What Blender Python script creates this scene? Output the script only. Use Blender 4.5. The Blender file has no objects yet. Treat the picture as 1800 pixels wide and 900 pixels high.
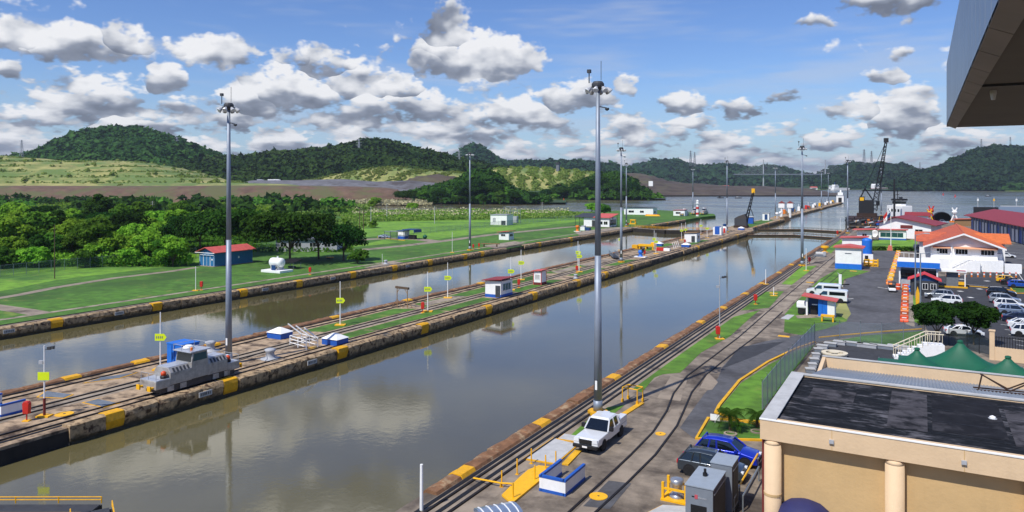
import bpy, bmesh, math, random
import numpy as np
from mathutils import Vector, Matrix
R = math.radians
random.seed(7); RNG = np.random.default_rng(7)
scene = bpy.context.scene
col = scene.collection
# ------------------------------------------------------------------ camera
F, CX, HY, ZC = 1300.0, 900.0, 320.0, 20.5          # focal length in photo pixels, axis column, horizon row, eye height
VPX = 1622.0                                         # the locks run towards this column
TH = math.atan((VPX-CX)/F); CT, ST = math.cos(TH), math.sin(TH)
cam = bpy.data.cameras.new('camera'); camo = bpy.data.objects.new('camera', cam); col.objects.link(camo)
cam.sensor_width = 36; cam.lens = 36*F/1800; cam.shift_y = -(450-HY)/1800
cam.clip_start = 0.3; cam.clip_end = 20000
camo.location = (0, 0, ZC); camo.rotation_euler = (R(90), 0, TH)
scene.camera = camo
# ------------------------------------------------------------------ world
SUN_DIR = Vector((-0.14, -0.58, 0.80)).normalized()
SUN_EL = math.asin(SUN_DIR.z); SUN_AZ = math.atan2(SUN_DIR.x, SUN_DIR.y)
world = bpy.data.worlds.new("World"); scene.world = world; world.use_nodes = True
wn = world.node_tree; wn.nodes.clear()
class NG:
    """tiny wrapper that turns python arithmetic into math nodes"""
    def __init__(s, tree): s.t = tree
    def node(s, typ, **k):
        n = s.t.nodes.new(typ)
        for a, b in k.items(): setattr(n, a, b)
        return n
    def put(s, sock, v):
        if isinstance(v, bpy.types.NodeSocket): s.t.links.new(v, sock)
        else: sock.default_value = v
    def m(s, op, a, b=0.0, c=None, clamp=False):
        n = s.node('ShaderNodeMath', operation=op, use_clamp=clamp)
        s.put(n.inputs[0], a); s.put(n.inputs[1], b)
        if c is not None: s.put(n.inputs[2], c)
        return n.outputs[0]
    def rng(s, v, a, b, c=0.0, d=1.0, smooth=True):
        n = s.node('ShaderNodeMapRange', interpolation_type='SMOOTHSTEP' if smooth else 'LINEAR')
        s.put(n.inputs[0], v); s.put(n.inputs[1], a); s.put(n.inputs[2], b); s.put(n.inputs[3], c); s.put(n.inputs[4], d)
        return n.outputs[0]
    def mix(s, f, a, b, mode='MIX'):
        n = s.node('ShaderNodeMix', data_type='RGBA', blend_type=mode)
        s.put(n.inputs[0], f); s.put(n.inputs[6], a); s.put(n.inputs[7], b)
        return n.outputs[2]
    def noise(s, vec, scale, detail=4, rough=.5, dist=0.0):
        n = s.node('ShaderNodeTexNoise'); s.put(n.inputs['Vector'], vec)
        n.inputs['Scale'].default_value = scale; n.inputs['Detail'].default_value = detail
        n.inputs['Roughness'].default_value = rough; n.inputs['Distortion'].default_value = dist
        return n.outputs['Fac']
    def vmath(s, op, a, b):
        n = s.node('ShaderNodeVectorMath', operation=op); s.put(n.inputs[0], a); s.put(n.inputs[1], b); return n.outputs[0]
def build_world():
    g = NG(wn)
    sky = g.node('ShaderNodeTexSky', sky_type='NISHITA', sun_disc=False)
    sky.sun_elevation = SUN_EL; sky.sun_rotation = SUN_AZ; sky.air_density = 1.0; sky.dust_density = 0.1; sky.ozone_density = 2.5
    tc = g.node('ShaderNodeTexCoord'); d = tc.outputs['Generated']
    sp = g.node('ShaderNodeSeparateXYZ'); g.put(sp.inputs[0], d)
    x, y, z = sp.outputs
    # azimuth from the bearing of 29 degrees left of the canal, and slope above the horizon
    rr = g.m('ADD', g.m('MULTIPLY', x, CT), g.m('MULTIPLY', y, ST))
    ff = g.m('ADD', g.m('MULTIPLY', x, -ST), g.m('MULTIPLY', y, CT))
    az = g.m('ARCTAN2', rr, ff)
    hyp = g.m('SQRT', g.m('ADD', g.m('MULTIPLY', x, x), g.m('MULTIPLY', y, y)))
    t = g.m('DIVIDE', z, g.m('MAXIMUM', hyp, 0.02))
    # cumulus: (column, row, half width, height above base, depth below, weight)
    clouds = [(802,66,64,84,22,1.9),(838,108,120,60,38,1.9),(775,112,60,40,30,1.4),(330,-120,250,80,60,1.5),(640,-260,260,90,70,1.5),(60,-40,150,40,30,1.2),(610,-75,180,60,46,1.6),(1050,-330,260,90,70,1.3),(130,86,165,44,24,1.4),(35,66,70,40,34,1.35),(225,76,62,46,30,1.35),(392,94,92,40,32,1.4),(330,88,30,22,16,1.0),
      (10,128,34,22,18,1.2),(290,142,34,34,28,1.15),(575,112,80,46,46,1.2),(620,145,90,44,38,1.3),(520,165,115,58,42,1.25),(545,105,60,30,30,1.1),
      (160,175,130,56,50,1.2),(60,205,90,34,30,1.0),(310,195,46,30,22,1.1),(400,212,66,32,26,1.1),(700,150,50,26,24,1.1),(735,195,90,42,36,1.1),(440,180,60,44,36,1.1),
      (1010,170,70,40,26,1.2),(1098,152,28,26,16,1.1),(1205,184,50,24,20,1.2),(1292,196,56,28,18,1.2),(1105,235,66,36,26,1.15),
      (1560,-4,125,26,30,1.3),(1425,38,50,16,15,1.15),(1585,93,36,17,14,1.15),(1558,132,42,19,16,1.2),(1375,168,54,15,13,1.1),(1500,190,66,36,26,1.2),(1590,208,80,58,42,1.3),
      (1470,252,56,34,20,1.15),(1255,255,66,30,24,1.1),(1700,250,120,40,34,1.1),(640,205,100,40,34,1.1),(250,225,120,30,30,1.0),(905,205,66,40,30,1.05),(505,250,90,30,26,1.05),(850,245,80,28,26,1.05),(1210,215,44,20,14,1.0)]
    B = None; V = None
    wv = g.node('ShaderNodeTexNoise'); g.put(wv.inputs['Vector'], d); wv.inputs['Scale'].default_value = 26; wv.inputs['Detail'].default_value = 2
    q0 = g.node('ShaderNodeCombineXYZ'); g.put(q0.inputs[0], az); g.put(q0.inputs[1], t); g.put(q0.inputs[2], t)
    ws = g.node('ShaderNodeSeparateXYZ'); g.put(ws.inputs[0], wv.outputs['Color'])
    w0 = g.node('ShaderNodeCombineXYZ'); g.put(w0.inputs[0], ws.outputs[0]); g.put(w0.inputs[1], ws.outputs[1]); g.put(w0.inputs[2], ws.outputs[1])
    def madd(v, m_, a_):
        n = g.node('ShaderNodeVectorMath', operation='MULTIPLY_ADD'); g.put(n.inputs[0], v); g.put(n.inputs[1], m_); g.put(n.inputs[2], a_); return n.outputs[0]
    q = madd(w0.outputs[0], (.05, .028, .028), q0.outputs[0])
    for (px, py, w, hu, hd, wt) in clouds:
        a0 = math.atan((px-CX)/F); k = math.cos(a0); t0 = (HY-py)/F*k
        ia, iu, idn = 1/(w/F*k*k), 1/(hu/F*k), -1/(hd/F*k)
        v3 = madd(q, (ia, iu, idn), (-(a0+.025)*ia, -(t0+.014)*iu, -(t0+.014)*idn))
        vm = g.vmath('MAXIMUM', v3, (-1e6, 0, 0))
        dn = g.node('ShaderNodeVectorMath', operation='DOT_PRODUCT'); g.put(dn.inputs[0], vm); g.put(dn.inputs[1], vm)
        b = g.m('MULTIPLY_ADD', dn.outputs['Value'], -wt, wt)
        se = g.node('ShaderNodeSeparateXYZ'); g.put(se.inputs[0], v3); vv = se.outputs[1]
        if B is None: B = b; V = vv
        else:
            gt = g.m('GREATER_THAN', b, B)
            mx = g.node('ShaderNodeMix', data_type='FLOAT'); mx.clamp_factor = False; g.put(mx.inputs[0], gt); g.put(mx.inputs[2], V); g.put(mx.inputs[3], vv)
            V = mx.outputs[0]; B = g.m('MAXIMUM', B, b)
    # banks of smaller cumulus all round the horizon, getting flatter and closer towards it
    st = g.node('ShaderNodeCombineXYZ'); g.put(st.inputs[0], x); g.put(st.inputs[1], y); g.put(st.inputs[2], g.m('MULTIPLY', g.m('LOGARITHM', g.m('MULTIPLY_ADD', g.m('MAXIMUM', z, 0.0), 11.0, 1.0), 2.71828), .40))
    P = st.outputs[0]
    up = g.vmath('ADD', P, (-0.010, -0.004, 0.026))
    def billow(v, det):
        n = g.node('ShaderNodeTexVoronoi', feature='F1', distance='EUCLIDEAN'); g.put(n.inputs['Vector'], v)
        n.inputs['Scale'].default_value = 15.0; n.inputs['Detail'].default_value = det; n.inputs['Roughness'].default_value = .62; n.inputs['Lacunarity'].default_value = 2.3; n.normalize = True
        return n.outputs['Distance']
    nd = g.node('ShaderNodeTexNoise'); g.put(nd.inputs['Vector'], P); nd.inputs['Scale'].default_value = 20.0; nd.inputs['Detail'].default_value = 1
    def warp(v): return madd(nd.outputs['Color'], (.055, .055, .055), v)
    n1 = g.noise(P, 8.0, 3, .55); n1u = g.noise(up, 8.0, 2, .55)
    bl = billow(warp(P), 1.6); n3 = g.noise(P, 55.0, 2, .6)
    n2 = g.m('SUBTRACT', .86, g.m('MULTIPLY', bl, 1.25))
    big = g.noise(P, 3.2, 1, .5)
    cov = g.m('ADD', g.rng(t, 0.0, 0.165, 0.58, -0.44, False), g.m('MULTIPLY', g.m('SUBTRACT', big, .5), 1.1))
    # fewer low clouds over the lake to the right
    cov = g.m('ADD', cov, g.m('MULTIPLY', g.rng(az, -0.02, .22), -0.16))
    nz1 = g.m('SUBTRACT', n1, .5); nz2 = g.m('ADD', g.m('SUBTRACT', n2, .5), g.m('MULTIPLY', g.m('SUBTRACT', n3, .5), 1.15))
    n4 = g.noise(P, 17.0, 3, .55); n4u = g.noise(up, 17.0, 2, .55)
    hz = g.m('ADD', g.m('ADD', cov, g.m('MULTIPLY', g.m('SUBTRACT', n4, .5), 2.6)), g.m('MULTIPLY', nz2, 1.2))
    Bc = g.m('MAXIMUM', B, -1.0)
    bd = g.m('ADD', g.m('MULTIPLY', g.m('SUBTRACT', Bc, .10), .72), g.m('ADD', g.m('MULTIPLY', nz1, 2.0), g.m('MULTIPLY', nz2, 1.6)))
    dens = g.m('MAXIMUM', bd, hz)
    alpha = g.rng(dens, -0.06, 0.46)
    grad = g.m('ADD', g.m('MULTIPLY', g.m('SUBTRACT', n1, n1u), 2.8), g.m('ADD', g.m('MULTIPLY', g.m('SUBTRACT', n4, n4u), 1.5), g.m('MULTIPLY', nz2, .40)))
    isb = g.rng(g.m('SUBTRACT', bd, hz), -.1, .3)
    vert = g.m('MULTIPLY', g.rng(V, -.45, .5, -.42, .36, False), isb)
    lit = g.m('ADD', g.m('ADD', grad, vert), g.m('ADD', g.m('MULTIPLY', isb, .06), .56))
    ramp = g.node('ShaderNodeValToRGB'); g.put(ramp.inputs[0], lit)
    cr = ramp.color_ramp; cr.elements[0].position = .02; cr.elements[0].color = (.17, .19, .24, 1)
    cr.elements[1].position = .98; cr.elements[1].color = (.93, .93, .95, 1)
    e = cr.elements.new(.36); e.color = (.28, .31, .385, 1); e = cr.elements.new(.66); e.color = (.66, .68, .73, 1)
    cl = g.mix(1.0, ramp.outputs[0], (11.8, 11.8, 11.7, 1), 'MULTIPLY')
    # the blue, with thin high streaks
    hs = g.node('ShaderNodeHueSaturation'); hs.inputs['Saturation'].default_value = 1.12; hs.inputs['Value'].default_value = 1.25; hs.inputs['Hue'].default_value = .512
    g.put(hs.inputs['Color'], sky.outputs[0])
    pw = g.node('ShaderNodeCombineXYZ'); g.put(pw.inputs[0], x); g.put(pw.inputs[1], y); g.put(pw.inputs[2], g.m('MULTIPLY', z, 7))
    hs_out = g.mix(g.rng(t, .0, .16, .55, 0.0), g.mix(1.0, hs.outputs[0], (.84, 1.0, 1.22, 1), 'MULTIPLY'), (4.2, 5.6, 7.6, 1))
    wisp = g.rng(g.noise(pw.outputs[0], 4.5, 3, .6), .46, .74, 0, .42)
    blue = g.mix(wisp, hs_out, (6.6, 7.3, 8.6, 1))
    fin = g.mix(g.m('MULTIPLY', alpha, .96), blue, cl)
    # below the horizon: the colour of hazy land
    fin = g.mix(g.rng(z, -.02, 0.0), (2.2, 2.5, 2.6, 1), fin)
    bg = g.node('ShaderNodeBackground'); g.put(bg.inputs[0], fin); bg.inputs[1].default_value = 0.085
    out = g.node('ShaderNodeOutputWorld'); wn.links.new(bg.outputs[0], out.inputs[0])
build_world()
world.cycles.sampling_method = 'NONE'
sun = bpy.data.lights.new('sun', 'SUN'); suno = bpy.data.objects.new('sun', sun); col.objects.link(suno)
sun.energy = 4.6; sun.angle = R(0.6); sun.color = (1.0, .955, .88)
suno.rotation_euler = (-SUN_DIR).to_track_quat('-Z', 'Y').to_euler()
scene.view_settings.view_transform = 'Standard'; scene.view_settings.look = 'None'
scene.view_settings.gamma = 1; scene.view_settings.use_curve_mapping = False
scene.view_settings.exposure = 0.0
scene.render.engine = 'CYCLES'
try:
    scene.cycles.use_denoising = True; scene.cycles.max_bounces = 6; scene.cycles.transparent_max_bounces = 12
    scene.cycles.volume_bounces = 0; scene.cycles.caustics_reflective = False; scene.cycles.caustics_refractive = False
except Exception: pass
# ------------------------------------------------------------------ geometry of the place
def G(px, py, z=0.0):
    """the point of height z that stands at this spot of the site plan"""
    dep = F*(ZC-z)/(py-HY); lat = (px-CX)/F*dep
    return Vector((lat*CT-dep*ST, lat*ST+dep*CT, z))
def W(px, dep, z=0.0):
    lat = (px-CX)/F*dep
    return Vector((lat*CT-dep*ST, lat*ST+dep*CT, z))
def depth(p): return -p[0]*ST+p[1]*CT
def hgt(py0, py1, z=0.0): return (py0-py1)*(ZC-z)/(py0-HY)
WATER = -1.45
XR, XCR, XCL, XL = -28.7, -62.3, -78.1, -112.2      # faces of the four lock walls
# ------------------------------------------------------------------ materials
def hexc(h, k=1.0):
    h = h.lstrip('#'); o = []
    for i in (0, 2, 4):
        c = int(h[i:i+2], 16)/255
        o.append((c/12.92 if c <= .04045 else ((c+.055)/1.055)**2.4)*k)
    return (*o, 1)
MATS = {}
def mat(name, c, rough=.6, metal=0.0, var=.18, scale=2.0, bump=0.0, c2=None, c2amt=(.5, .7), c2scale=.6, coat=0.0, obj=True, spec=.5, streak=0.0):
    """principled material with grain, large blotches of a second colour and fine relief"""
    if name in MATS: return MATS[name]
    m = bpy.data.materials.new(name); m.use_nodes = True; n = m.node_tree; g = NG(n)
    bs = n.nodes['Principled BSDF']
    tc = g.node('ShaderNodeTexCoord')
    ge = g.node('ShaderNodeNewGeometry')
    P = tc.outputs['Object'] if obj else ge.outputs['Position']
    c = hexc(c) if isinstance(c, str) else (*c, 1) if len(c) == 3 else c
    nz = g.noise(P, scale, 6, .6)
    lo = tuple(v*(1-var) for v in c[:3])+(1,); hi = tuple(min(1, v*(1+var)) for v in c[:3])+(1,)
    cc = g.mix(g.rng(nz, .25, .75), lo, hi)
    if c2 is not None:
        c2 = hexc(c2) if isinstance(c2, str) else (*c2, 1)
        nb = g.noise(P, c2scale, 8, .65, .3)
        cc = g.mix(g.rng(nb, c2amt[0], c2amt[1]), cc, c2)
    if streak:
        mp = g.vmath('MULTIPLY', P, (3.0, 3.0, .25)); ns = g.noise(mp, 1.6, 5, .6)
        cc = g.mix(g.rng(ns, .5, .8, 0, streak), cc, tuple(v*.45 for v in c[:3])+(1,))
    if name.startswith('grass'):
        dry = g.rng(g.noise(P, .22, 7, .68, .5), .56, .72, 0, .55)
        cc = g.mix(dry, cc, hexc('#8c8a44')); cc = g.mix(g.rng(g.noise(P, 2.6, 4, .7), .62, .8, 0, .5), cc, hexc('#2f4a14'))
    if name in ('coping', 'wall_face', 'coping_brown'):      # algae stain up to the highest water
        sz = g.node('ShaderNodeSeparateXYZ'); g.put(sz.inputs[0], P); zz = g.m('ADD', sz.outputs[2], g.m('MULTIPLY', g.m('SUBTRACT', g.noise(P, 1.1, 4, .6), .5), .9))
        cc = g.mix(g.rng(zz, -.55, -1.1, 0, .85), cc, hexc('#3a3322'))
    n.links.new(cc, bs.inputs['Base Color'])
    bs.inputs['Roughness'].default_value = rough; bs.inputs['Metallic'].default_value = metal
    bs.inputs['Specular IOR Level'].default_value = spec
    if coat: bs.inputs['Coat Weight'].default_value = coat; bs.inputs['Coat Roughness'].default_value = .04
    if bump:
        b = g.node('ShaderNodeBump'); b.inputs['Strength'].default_value = bump; b.inputs['Distance'].default_value = .05
        n.links.new(g.noise(P, scale*6, 5, .6), b.inputs['Height']); n.links.new(b.outputs[0], bs.inputs['Normal'])
    MATS[name] = m; return m
def leafmat(name, c, c2, trans=.35, scale=.35):
    if name in MATS: return MATS[name]
    m = bpy.data.materials.new(name); m.use_nodes = True; n = m.node_tree; g = NG(n); n.nodes.remove(n.nodes['Principled BSDF'])
    tc = g.node('ShaderNodeTexCoord'); oi = g.node('ShaderNodeObjectInfo')
    nz = g.noise(tc.outputs['Object'], scale, 4, .7)
    cc = g.mix(g.rng(nz, .35, .65), hexc(c), hexc(c2))
    nf = g.noise(tc.outputs['Object'], scale*9, 2, .5)
    cc = g.mix(g.rng(nf, .3, .7, 0, .5), cc, tuple(v*.55 for v in hexc(c)[:3])+(1,))
    hs = g.node('ShaderNodeHueSaturation'); g.put(hs.inputs['Color'], cc)
    g.put(hs.inputs['Value'], g.m('MULTIPLY_ADD', oi.outputs['Random'], .5, .75)); g.put(hs.inputs['Hue'], g.m('MULTIPLY_ADD', oi.outputs['Random'], .03, .485))
    df = g.node('ShaderNodeBsdfDiffuse'); tr = g.node('ShaderNodeBsdfTranslucent'); ms = g.node('ShaderNodeMixShader')
    n.links.new(hs.outputs[0], df.inputs[0]); n.links.new(hs.outputs[0], tr.inputs[0]); ms.inputs[0].default_value = trans
    n.links.new(df.outputs[0], ms.inputs[1]); n.links.new(tr.outputs[0], ms.inputs[2])
    n.links.new(ms.outputs[0], n.nodes['Material Output'].inputs[0])
    MATS[name] = m; return m
# ------------------------------------------------------------------ mesh building
class MB:
    def __init__(s): s.v = []; s.f = []
    def add(s, vs, fs):
        k = len(s.v); s.v += [tuple(p) for p in vs]; s.f += [tuple(i+k for i in f) for f in fs]; return s
    def bx(s, x0, x1, y0, y1, z0, z1):
        return s.add([(x0,y0,z0),(x1,y0,z0),(x1,y1,z0),(x0,y1,z0),(x0,y0,z1),(x1,y0,z1),(x1,y1,z1),(x0,y1,z1)],
                     [(3,2,1,0),(4,5,6,7),(0,1,5,4),(1,2,6,5),(2,3,7,6),(3,0,4,7)])
    def box(s, c, d, rz=0.0):
        a, b = math.cos(rz), math.sin(rz); vs = []
        for dz in (-.5, .5):
            for dx, dy in ((-.5,-.5),(.5,-.5),(.5,.5),(-.5,.5)):
                X, Y = dx*d[0], dy*d[1]; vs.append((c[0]+X*a-Y*b, c[1]+X*b+Y*a, c[2]+dz*d[2]))
        return s.add(vs, [(3,2,1,0),(4,5,6,7),(0,1,5,4),(1,2,6,5),(2,3,7,6),(3,0,4,7)])
    def cyl(s, p0, p1, r0, r1=None, n=8, cap=True):
        p0, p1 = Vector(p0), Vector(p1); r1 = r0 if r1 is None else r1
        ax = (p1-p0).normalized(); u = ax.orthogonal().normalized(); w = ax.cross(u); vs = []
        for p, r in ((p0, r0), (p1, r1)):
            for i in range(n):
                a = 2*math.pi*(i+.5)/n; vs.append(p+u*(r*math.cos(a))+w*(r*math.sin(a)))
        fs = [(i, (i+1) % n, n+(i+1) % n, n+i) for i in range(n)]
        if cap: fs += [tuple(range(n-1, -1, -1)), tuple(range(n, 2*n))]
        return s.add(vs, fs)
    def bar(s, p0, p1, r=.03): return s.cyl(p0, p1, r*1.3, n=4)
    def path(s, pts, r, n=6):
        for a, b in zip(pts[:-1], pts[1:]): s.cyl(a, b, r, n=n)
        return s
    def lathe(s, prof, n=12, c=(0,0,0)):
        vs = []
        for r, z in prof:
            for i in range(n):
                a = 2*math.pi*i/n; vs.append((c[0]+r*math.cos(a), c[1]+r*math.sin(a), c[2]+z))
        fs = []
        for j in range(len(prof)-1):
            for i in range(n):
                fs.append((j*n+i, j*n+(i+1) % n, (j+1)*n+(i+1) % n, (j+1)*n+i))
        fs += [tuple(range(n-1, -1, -1)), tuple(range((len(prof)-1)*n, len(prof)*n))]
        return s.add(vs, fs)
    def prism(s, poly, z0, z1):
        """vertical prism over an xy polygon"""
        n = len(poly); vs = [(p[0], p[1], z0) for p in poly]+[(p[0], p[1], z1) for p in poly]
        ar = sum(poly[i][0]*poly[(i+1) % n][1]-poly[(i+1) % n][0]*poly[i][1] for i in range(n))
        fs = [tuple(range(n-1, -1, -1)), tuple(range(n, 2*n))]+[(i, (i+1) % n, n+(i+1) % n, n+i) for i in range(n)]
        if ar < 0: fs = [tuple(reversed(f)) for f in fs]
        return s.add(vs, fs)
    def ext(s, poly, a, b, axis='x'):
        """polygon in the plane across an axis, extruded along it from a to b (x: poly is (y,z); y: poly is (x,z))"""
        n = len(poly)
        mk = (lambda t, p: (t, p[0], p[1])) if axis == 'x' else (lambda t, p: (p[0], t, p[1]))
        vs = [mk(a, p) for p in poly]+[mk(b, p) for p in poly]
        fs = [tuple(range(n-1, -1, -1)), tuple(range(n, 2*n))]+[(i, (i+1) % n, n+(i+1) % n, n+i) for i in range(n)]
        return s.add(vs, fs)
    def poly(s, pts): return s.add(pts, [tuple(range(len(pts)))])
    def build(s, name, m, parent=None, loc=(0,0,0), rz=0.0, smooth=False, bevel=0.0, fix=True):
        me = bpy.data.meshes.new(name); me.from_pydata(s.v, [], s.f)
        if fix and len(s.f) < 20000:
            bm = bmesh.new(); bm.from_mesh(me); bmesh.ops.recalc_face_normals(bm, faces=bm.faces); bm.to_mesh(me); bm.free()
        me.materials.append(m if not isinstance(m, str) else MATS[m])
        if smooth: me.polygons.foreach_set('use_smooth', [True]*len(me.polygons))
        o = bpy.data.objects.new(name, me); col.objects.link(o); o.location = loc; o.rotation_euler = (0, 0, rz)
        if parent is not None: o.parent = parent
        if bevel:
            b = o.modifiers.new('bevel', 'BEVEL'); b.width = bevel; b.segments = 2; b.limit_method = 'ANGLE'
        return o
def npmesh(name, V, Fq, m, k=4, smooth=False, parent=None, loc=(0,0,0)):
    """fast mesh from numpy: V (n,3), Fq (m,k)"""
    me = bpy.data.meshes.new(name); V = np.asarray(V, np.float32); Fq = np.asarray(Fq, np.int32)
    me.vertices.add(len(V)); me.vertices.foreach_set('co', V.ravel())
    me.loops.add(Fq.size); me.loops.foreach_set('vertex_index', Fq.ravel())
    me.polygons.add(len(Fq)); me.polygons.foreach_set('loop_start', np.arange(0, Fq.size, k, dtype=np.int32))
    me.polygons.foreach_set('loop_total', np.full(len(Fq), k, np.int32))
    if smooth: me.polygons.foreach_set('use_smooth', np.ones(len(Fq), bool))
    me.update(calc_edges=True); me.validate()
    me.materials.append(MATS[m] if isinstance(m, str) else m)
    o = bpy.data.objects.new(name, me); col.objects.link(o); o.location = loc
    if parent is not None: o.parent = parent
    return o
def tag(o, label=None, cat=None, group=None, kind=None):
    if label: o['label'] = label
    if cat: o['category'] = cat
    if group: o['group'] = group
    if kind: o['kind'] = kind
    return o
def thing(name, label, cat, loc=(0,0,0), rz=0.0, group=None):
    o = bpy.data.objects.new(name, None); o.empty_display_size = .3; col.objects.link(o)
    o.location = loc; o.rotation_euler = (0, 0, rz); return tag(o, label, cat, group)
def kids(o): return [c for c in col.objects if c.parent == o]
TREE_CACHE = {}
def copy_tree(o, loc=None, rz=None, label=None, parent=None, sc=None):
    if o not in TREE_CACHE: TREE_CACHE[o] = kids(o)
    c = o.copy(); col.objects.link(c); c.parent = parent
    if loc is not None: c.location = loc
    if rz is not None: c.rotation_euler = (0, 0, rz)
    if sc is not None: c.scale = sc if not isinstance(sc, (int, float)) else (sc, sc, sc)
    if label: c['label'] = label
    for ch in TREE_CACHE[o]: copy_tree(ch, parent=c)
    return c
def sheet(name, pts, z, m, parent=None, kind='structure', th=.03):
    """a thin slab whose top lies at z, from site-plan spots"""
    b = MB(); b.prism([(p[0], p[1]) for p in pts], z-th, z)
    o = b.build(name, m, parent)
    if parent is None: tag(o, kind=kind)
    return o
def PP(*pts): return [G(*p) for p in pts]
# ------------------------------------------------------------------ palette
mat('concrete', '#8f8272', .9, var=.22, scale=.5, bump=.5, c2='#4b4138', c2amt=(.5,.72), c2scale=.22, obj=False)
mat('concrete_light', '#9a8d7c', .9, var=.2, scale=.8, bump=.4, c2='#5c5146', c2amt=(.44,.68), c2scale=.3, obj=False)
mat('concrete_tan', '#ab9478', .9, var=.32, scale=.9, bump=.5, c2='#4a3b2e', c2amt=(.46,.64), c2scale=.42, obj=False)
mat('yard', '#85796a', .92, var=.32, scale=.8, bump=.6, c2='#463d35', c2amt=(.42,.66), c2scale=.17, obj=False)
mat('asphalt', '#58585b', .92, var=.24, scale=1.0, bump=.5, c2='#3f3e40', c2amt=(.45,.7), c2scale=.14, obj=False)
mat('asphalt_dark', '#37383c', .9, var=.25, scale=1.0, bump=.4, c2='#4a494a', c2amt=(.5,.75), c2scale=.15, obj=False)
mat('coping', '#ab9270', .92, var=.4, scale=2.2, bump=.9, c2='#4a3626', c2amt=(.48,.64), c2scale=1.5, obj=False)
mat('coping_brown', '#7e5a3e', .92, var=.35, scale=1.3, bump=.8, c2='#a48b6c', c2amt=(.52,.66), c2scale=.9, obj=False)
mat('wall_face', '#7d6a50', .92, var=.35, scale=.9, bump=.8, c2='#2f2820', c2amt=(.45,.6), c2scale=.55, obj=False, streak=.6)
mat('wall_black', '#2a2622', .95, var=.4, scale=1.0, bump=.6, obj=False)
mat('rail', '#241f1d', .6, .3, var=.3, scale=3)
mat('rust_steel', '#3c2a20', .8, .2, var=.4, scale=2, bump=.3)
mat('grass', '#4a7420', .95, var=.38, scale=.5, bump=.9, c2='#355618', c2amt=(.4,.68), c2scale=.06, obj=False)
mat('grass_bright', '#6b9628', .95, var=.36, scale=.45, bump=.9, c2='#3c6420', c2amt=(.45,.7), c2scale=.05, obj=False)
mat('grass_mid', '#567f22', .95, var=.36, scale=.5, bump=.9, c2='#3f6119', c2amt=(.42,.68), c2scale=.09, obj=False)
mat('scrub', '#6e8436', .95, var=.4, scale=.12, bump=.8, c2='#42602a', c2amt=(.42,.6), c2scale=.03, obj=False)
mat('dry_grass', '#979458', .95, var=.3, scale=.05, bump=.6, c2='#62783a', c2amt=(.40,.60), c2scale=.022, obj=False)
mat('earth', '#665040', .95, var=.3, scale=.12, bump=.5, c2='#5c5c38', c2amt=(.46,.6), c2scale=.03, obj=False)
mat('earth_red', '#b4613a', .95, var=.2, scale=.3, obj=False)
mat('earth_dark', '#4c423a', .95, var=.3, scale=.05, bump=.5, c2='#5d5a40', c2amt=(.5,.7), c2scale=.02, obj=False)
mat('rubble', '#67676b', .95, var=.3, scale=.12, bump=.8, c2='#4a4442', c2amt=(.5,.65), c2scale=.03, obj=False)
mat('bed', '#4b4636', .95, var=.2, scale=.1, obj=False)
mat('forest_floor', '#2c4420', .95, var=.3, scale=.05, obj=False)
mat('yellow', '#e0a612', .55, var=.14, scale=4, c2='#8d6a1d', c2amt=(.6,.8), c2scale=1.5)
mat('yellow_clean', '#f0b414', .5, var=.08, scale=4)
mat('lime', '#d8ec1a', .45, var=.05, scale=3)
mat('white', '#efefed', .55, var=.05, scale=2, streak=.12)
mat('white_wall', '#eeeeec', .75, var=.05, scale=1.2, streak=.10)
mat('cream', '#d8cdb4', .75, var=.08, scale=1.5)
mat('ltgrey', '#a8abb0', .6, var=.1, scale=2)
mat('grey', '#6f747b', .55, var=.12, scale=2)
mat('darkgrey', '#3a3c40', .6, var=.15, scale=2)
mat('black', '#141416', .6, var=.2, scale=3)
mat('red', '#c52a1e', .5, var=.12, scale=3)
mat('roof_red', '#c65a52', .6, var=.14, scale=1.0, streak=.25)
mat('roof_maroon', '#8c3236', .6, var=.14, scale=.8, streak=.25)
mat('roof_orange', '#c06040', .7, var=.18, scale=1.2, c2='#a65038', c2amt=(.5,.75), c2scale=.5)
mat('blue', '#1f58b0', .5, var=.1, scale=2)
mat('blue_bright', '#1d6fd0', .45, var=.1, scale=2, streak=.15)
mat('blue_dark', '#1b3f70', .5, var=.12, scale=2)
mat('blue_shed', '#2a6fa0', .6, var=.12, scale=2, streak=.2)
mat('beige', '#d9bd99', .8, var=.05, scale=.9, bump=.25, streak=.10)
mat('beige_dark', '#c8a877', .8, var=.06, scale=.9, bump=.25, streak=.10)
mat('maroon', '#6e2a26', .8, var=.15, scale=3)
mat('galv', '#8e979f', .45, .5, var=.12, scale=2)
mat('mast_grey', '#747c86', .5, .35, var=.1, scale=1.0)
mat('mast_light', '#8a94a2', .5, .3, var=.1, scale=1.0)
mat('loco_silver', '#c6cbd4', .42, .45, var=.12, scale=2.5, streak=.3)
mat('loco_side', '#aeaba6', .5, .35, var=.2, scale=2, c2='#6a6058', c2amt=(.52,.75), c2scale=.9, streak=.4)
mat('loco_dark', '#4a4644', .6, .3, var=.25, scale=2)
mat('glass', '#10161c', .08, var=.1, scale=1, spec=.8)
mat('glass_blue', '#26445e', .08, var=.1, scale=1, spec=.8)
mat('glass_teal', '#1c4a4c', .12, var=.1, scale=1, spec=.8)
mat('tyre', '#18181a', .85, var=.2, scale=6)
mat('rim', '#b4b6ba', .35, .7, var=.1, scale=6)
mat('lamp_glass', '#dfe3e6', .15, var=.03, scale=2)
mat('tail_red', '#c0141c', .25, var=.05, scale=2)
mat('orange', '#e07818', .5, var=.12, scale=3)
mat('orange_red', '#d84a18', .5, var=.12, scale=3)
mat('wood', '#8a6c48', .8, var=.25, scale=3)
mat('bark', '#5b4a3a', .9, var=.3, scale=3, bump=.5)
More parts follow.
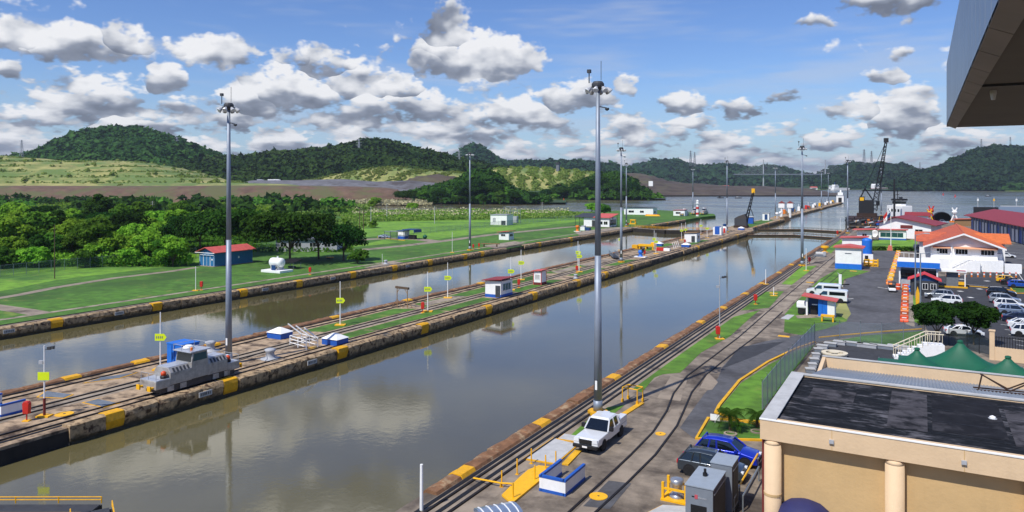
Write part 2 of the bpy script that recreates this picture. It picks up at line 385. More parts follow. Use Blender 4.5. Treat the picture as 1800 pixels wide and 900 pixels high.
mat('bark_pale', '#8b8374', .9, var=.25, scale=3, bump=.4)
mat('tent_green', '#105a40', .6, var=.12, scale=.6, streak=.25)
mat('plate', '#7d858c', .55, .3, var=.2, scale=1.5, c2='#5a5d5e', c2amt=(.5,.7), c2scale=.8)
mat('plate_white', '#b8b8b6', .6, var=.12, scale=1.5)
mat('paint_white', '#cfcfcb', .7, var=.18, scale=1.5)
mat('kerb_yellow', '#dba61c', .7, var=.18, scale=1.2)
leafmat('leaf_dark', '#2f4f1c', '#47692a'); leafmat('leaf_mid', '#426e27', '#6d9833'); leafmat('leaf_lime', '#6c9c2e', '#97c03f')
leafmat('leaf_deep', '#243f1a', '#365a22'); leafmat('leaf_reed', '#6f8f3a', '#9aa65c'); leafmat('plume', '#b7ae86', '#cdc6a4', .2)
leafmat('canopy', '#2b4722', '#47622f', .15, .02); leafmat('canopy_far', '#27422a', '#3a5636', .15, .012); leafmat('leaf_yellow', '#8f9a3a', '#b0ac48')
def water_mat():
    m = bpy.data.materials.new('water'); m.use_nodes = True; n = m.node_tree; g = NG(n); bs = n.nodes['Principled BSDF']
    ge = g.node('ShaderNodeNewGeometry'); P = ge.outputs['Position']
    silt = g.rng(g.noise(P, .018, 5, .6, .4), .35, .68)
    n.links.new(g.mix(silt, (.092, .082, .040, 1), (.140, .120, .052, 1)), bs.inputs['Base Color'])
    sp = g.node('ShaderNodeSeparateXYZ'); g.put(sp.inputs[0], P)
    lake = g.m('MAXIMUM', g.rng(sp.outputs[1], 330, 520), g.rng(sp.outputs[0], -150, -200))
    gust = g.noise(g.vmath('MULTIPLY', P, (.004, .02, 1)), 1.0, 4, .6)
    g.put(bs.inputs['Roughness'], g.m('ADD', g.m('MULTIPLY', lake, g.rng(gust, .3, .7, .10, .26)), .025)); bs.inputs['IOR'].default_value = 1.85
    b = g.node('ShaderNodeBump'); b.inputs['Distance'].default_value = .06
    g.put(b.inputs['Strength'], g.m('MULTIPLY_ADD', lake, .5, .075))
    w = g.m('ADD', g.noise(P, 1.6, 5, .6), g.m('MULTIPLY', g.noise(P, .22, 3, .5), 1.6))
    n.links.new(w, b.inputs['Height']); n.links.new(b.outputs[0], bs.inputs['Normal'])
    MATS['water'] = m
water_mat()
# ------------------------------------------------------------------ ground, water, banks
tag(MB().bx(-9000, 9000, -400, 12000, -9, -8).build('ground', 'bed'), kind='structure')
tag(MB().poly([(-9000,-300,WATER),(9000,-300,WATER),(9000,11000,WATER),(-9000,11000,WATER)]).build('canal_water', 'water'), kind='structure')
def bank(name, pts, m, top=0.0, bot=-6.0):
    return tag(MB().prism([(p[0], p[1]) for p in pts], bot, top).build(name, m), kind='structure')
lb = [Vector((XL,-90,0)), Vector((XL,330,0)), G(1236,381), G(1258,379), G(1255,376), G(1215,373), G(1150,368.5), G(1060,371), G(960,373), G(880,374), G(760,373.5), G(640,376), G(560,374), W(500,760), W(-1500,760), Vector((-700,-90,0))]
left_bank = bank('left_bank', lb, 'grass')
cw = [(XCR,-90),(XCR,322),(XCR-4,340),(XCR-4.5,430),(XCR-7.5,470),(XCR-8,800),(XCR-11,850),(XCL+2.5,850),(XCL+1.5,470),(XCL,322),(XCL,-90)]
centre_wall = bank('lock_wall', [Vector((*p,0)) for p in cw], 'concrete_tan')
rb = [Vector((XR,-60,0)), Vector((XR,372,0)), Vector((XR+6,372,0)), Vector((XR+6,392,0)), G(1640,392), G(1800,390), G(2300,392), Vector((260,-60,0))]
right_bank = bank('right_bank', rb, 'yard')
fs = [W(-1500,800), W(500,640), W(560,640), W(600,696), W(760,735), W(940,870), W(1060,905), W(1150,920), W(1158,1180), W(1270,1340), W(1400,1560), W(1450,2050), W(1600,2300), W(1750,2250), W(1768,1750), W(2600,1600), W(2600,9000), W(-2500,9000)]
far_shore = bank('far_shore', fs, 'scrub', top=.5)
# ------------------------------------------------------------------ hills
def wav(x, y, s, seed=0):
    r = np.random.default_rng(seed); o = 0
    for k in range(7):
        a = r.uniform(0, 6.28); f = s*(1.7**(k*.6)); o = o+np.sin((x*np.cos(a)+y*np.sin(a))*f+r.uniform(0, 6.28))/(1.35**k)
    return o/3
def ridge(name, prof, d0, d1, m, z0=0.0, rough=2.0, nu=160, nv=40, power=1.0, terr=0, seed=0, kind='structure', back=.5, crown_h=0.0):
    """a hill: skyline given by (bearing column, row), foot at distance d0, crest at d1"""
    yb = HY+(ZC-z0)/d1*F; prof = [(prof[0][0]-45, yb), (prof[0][0]-20, (yb+prof[0][1])/2)]+list(prof)+[(prof[-1][0]+20, (yb+prof[-1][1])/2), (prof[-1][0]+45, yb)]
    prof = [(a_, b_+crown_h/d1*F) for a_, b_ in prof]
    px = np.linspace(prof[0][0], prof[-1][0], nu); pr = np.interp(px, [p[0] for p in prof], [p[1] for p in prof])
    ker = np.ones(5)/5; pr[2:-2] = np.convolve(pr, ker, 'valid')
    t = np.concatenate([np.linspace(0, 1, nv), 1+np.linspace(0, back, 8)[1:]])
    def surf(pxv, tv):
        pv = np.interp(pxv, px, pr); zr = np.maximum(ZC+(HY-pv)/F*d1, z0+.5)
        dep = d0+(d1-d0)*tv
        sh = np.where(tv <= 1, np.sin(np.clip(tv, 0, 1)*np.pi/2)**power, np.cos((tv-1)/back*np.pi/2))
        lat = (pxv-CX)/F*dep; X = lat*CT-dep*ST; Y = lat*ST+dep*CT
        z = z0+(zr-z0)*sh+wav(X, Y, .012, seed)*rough*np.clip(np.minimum(tv*4, 1), 0, 1)
        if terr:
            q = z/terr; z = terr*(np.floor(q)+np.clip((q-np.floor(q)-.55)/.45, 0, 1)*.9+.1*(q-np.floor(q)))
        return X, Y, z
    PX, T = np.meshgrid(px, t); X, Y, Z = surf(PX, T)
    V = np.stack([X, Y, Z], -1).reshape(-1, 3); n = len(px); i, j = np.meshgrid(np.arange(len(t)-1), np.arange(n-1), indexing='ij')
    a = (i*n+j).ravel(); Q = np.stack([a, a+1, a+n+1, a+n], -1)
    o = npmesh(name, V, Q, m, smooth=not terr); tag(o, kind=kind)
    return surf
def ico(sub):
    bm = bmesh.new(); bmesh.ops.create_icosphere(bm, subdivisions=sub, radius=1)
    v = np.array([p.co[:] for p in bm.verts]); f = np.array([[q.index for q in p.verts] for p in bm.faces]); bm.free(); return v, f
ICO1 = ico(1); ICO2 = ico(2)
def canopy(name, P, r, m, squash=.85, sub=1, seed=3, q=15):
    """many tree crowns standing so close that they read as one wood: each a dome of leaf sprays"""
    rg = np.random.default_rng(seed); n = len(P)
    D = rg.normal(size=(n, q, 3)); D /= np.linalg.norm(D, axis=2, keepdims=True); D[..., 2] = np.where(D[..., 2] < -.25, -D[..., 2], D[..., 2])
    C = P[:, None, :]+D*rg.uniform(.55, 1.0, (n, q, 1))*np.stack([r, r, r*squash*rg.uniform(.8, 1.25, n)], -1)[:, None, :]
    N = (D+rg.normal(size=D.shape)*.4+np.array([0, 0, .3])).reshape(-1, 3); C = C.reshape(-1, 3); rr = np.repeat(r, q)*.58*rg.uniform(.6, 1.3, n*q)
    N /= np.linalg.norm(N, axis=1, keepdims=True); A = np.cross(N, rg.normal(size=N.shape)); A /= np.linalg.norm(A, axis=1, keepdims=True); B = np.cross(N, A); rr = rr[:, None]
    V = np.stack([C-A*rr, C+B*rr*.75-N*rr*.3, C+A*rr, C-B*rr*.75-N*rr*.3], 1).reshape(-1, 3)
    return tag(npmesh(name, V, np.arange(len(V)).reshape(-1, 4), m), kind='stuff')
def wood(name, surf, n, px, t, r, m, keep=None, seed=1, lift=.3, sub=1, band=0):
    rg = np.random.default_rng(seed); u = rg.uniform(px[0], px[1], n); tv = t[0]+(t[1]-t[0])*rg.uniform(0, 1, n)**.8
    if keep is not None: k = keep(u, tv, rg); u, tv = u[k], tv[k]
    X, Y, Z = surf(u, tv)
    if band: k = (((Z+wav(X, Y, .02, 9)*.5) % band)/band < .42) & (wav(X, Y, .03, 4) > -.3); X, Y, Z, u = X[k], Y[k], Z[k], u[k]
    rr = rg.uniform(r[0], r[1], len(u))*np.where(rg.uniform(size=len(u)) > .93, 1.4, 1)
    return canopy(name, np.stack([X, Y, Z+rr*lift], -1), rr, m, sub=sub, seed=seed)
# left: dry terraced spoil hill, brown dam, wooded hills
s_ter = ridge('terraced_hill', [(-500,262),(-200,262),(0,272),(60,277),(130,281),(200,281),(250,283),(330,296),(400,312),(470,321)], 760, 1000, 'dry_grass', z0=12, rough=2.5, nu=200, nv=120, terr=3.2, seed=2)
s_big = ridge('wooded_hill', [(-260,300),(-60,285),(20,276),(60,268),(90,252),(115,240),(150,230),(195,225),(240,228),(280,235),(320,248),(360,266),(400,277),(460,292),(560,305)], 980, 1500, 'forest_floor', z0=10, rough=3, seed=3, crown_h=9)
s_mid = ridge('wooded_hill', [(180,312),(230,294),(280,283),(330,276),(420,278),(470,270),(530,266),(600,258),(630,250),(655,246),(690,250),(720,261),(770,268),(815,280),(870,290),(930,298),(1000,304)], 900, 1350, 'forest_floor', z0=8, rough=3, seed=4, crown_h=8)
s_cone = ridge('wooded_hill', [(740,300),(780,285),(805,270),(820,259),(833,254),(846,258),(862,270),(880,282),(910,296)], 1900, 2300, 'forest_floor', z0=5, rough=2, nu=70, seed=5, crown_h=8)
ridge('dam_bank', [(-600,324),(0,326),(300,327),(480,326),(640,328),(700,331)], 690, 745, 'earth', z0=-1, rough=.4, nv=12, seed=6)
ridge('dam_road', [(-600,317),(0,320),(120,321),(300,321),(420,322),(520,325)], 752, 800, 'dry_grass', z0=12, rough=.8, nv=10, seed=6)
ridge('rubble_heap', [(415,326),(440,317),(520,316),(600,314),(660,319),(720,317),(780,322),(830,330)], 770, 840, 'rubble', z0=6, rough=1.6, nv=16, seed=7)
s_gr = ridge('grassy_rise', [(520,318),(560,312),(620,301),(660,294),(700,292),(740,299),(800,303),(880,308)], 860, 930, 'dry_grass', z0=8, rough=2.5, nv=20, seed=8)
ridge('dark_spoil_bank', [(720,312),(740,307),(770,305),(800,309),(820,316)], 840, 870, 'earth_dark', z0=9, rough=.6, nv=14, terr=2.5, seed=9)
s_slope = ridge('grassy_rise', [(790,322),(850,300),(880,294),(920,293),(960,295),(1010,300),(1050,306),(1080,318),(1100,330)], 900, 1040, 'dry_grass', z0=.5, rough=2.5, nv=40, seed=10)
s_farl = ridge('wooded_hill', [(840,300),(880,286),(930,283),(990,284),(1030,285),(1080,291),(1120,302),(1180,315)], 2000, 2500, 'forest_floor', z0=2, rough=3, seed=11, crown_h=10)
ridge('terraced_spoil', [(1075,315),(1090,306),(1110,303),(1140,306),(1180,318),(1240,323),(1300,325),(1380,328),(1430,331)], 1130, 1320, 'earth_dark', z0=.5, rough=.8, nv=60, terr=4.5, seed=12)
s_fr = ridge('wooded_hill', [(1060,310),(1100,298),(1125,290),(1150,283),(1185,283),(1215,289),(1240,293),(1270,289),(1300,292),(1325,297),(1345,293),(1370,294),(1400,303),(1440,310)], 2600, 3300, 'forest_floor', z0=2, rough=3, seed=13, crown_h=14)
s_lk = ridge('wooded_hill', [(1425,318),(1445,304),(1470,294),(1505,289),(1540,291),(1575,291),(1610,298),(1650,306),(1720,312)], 2350, 2800, 'forest_floor', z0=1, rough=3, seed=14, crown_h=11)
s_rt = ridge('wooded_hill', [(1560,322),(1590,310),(1630,300),(1660,289),(1690,275),(1715,264),(1745,257),(1790,260),(1850,262),(1950,275),(2100,290)], 1800, 2250, 'forest_floor', z0=1, rough=4, seed=15, crown_h=11)
wood('forest', s_big, 9000, (-200, 520), (.02, 1.12), (5, 9), 'canopy', seed=21)
wood('forest', s_mid, 9500, (200, 960), (.02, 1.1), (4.5, 8), 'canopy', keep=lambda u, t, r: (t > .12) | (u < 520), seed=22)
wood('forest', s_cone, 1300, (760, 900), (.0, 1.1), (7, 12), 'canopy_far', seed=23)
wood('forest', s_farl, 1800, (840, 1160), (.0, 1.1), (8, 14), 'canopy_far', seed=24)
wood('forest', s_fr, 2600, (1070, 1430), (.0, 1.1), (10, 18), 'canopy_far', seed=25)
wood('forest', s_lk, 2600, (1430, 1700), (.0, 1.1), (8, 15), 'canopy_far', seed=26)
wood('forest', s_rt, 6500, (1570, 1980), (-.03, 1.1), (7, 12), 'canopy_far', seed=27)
wood('scrub_bushes', s_ter, 1500, (-200, 470), (.0, 1.0), (1.0, 4.5), 'leaf_reed', keep=lambda u, t, r: (wav(u*6, t*300, .05, 5) > .25+.5*t), seed=28, lift=.1)
wood('scrub_bushes', s_slope, 6000, (800, 1135), (.0, 1.0), (.8, 3.2), 'leaf_reed', keep=lambda u, t, r: (wav(u*6, t*300, .04, 6) > -.25+.35*t), seed=29, lift=.0)
wood('scrub_bushes', s_gr, 3500, (520, 900), (.0, 1.0), (.6, 2.2), 'leaf_reed', keep=lambda u, t, r: (wav(u*6, t*300, .04, 8) > -.1), seed=40, lift=.0)
s_th = ridge('thicket_rise', [(700,352),(725,338),(760,328),(800,318),(825,303),(850,300),(872,306),(895,328),(925,342),(950,350)], 725, 790, 'forest_floor', z0=.5, rough=1, nv=16, seed=16, crown_h=4)
s_th2 = ridge('thicket_rise', [(950,343),(975,328),(1000,326),(1030,318),(1055,308),(1085,305),(1108,314),(1125,332)], 895, 960, 'forest_floor', z0=.5, rough=1, nv=16, seed=17, crown_h=4)
wood('thicket', s_th, 1500, (690, 965), (-.05, 1.1), (2.5, 5.5), 'leaf_dark', seed=36); wood('thicket', s_th2, 1400, (935, 1140), (-.05, 1.1), (3, 6), 'leaf_dark', seed=37)
wood('thicket', s_th, 260, (690, 965), (-.05, 1.1), (2.5, 5), 'leaf_mid', seed=38); wood('thicket', s_th2, 240, (935, 1145), (-.08, 1.0), (2.5, 5), 'leaf_mid', seed=39)
# low green strip of bushes along the far lake shore
def strip(name, px, dep, n, r, m, seed, z=.5):
    rg = np.random.default_rng(seed); u = rg.uniform(px[0], px[1], n); d = np.interp(u, [px[0], px[1]], dep)+rg.uniform(0, 60, n)
    lat = (u-CX)/F*d; rr = rg.uniform(r[0], r[1], n)
    return canopy(name, np.stack([lat*CT-d*ST, lat*ST+d*CT, z+rr*.4], -1), rr, m, seed=seed)
strip('shore_bushes', (1156, 1320), (1190, 1390), 240, (3, 6), 'leaf_reed', 31)
wood('terrace_scrub', s_ter, 7000, (-200, 470), (.02, 1.0), (.7, 1.7), 'leaf_reed', seed=35, lift=.0, band=6.4)
strip('shore_bushes', (1290, 1320), (1370, 1400), 90, (5, 8), 'canopy', 32)
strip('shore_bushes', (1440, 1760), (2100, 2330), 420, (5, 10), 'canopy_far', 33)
strip('shore_bushes', (1768, 1990), (1770, 1700), 400, (8, 14), 'canopy', 34)
def clumps(name, px, dep, n, r, m, seed, thr):
    rg = np.random.default_rng(seed); u = rg.uniform(px[0], px[1], n); d = rg.uniform(dep[0], dep[1], n); lat = (u-CX)/F*d; X = lat*CT-d*ST; Y = lat*ST+d*CT
    k = wav(X, Y, .035, seed) > thr; X, Y = X[k], Y[k]; rr = rg.uniform(r[0], r[1], len(X))
    return canopy(name, np.stack([X, Y, rr*.55], -1), rr, m, seed=seed)
clumps('far_thicket', (-120, 620), (560, 690), 420, (2.5, 6.5), 'leaf_mid', 71, .12); clumps('far_thicket', (-120, 560), (470, 680), 420, (3, 7.5), 'leaf_dark', 72, .22)
clumps('field_bushes', (-120, 660), (330, 560), 900, (1.2, 3.2), 'leaf_mid', 73, .1); clumps('field_bushes', (-120, 640), (330, 560), 600, (1.2, 3.5), 'leaf_dark', 74, .3)
clumps('shore_bushes', (1090, 1160), (905, 960), 160, (2, 5), 'leaf_mid', 75, -1)
# red earth track up the bank
sheet('earth_track', [W(672,742,6), W(690,742,6), W(702,800,8), W(694,800,8)], 12.5, 'earth_red', th=9)
# ------------------------------------------------------------------ trees
def leaves(P, N, size, seed):
    rg = np.random.default_rng(seed); n = len(P)
    N = N/np.linalg.norm(N, axis=1, keepdims=True); A = np.cross(N, rg.normal(size=(n, 3))); A /= np.linalg.norm(A, axis=1, keepdims=True); B = np.cross(N, A)
    s = (size*rg.uniform(.6, 1.4, n))[:, None]; k = rg.uniform(.5, .9, n)[:, None]
    V = np.stack([P-A*s, P+B*s*k-N*s*.2, P+A*s, P-B*s*k-N*s*.2], 1).reshape(-1, 3)
    return V, np.arange(n*4).reshape(-1, 4)
def crown(clumps, n, size, seed):
    rg = np.random.default_rng(seed); w = np.array([c[1][0]*c[1][1] for c in clumps]); w = w/w.sum(); idx = rg.choice(len(clumps), n, p=w)
    C = np.array([c[0] for c in clumps])[idx]; S = np.array([c[1] for c in clumps])[idx]
    D = rg.normal(size=(n, 3)); D /= np.linalg.norm(D, axis=1, keepdims=True); D[:, 2] = np.where(D[:, 2] < -.35, -D[:, 2], D[:, 2])
    rad = rg.uniform(.55, 1.06, (n, 1)); P = C+D*S*rad
    return leaves(P, D+rg.normal(size=(n, 3))*.55+np.array([0, 0, .4]), size, seed+1)
PROTO = {}
def tree_proto(kind, H, spread, trunk_h, nclump, n, leaf, mleaf, bark='bark', flat=.55, seed=1):
    rg = random.Random(seed); root = thing('tree', 'tree', 'tree'); cl = []
    for i in range(nclump):
        a = rg.uniform(0, 6.28); rr = spread*.5*math.sqrt(rg.uniform(0.02, 1))*.78; zz = trunk_h+(H-trunk_h)*(rg.uniform(.18, .80)*(1-.45*(rr/(spread*.5))**2)+.08)
        s = spread*rg.uniform(.13, .24); cl.append(((rr*math.cos(a), rr*math.sin(a), zz), (s, s, s*flat*rg.uniform(.9, 1.3))))
    cl.append(((0, 0, H-spread*.12), (spread*.2, spread*.2, spread*.12)))
    V, Q = crown(cl, n, leaf, seed); npmesh('crown', V, Q, mleaf, parent=root)
    t = MB(); r0 = max(.12, H*.022); t.cyl((0,0,-.3), (.1,.05,trunk_h*.9), r0*1.25, r0*.85, 8)
    for c in cl[:min(9, nclump)]:
        m = (c[0][0]*.45, c[0][1]*.45, trunk_h*.9+(c[0][2]-trunk_h*.9)*.55); t.cyl((.1,.05,trunk_h*.85), m, r0*.6, r0*.32, 6); t.cyl(m, c[0], r0*.32, r0*.08, 5)
    t.build('trunk', bark, root); PROTO[kind] = [root, False, H, spread]
tree_proto('rain', 10.5, 17, 3.2, 46, 9000, .36, 'leaf_dark', flat=.5, seed=11)
tree_proto('rain2', 11.5, 14, 3.6, 40, 8000, .36, 'leaf_deep', flat=.6, seed=12)
tree_proto('round', 10, 9, 2.0, 30, 6000, .32, 'leaf_mid', flat=.85, seed=13)
tree_proto('lime', 9, 9, 1.4, 30, 6000, .36, 'leaf_lime', flat=.8, seed=14)
tree_proto('tall', 13, 8, 2.5, 34, 6000, .33, 'leaf_dark', flat=1.0, seed=15)
tree_proto('bush', 4.0, 6, .3, 20, 3200, .28, 'leaf_mid', flat=.75, seed=16)
tree_proto('bush2', 4.5, 6.5, .3, 20, 3200, .30, 'leaf_lime', flat=.75, seed=17)
tree_proto('bare', 9, 6, 3.5, 14, 600, .28, 'leaf_yellow', 'bark_pale', flat=.9, seed=18)
tree_proto('park', 6.2, 7.0, 1.8, 42, 9000, .20, 'leaf_deep', flat=.6, seed=19)
def palm_proto(kind, H, nf, L, seed):
    rg = random.Random(seed); root = thing('palm_tree', 'palm', 'palm')
    t = MB(); t.path([(0,0,-.2), (.05,0,H*.5), (.1,.05,H)], .16, 7); t.build('trunk', 'bark', root)
    b = MB()
    for i in range(nf):
        a = 6.283*i/nf+rg.uniform(-.2,.2); up = rg.uniform(.15, 1.1); l = L*rg.uniform(.8, 1.1); prev = None; pts = []
        for k in range(9):
            s = k/8; r = l*s*(1-.18*s); z = H+l*(up*s*.75-1.05*s*s*(.55+.5*(1.1-up))); pts.append(Vector((.1+r*math.cos(a), .05+r*math.sin(a), z)))
        sd = Vector((-math.sin(a), math.cos(a), 0))
        for k in range(1, 9):
            p, q = pts[k-1], pts[k]; w = L*.38*math.sin(math.pi*(.12+.85*k/8))
            for sg in (1, -1):
                m = (p+q)/2
                for off in (0, .33, .66):
                    o = p.lerp(q, off); tip = o+(q-p)*.9+sd*(sg*w)-Vector((0,0,w*.55)); b.poly([o, o+(q-p)*.32, tip])
    b.build('fronds', 'leaf_dark', root, fix=False); PROTO[kind] = [root, False, H, L*2]
palm_proto('palm', 1.5, 16, 1.7, 5); palm_proto('palm_tall', 6.5, 16, 2.6, 6)
def plant(kind, loc, label, rz=0.0, sc=1.0, group=None):
    p = PROTO[kind]; base = p[0]
    if not p[1]:
        p[1] = True; o = base; o.location = loc; o.rotation_euler = (0, 0, rz); o.scale = (sc, sc, sc) if isinstance(sc, (int, float)) else sc; o['label'] = label
    else: o = copy_tree(base, loc, rz, label, sc=sc)
    o.name = 'palm_tree' if 'palm' in kind else 'bush' if 'bush' in kind else 'tree'; o['category'] = 'palm' if 'palm' in kind else 'bush' if 'bush' in kind else 'tree'
    if group: o['group'] = group
    return o
# ------------------------------------------------------------------ lock walls: coping, markers, rails
def wiremat(name, c, a):
    m = bpy.data.materials.new(name); m.use_nodes = True; n = m.node_tree; g = NG(n); bs = n.nodes['Principled BSDF']
    bs.inputs['Base Color'].default_value = hexc(c); bs.inputs['Roughness'].default_value = .5; bs.inputs['Metallic'].default_value = .4
    tr = g.node('ShaderNodeBsdfTransparent'); ms = g.node('ShaderNodeMixShader'); tc = g.node('ShaderNodeTexCoord')
    nz = g.noise(tc.outputs['Object'], .8, 3, .6)
    g.put(ms.inputs[0], g.rng(nz, .2, .8, a*.8, a*1.2, False)); n.links.new(tr.outputs[0], ms.inputs[1]); n.links.new(bs.outputs[0], ms.inputs[2])
    n.links.new(ms.outputs[0], n.nodes['Material Output'].inputs[0]); MATS[name] = m
wiremat('chain_link', '#8d9aa0', .26); wiremat('chain_link_blue', '#a2b4c6', .62); wiremat('chain_link_dark', '#5d6a66', .30)
def Yof(py, X): return (F*ZC/(py-HY)+X*ST)/CT
def coping(parent, X, sgn, y0, y1, m, marks, skips, seed, face=True):
    """broken bullnosed edge blocks along a wall face at X; sgn points over the water"""
    rg = random.Random(seed); y = y0; marks = sorted(marks); k = 0
    while y < y1:
        L = rg.uniform(2.6, 6.2); nm = next((q for q in marks if y-.2 <= q < y+L), None)
        isy = False
        if nm is not None:
            if nm-y < 1.2: L = 1.7; isy = True
            else: L = nm-y-.05
        a, b = y, min(y+L, y1); y = b+rg.choice([.03, .06, .12, .25])
        if any(s0 < (a+b)/2 < s1 for s0, s1 in skips): continue
        j = lambda q: rg.uniform(-q, q)
        pf = [(-1.0, -.02), (-.85, .20+j(.04)), (-.05+j(.08), .24+j(.06)), (.22+j(.07), .10+j(.08)), (.30+j(.06), -.35+j(.15)), (.16+j(.08), -.95+j(.2)), (.02, -1.3), (-1.0, -1.3)]
        n = len(pf); mb = MB(); vs = []; ns = 3 if isy else 5
        for i in range(ns+1):
            t = a+(b-a)*i/ns
            q = 0.02 if isy else .07
            vs += [(X+sgn*(p[0]+(j(q) if 1 < e < 6 else 0)), t+(j(.12) if 0 < i < ns else 0), p[1]+(j(q) if 1 < e < 6 else 0)+(.05 if isy else 0)) for e, p in enumerate(pf)]
        fs = [tuple(range(n)), tuple(range(ns*n, ns*n+n))]+[(s*n+i, s*n+(i+1) % n, (s+1)*n+(i+1) % n, (s+1)*n+i) for s in range(ns) for i in range(n)]
        mb.add(vs, fs); mb.build('yellow_marker' if isy else 'coping_block', 'yellow' if isy else m, parent)
CM = [(208,735),(400,680),(597,622),(742,578),(850,547),(925,522),(992,500),(1045,487),(1091,474),(1127,463),(1205,440),(1240,428),(1268,420)]
coping(centre_wall, XCR, 1, Yof(752, XCR), 320, 'coping', [Yof(p[1]-6, XCR) for p in CM], [(Yof(459, XCR), Yof(442, XCR))], 1)
coping(centre_wall, XCL, -1, 10, 320, 'coping_brown', [Yof(p, XCL) for p in (668, 640, 610, 560, 530, 500)], [], 2)
coping(centre_wall, XCR-4.3, 1, 342, 428, 'coping', [350, 380, 410], [], 4); coping(centre_wall, XCR-7.7, 1, 472, 800, 'coping', [520, 580, 640, 700, 760], [], 5)
LM = [(125,565),(300,536),(438,512),(541,496),(634,480),(706,469),(771,459),(825,449),(864,444),(960,428),(1010,419),(1060,411)]
coping(left_bank, XL, 1, 0, Yof(399, XL), 'coping', [Yof(p[1], XL) for p in LM], [(Yof(436, XL), Yof(431, XL))], 3)
coping(left_bank, XL, 1, Yof(396, XL), 395, 'coping', [340, 362, 380], [], 6)
RM = [(790,842),(935,753),(1063,671),(1151,616),(1217,573),(1260,546),(1300,521),(1330,503),(1358,485),(1381,471),(1402,458)]
coping(right_bank, XR, -1, Yof(866, XR), 370, 'coping_brown', [Yof(p[1]-4, XR) for p in RM], [(Yof(423, XR), Yof(412, XR))], 7)
# darker standing faces below the coping
def facing(parent, X, sgn, y0, y1, m):
    b = MB(); b.bx(min(X, X+sgn*.06), max(X, X+sgn*.06), y0, y1, -5, -.25); b.build('wall_face', m, parent)
facing(centre_wall, XCR, 1, -80, Yof(752, XCR), 'wall_black'); facing(centre_wall, XCR, 1, Yof(752, XCR)+.1, 321, 'wall_face'); facing(left_bank, XL, 1, -80, 395, 'wall_face'); facing(right_bank, XR, -1, -40, 371, 'wall_face')
# number boards on the wall faces
def numberboard(parent, X, py, w=1.5, z=-.35):
    y = Yof(py, X); o = MB().bx(X+.36, X+.44, y-w/2, y+w/2, z-.28, z+.22).build('number_board', 'plate_white', parent)
    b = MB(); r = random.Random(py)
    for i in range(6): b.bx(X+.44, X+.455, y-w/2+.16+i*.21, y-w/2+.16+i*.21+r.uniform(.06, .13), z-.16, z+.12)
    b.build('digits', 'darkgrey', o)
for py in (684, 630): numberboard(centre_wall, XCR, py)
for py in (577, 546, 505, 486, 465): numberboard(left_bank, XL, py)
def rail_track(label, lines, y0, y1, z=.0, slot=None):
    t = thing('rail_track', label, 'rail track')
    for X in lines: MB().bx(X-.09, X+.09, y0, y1, z-.02, z+.11).build('rail', 'rail', t)
    if slot is not None:
        for X in slot: MB().bx(X-.16, X+.16, y0, y1, z-.02, z+.045).build('conductor_slot', 'black', t)
    return t
rail_track('towing track with dark slot along near edge of the middle wall, under the locomotive', (-63.85, -65.15), -30, 318, slot=(-63.35,))
rail_track('towing track along far edge of the middle wall', (-75.4, -76.7), -30, 318, slot=(-77.1,))
rail_track('return track running down the centre line of the middle wall', (-69.2, -70.5), -30, 318)
rail_track('towing track along edge of the left grass bank', (XL-1.5, XL-2.8), -30, 390, slot=(XL-1.1,))
rail_track('towing track along right lock edge beside the pickup truck', (XR+1.75, XR+3.05), -20, 370, slot=(XR+1.25, XR+2.4))
sheet('track_bed', [Vector(p) for p in ((XR+1.0,-20,0),(XR+4.4,-20,0),(XR+4.4,370,0),(XR+1.0,370,0))], .008, 'concrete')
sheet('track_bed', [Vector(p) for p in ((-68.6,-30,0),(-68.6,318,0),(-71.1,318,0),(-71.1,-30,0))], .008, 'concrete_light')
sheet('track_bed', [Vector(p) for p in ((XL-.9,-30,0),(XL-3.3,-30,0),(XL-3.3,390,0),(XL-.9,390,0))], .008, 'concrete')
sheet('walkway', [Vector(p) for p in ((XL-7.2,-30,0),(XL-8.4,-30,0),(XL-8.4,270,0),(XL-7.2,270,0))], .012, 'concrete_light')
for a, b in ((74,80),(81,97),(98,112),(121,141),(148,165),(171,187),(232,262)): sheet('grass_strip', [Vector(p) for p in ((-65.8,a,0),(-65.8,b,0),(-68.3,b+random.uniform(-2,2),0),(-68.3,a+random.uniform(-2,2),0))], .02, 'grass')
for a, b in ((76,97),(99,124),(131,145),(150,167),(212,240)): sheet('grass_strip', [Vector(p) for p in ((-71.4,a,0),(-71.4,b,0),(-74.7,b+random.uniform(-2,2),0),(-74.7,a+random.uniform(-2,2),0))], .02, 'grass')
sheet('grass_strip', [Vector(p) for p in ((-68,345,0),(-76.5,345,0),(-76,420,0),(-70,420,0))], .02, 'grass')
for a, b in ((150,165),(166,186),(100,112)): sheet('concrete_pad', [Vector(p) for p in ((-71.5,a,0),(-71.5,b,0),(-74.2,b-1,0),(-74.2,a+2,0))], .03, 'concrete_light')
def stroke(name, pts, w, z, m, parent=None, kind='structure', raw=False, th=.03):
    P = [Vector(p) if raw else G(*p) for p in pts]; L = []; Rr = []
    for i, p in enumerate(P):
        d = (P[min(i+1, len(P)-1)]-P[max(i-1, 0)]); d.z = 0; d.normalize(); n = Vector((-d.y, d.x, 0)); L.append(p+n*w/2); Rr.append(p-n*w/2)
    b = MB(); n = len(P); vs = [(p.x, p.y, z) for p in L+Rr]+[(p.x, p.y, z-th) for p in L+Rr]
    fs = [(i, i+1, n+i+1, n+i) for i in range(n-1)]+[(2*n+i, 2*n+i+1, i+1, i) for i in range(n-1)]+[(n+i, n+i+1, 3*n+i+1, 3*n+i) for i in range(n-1)]+[(0, n, 3*n, 2*n), (n-1, 2*n-1, 4*n-1, 3*n-1)]
    o = b.add(vs, fs).build(name, m, parent)
    if parent is None: tag(o, kind=kind)
    return o
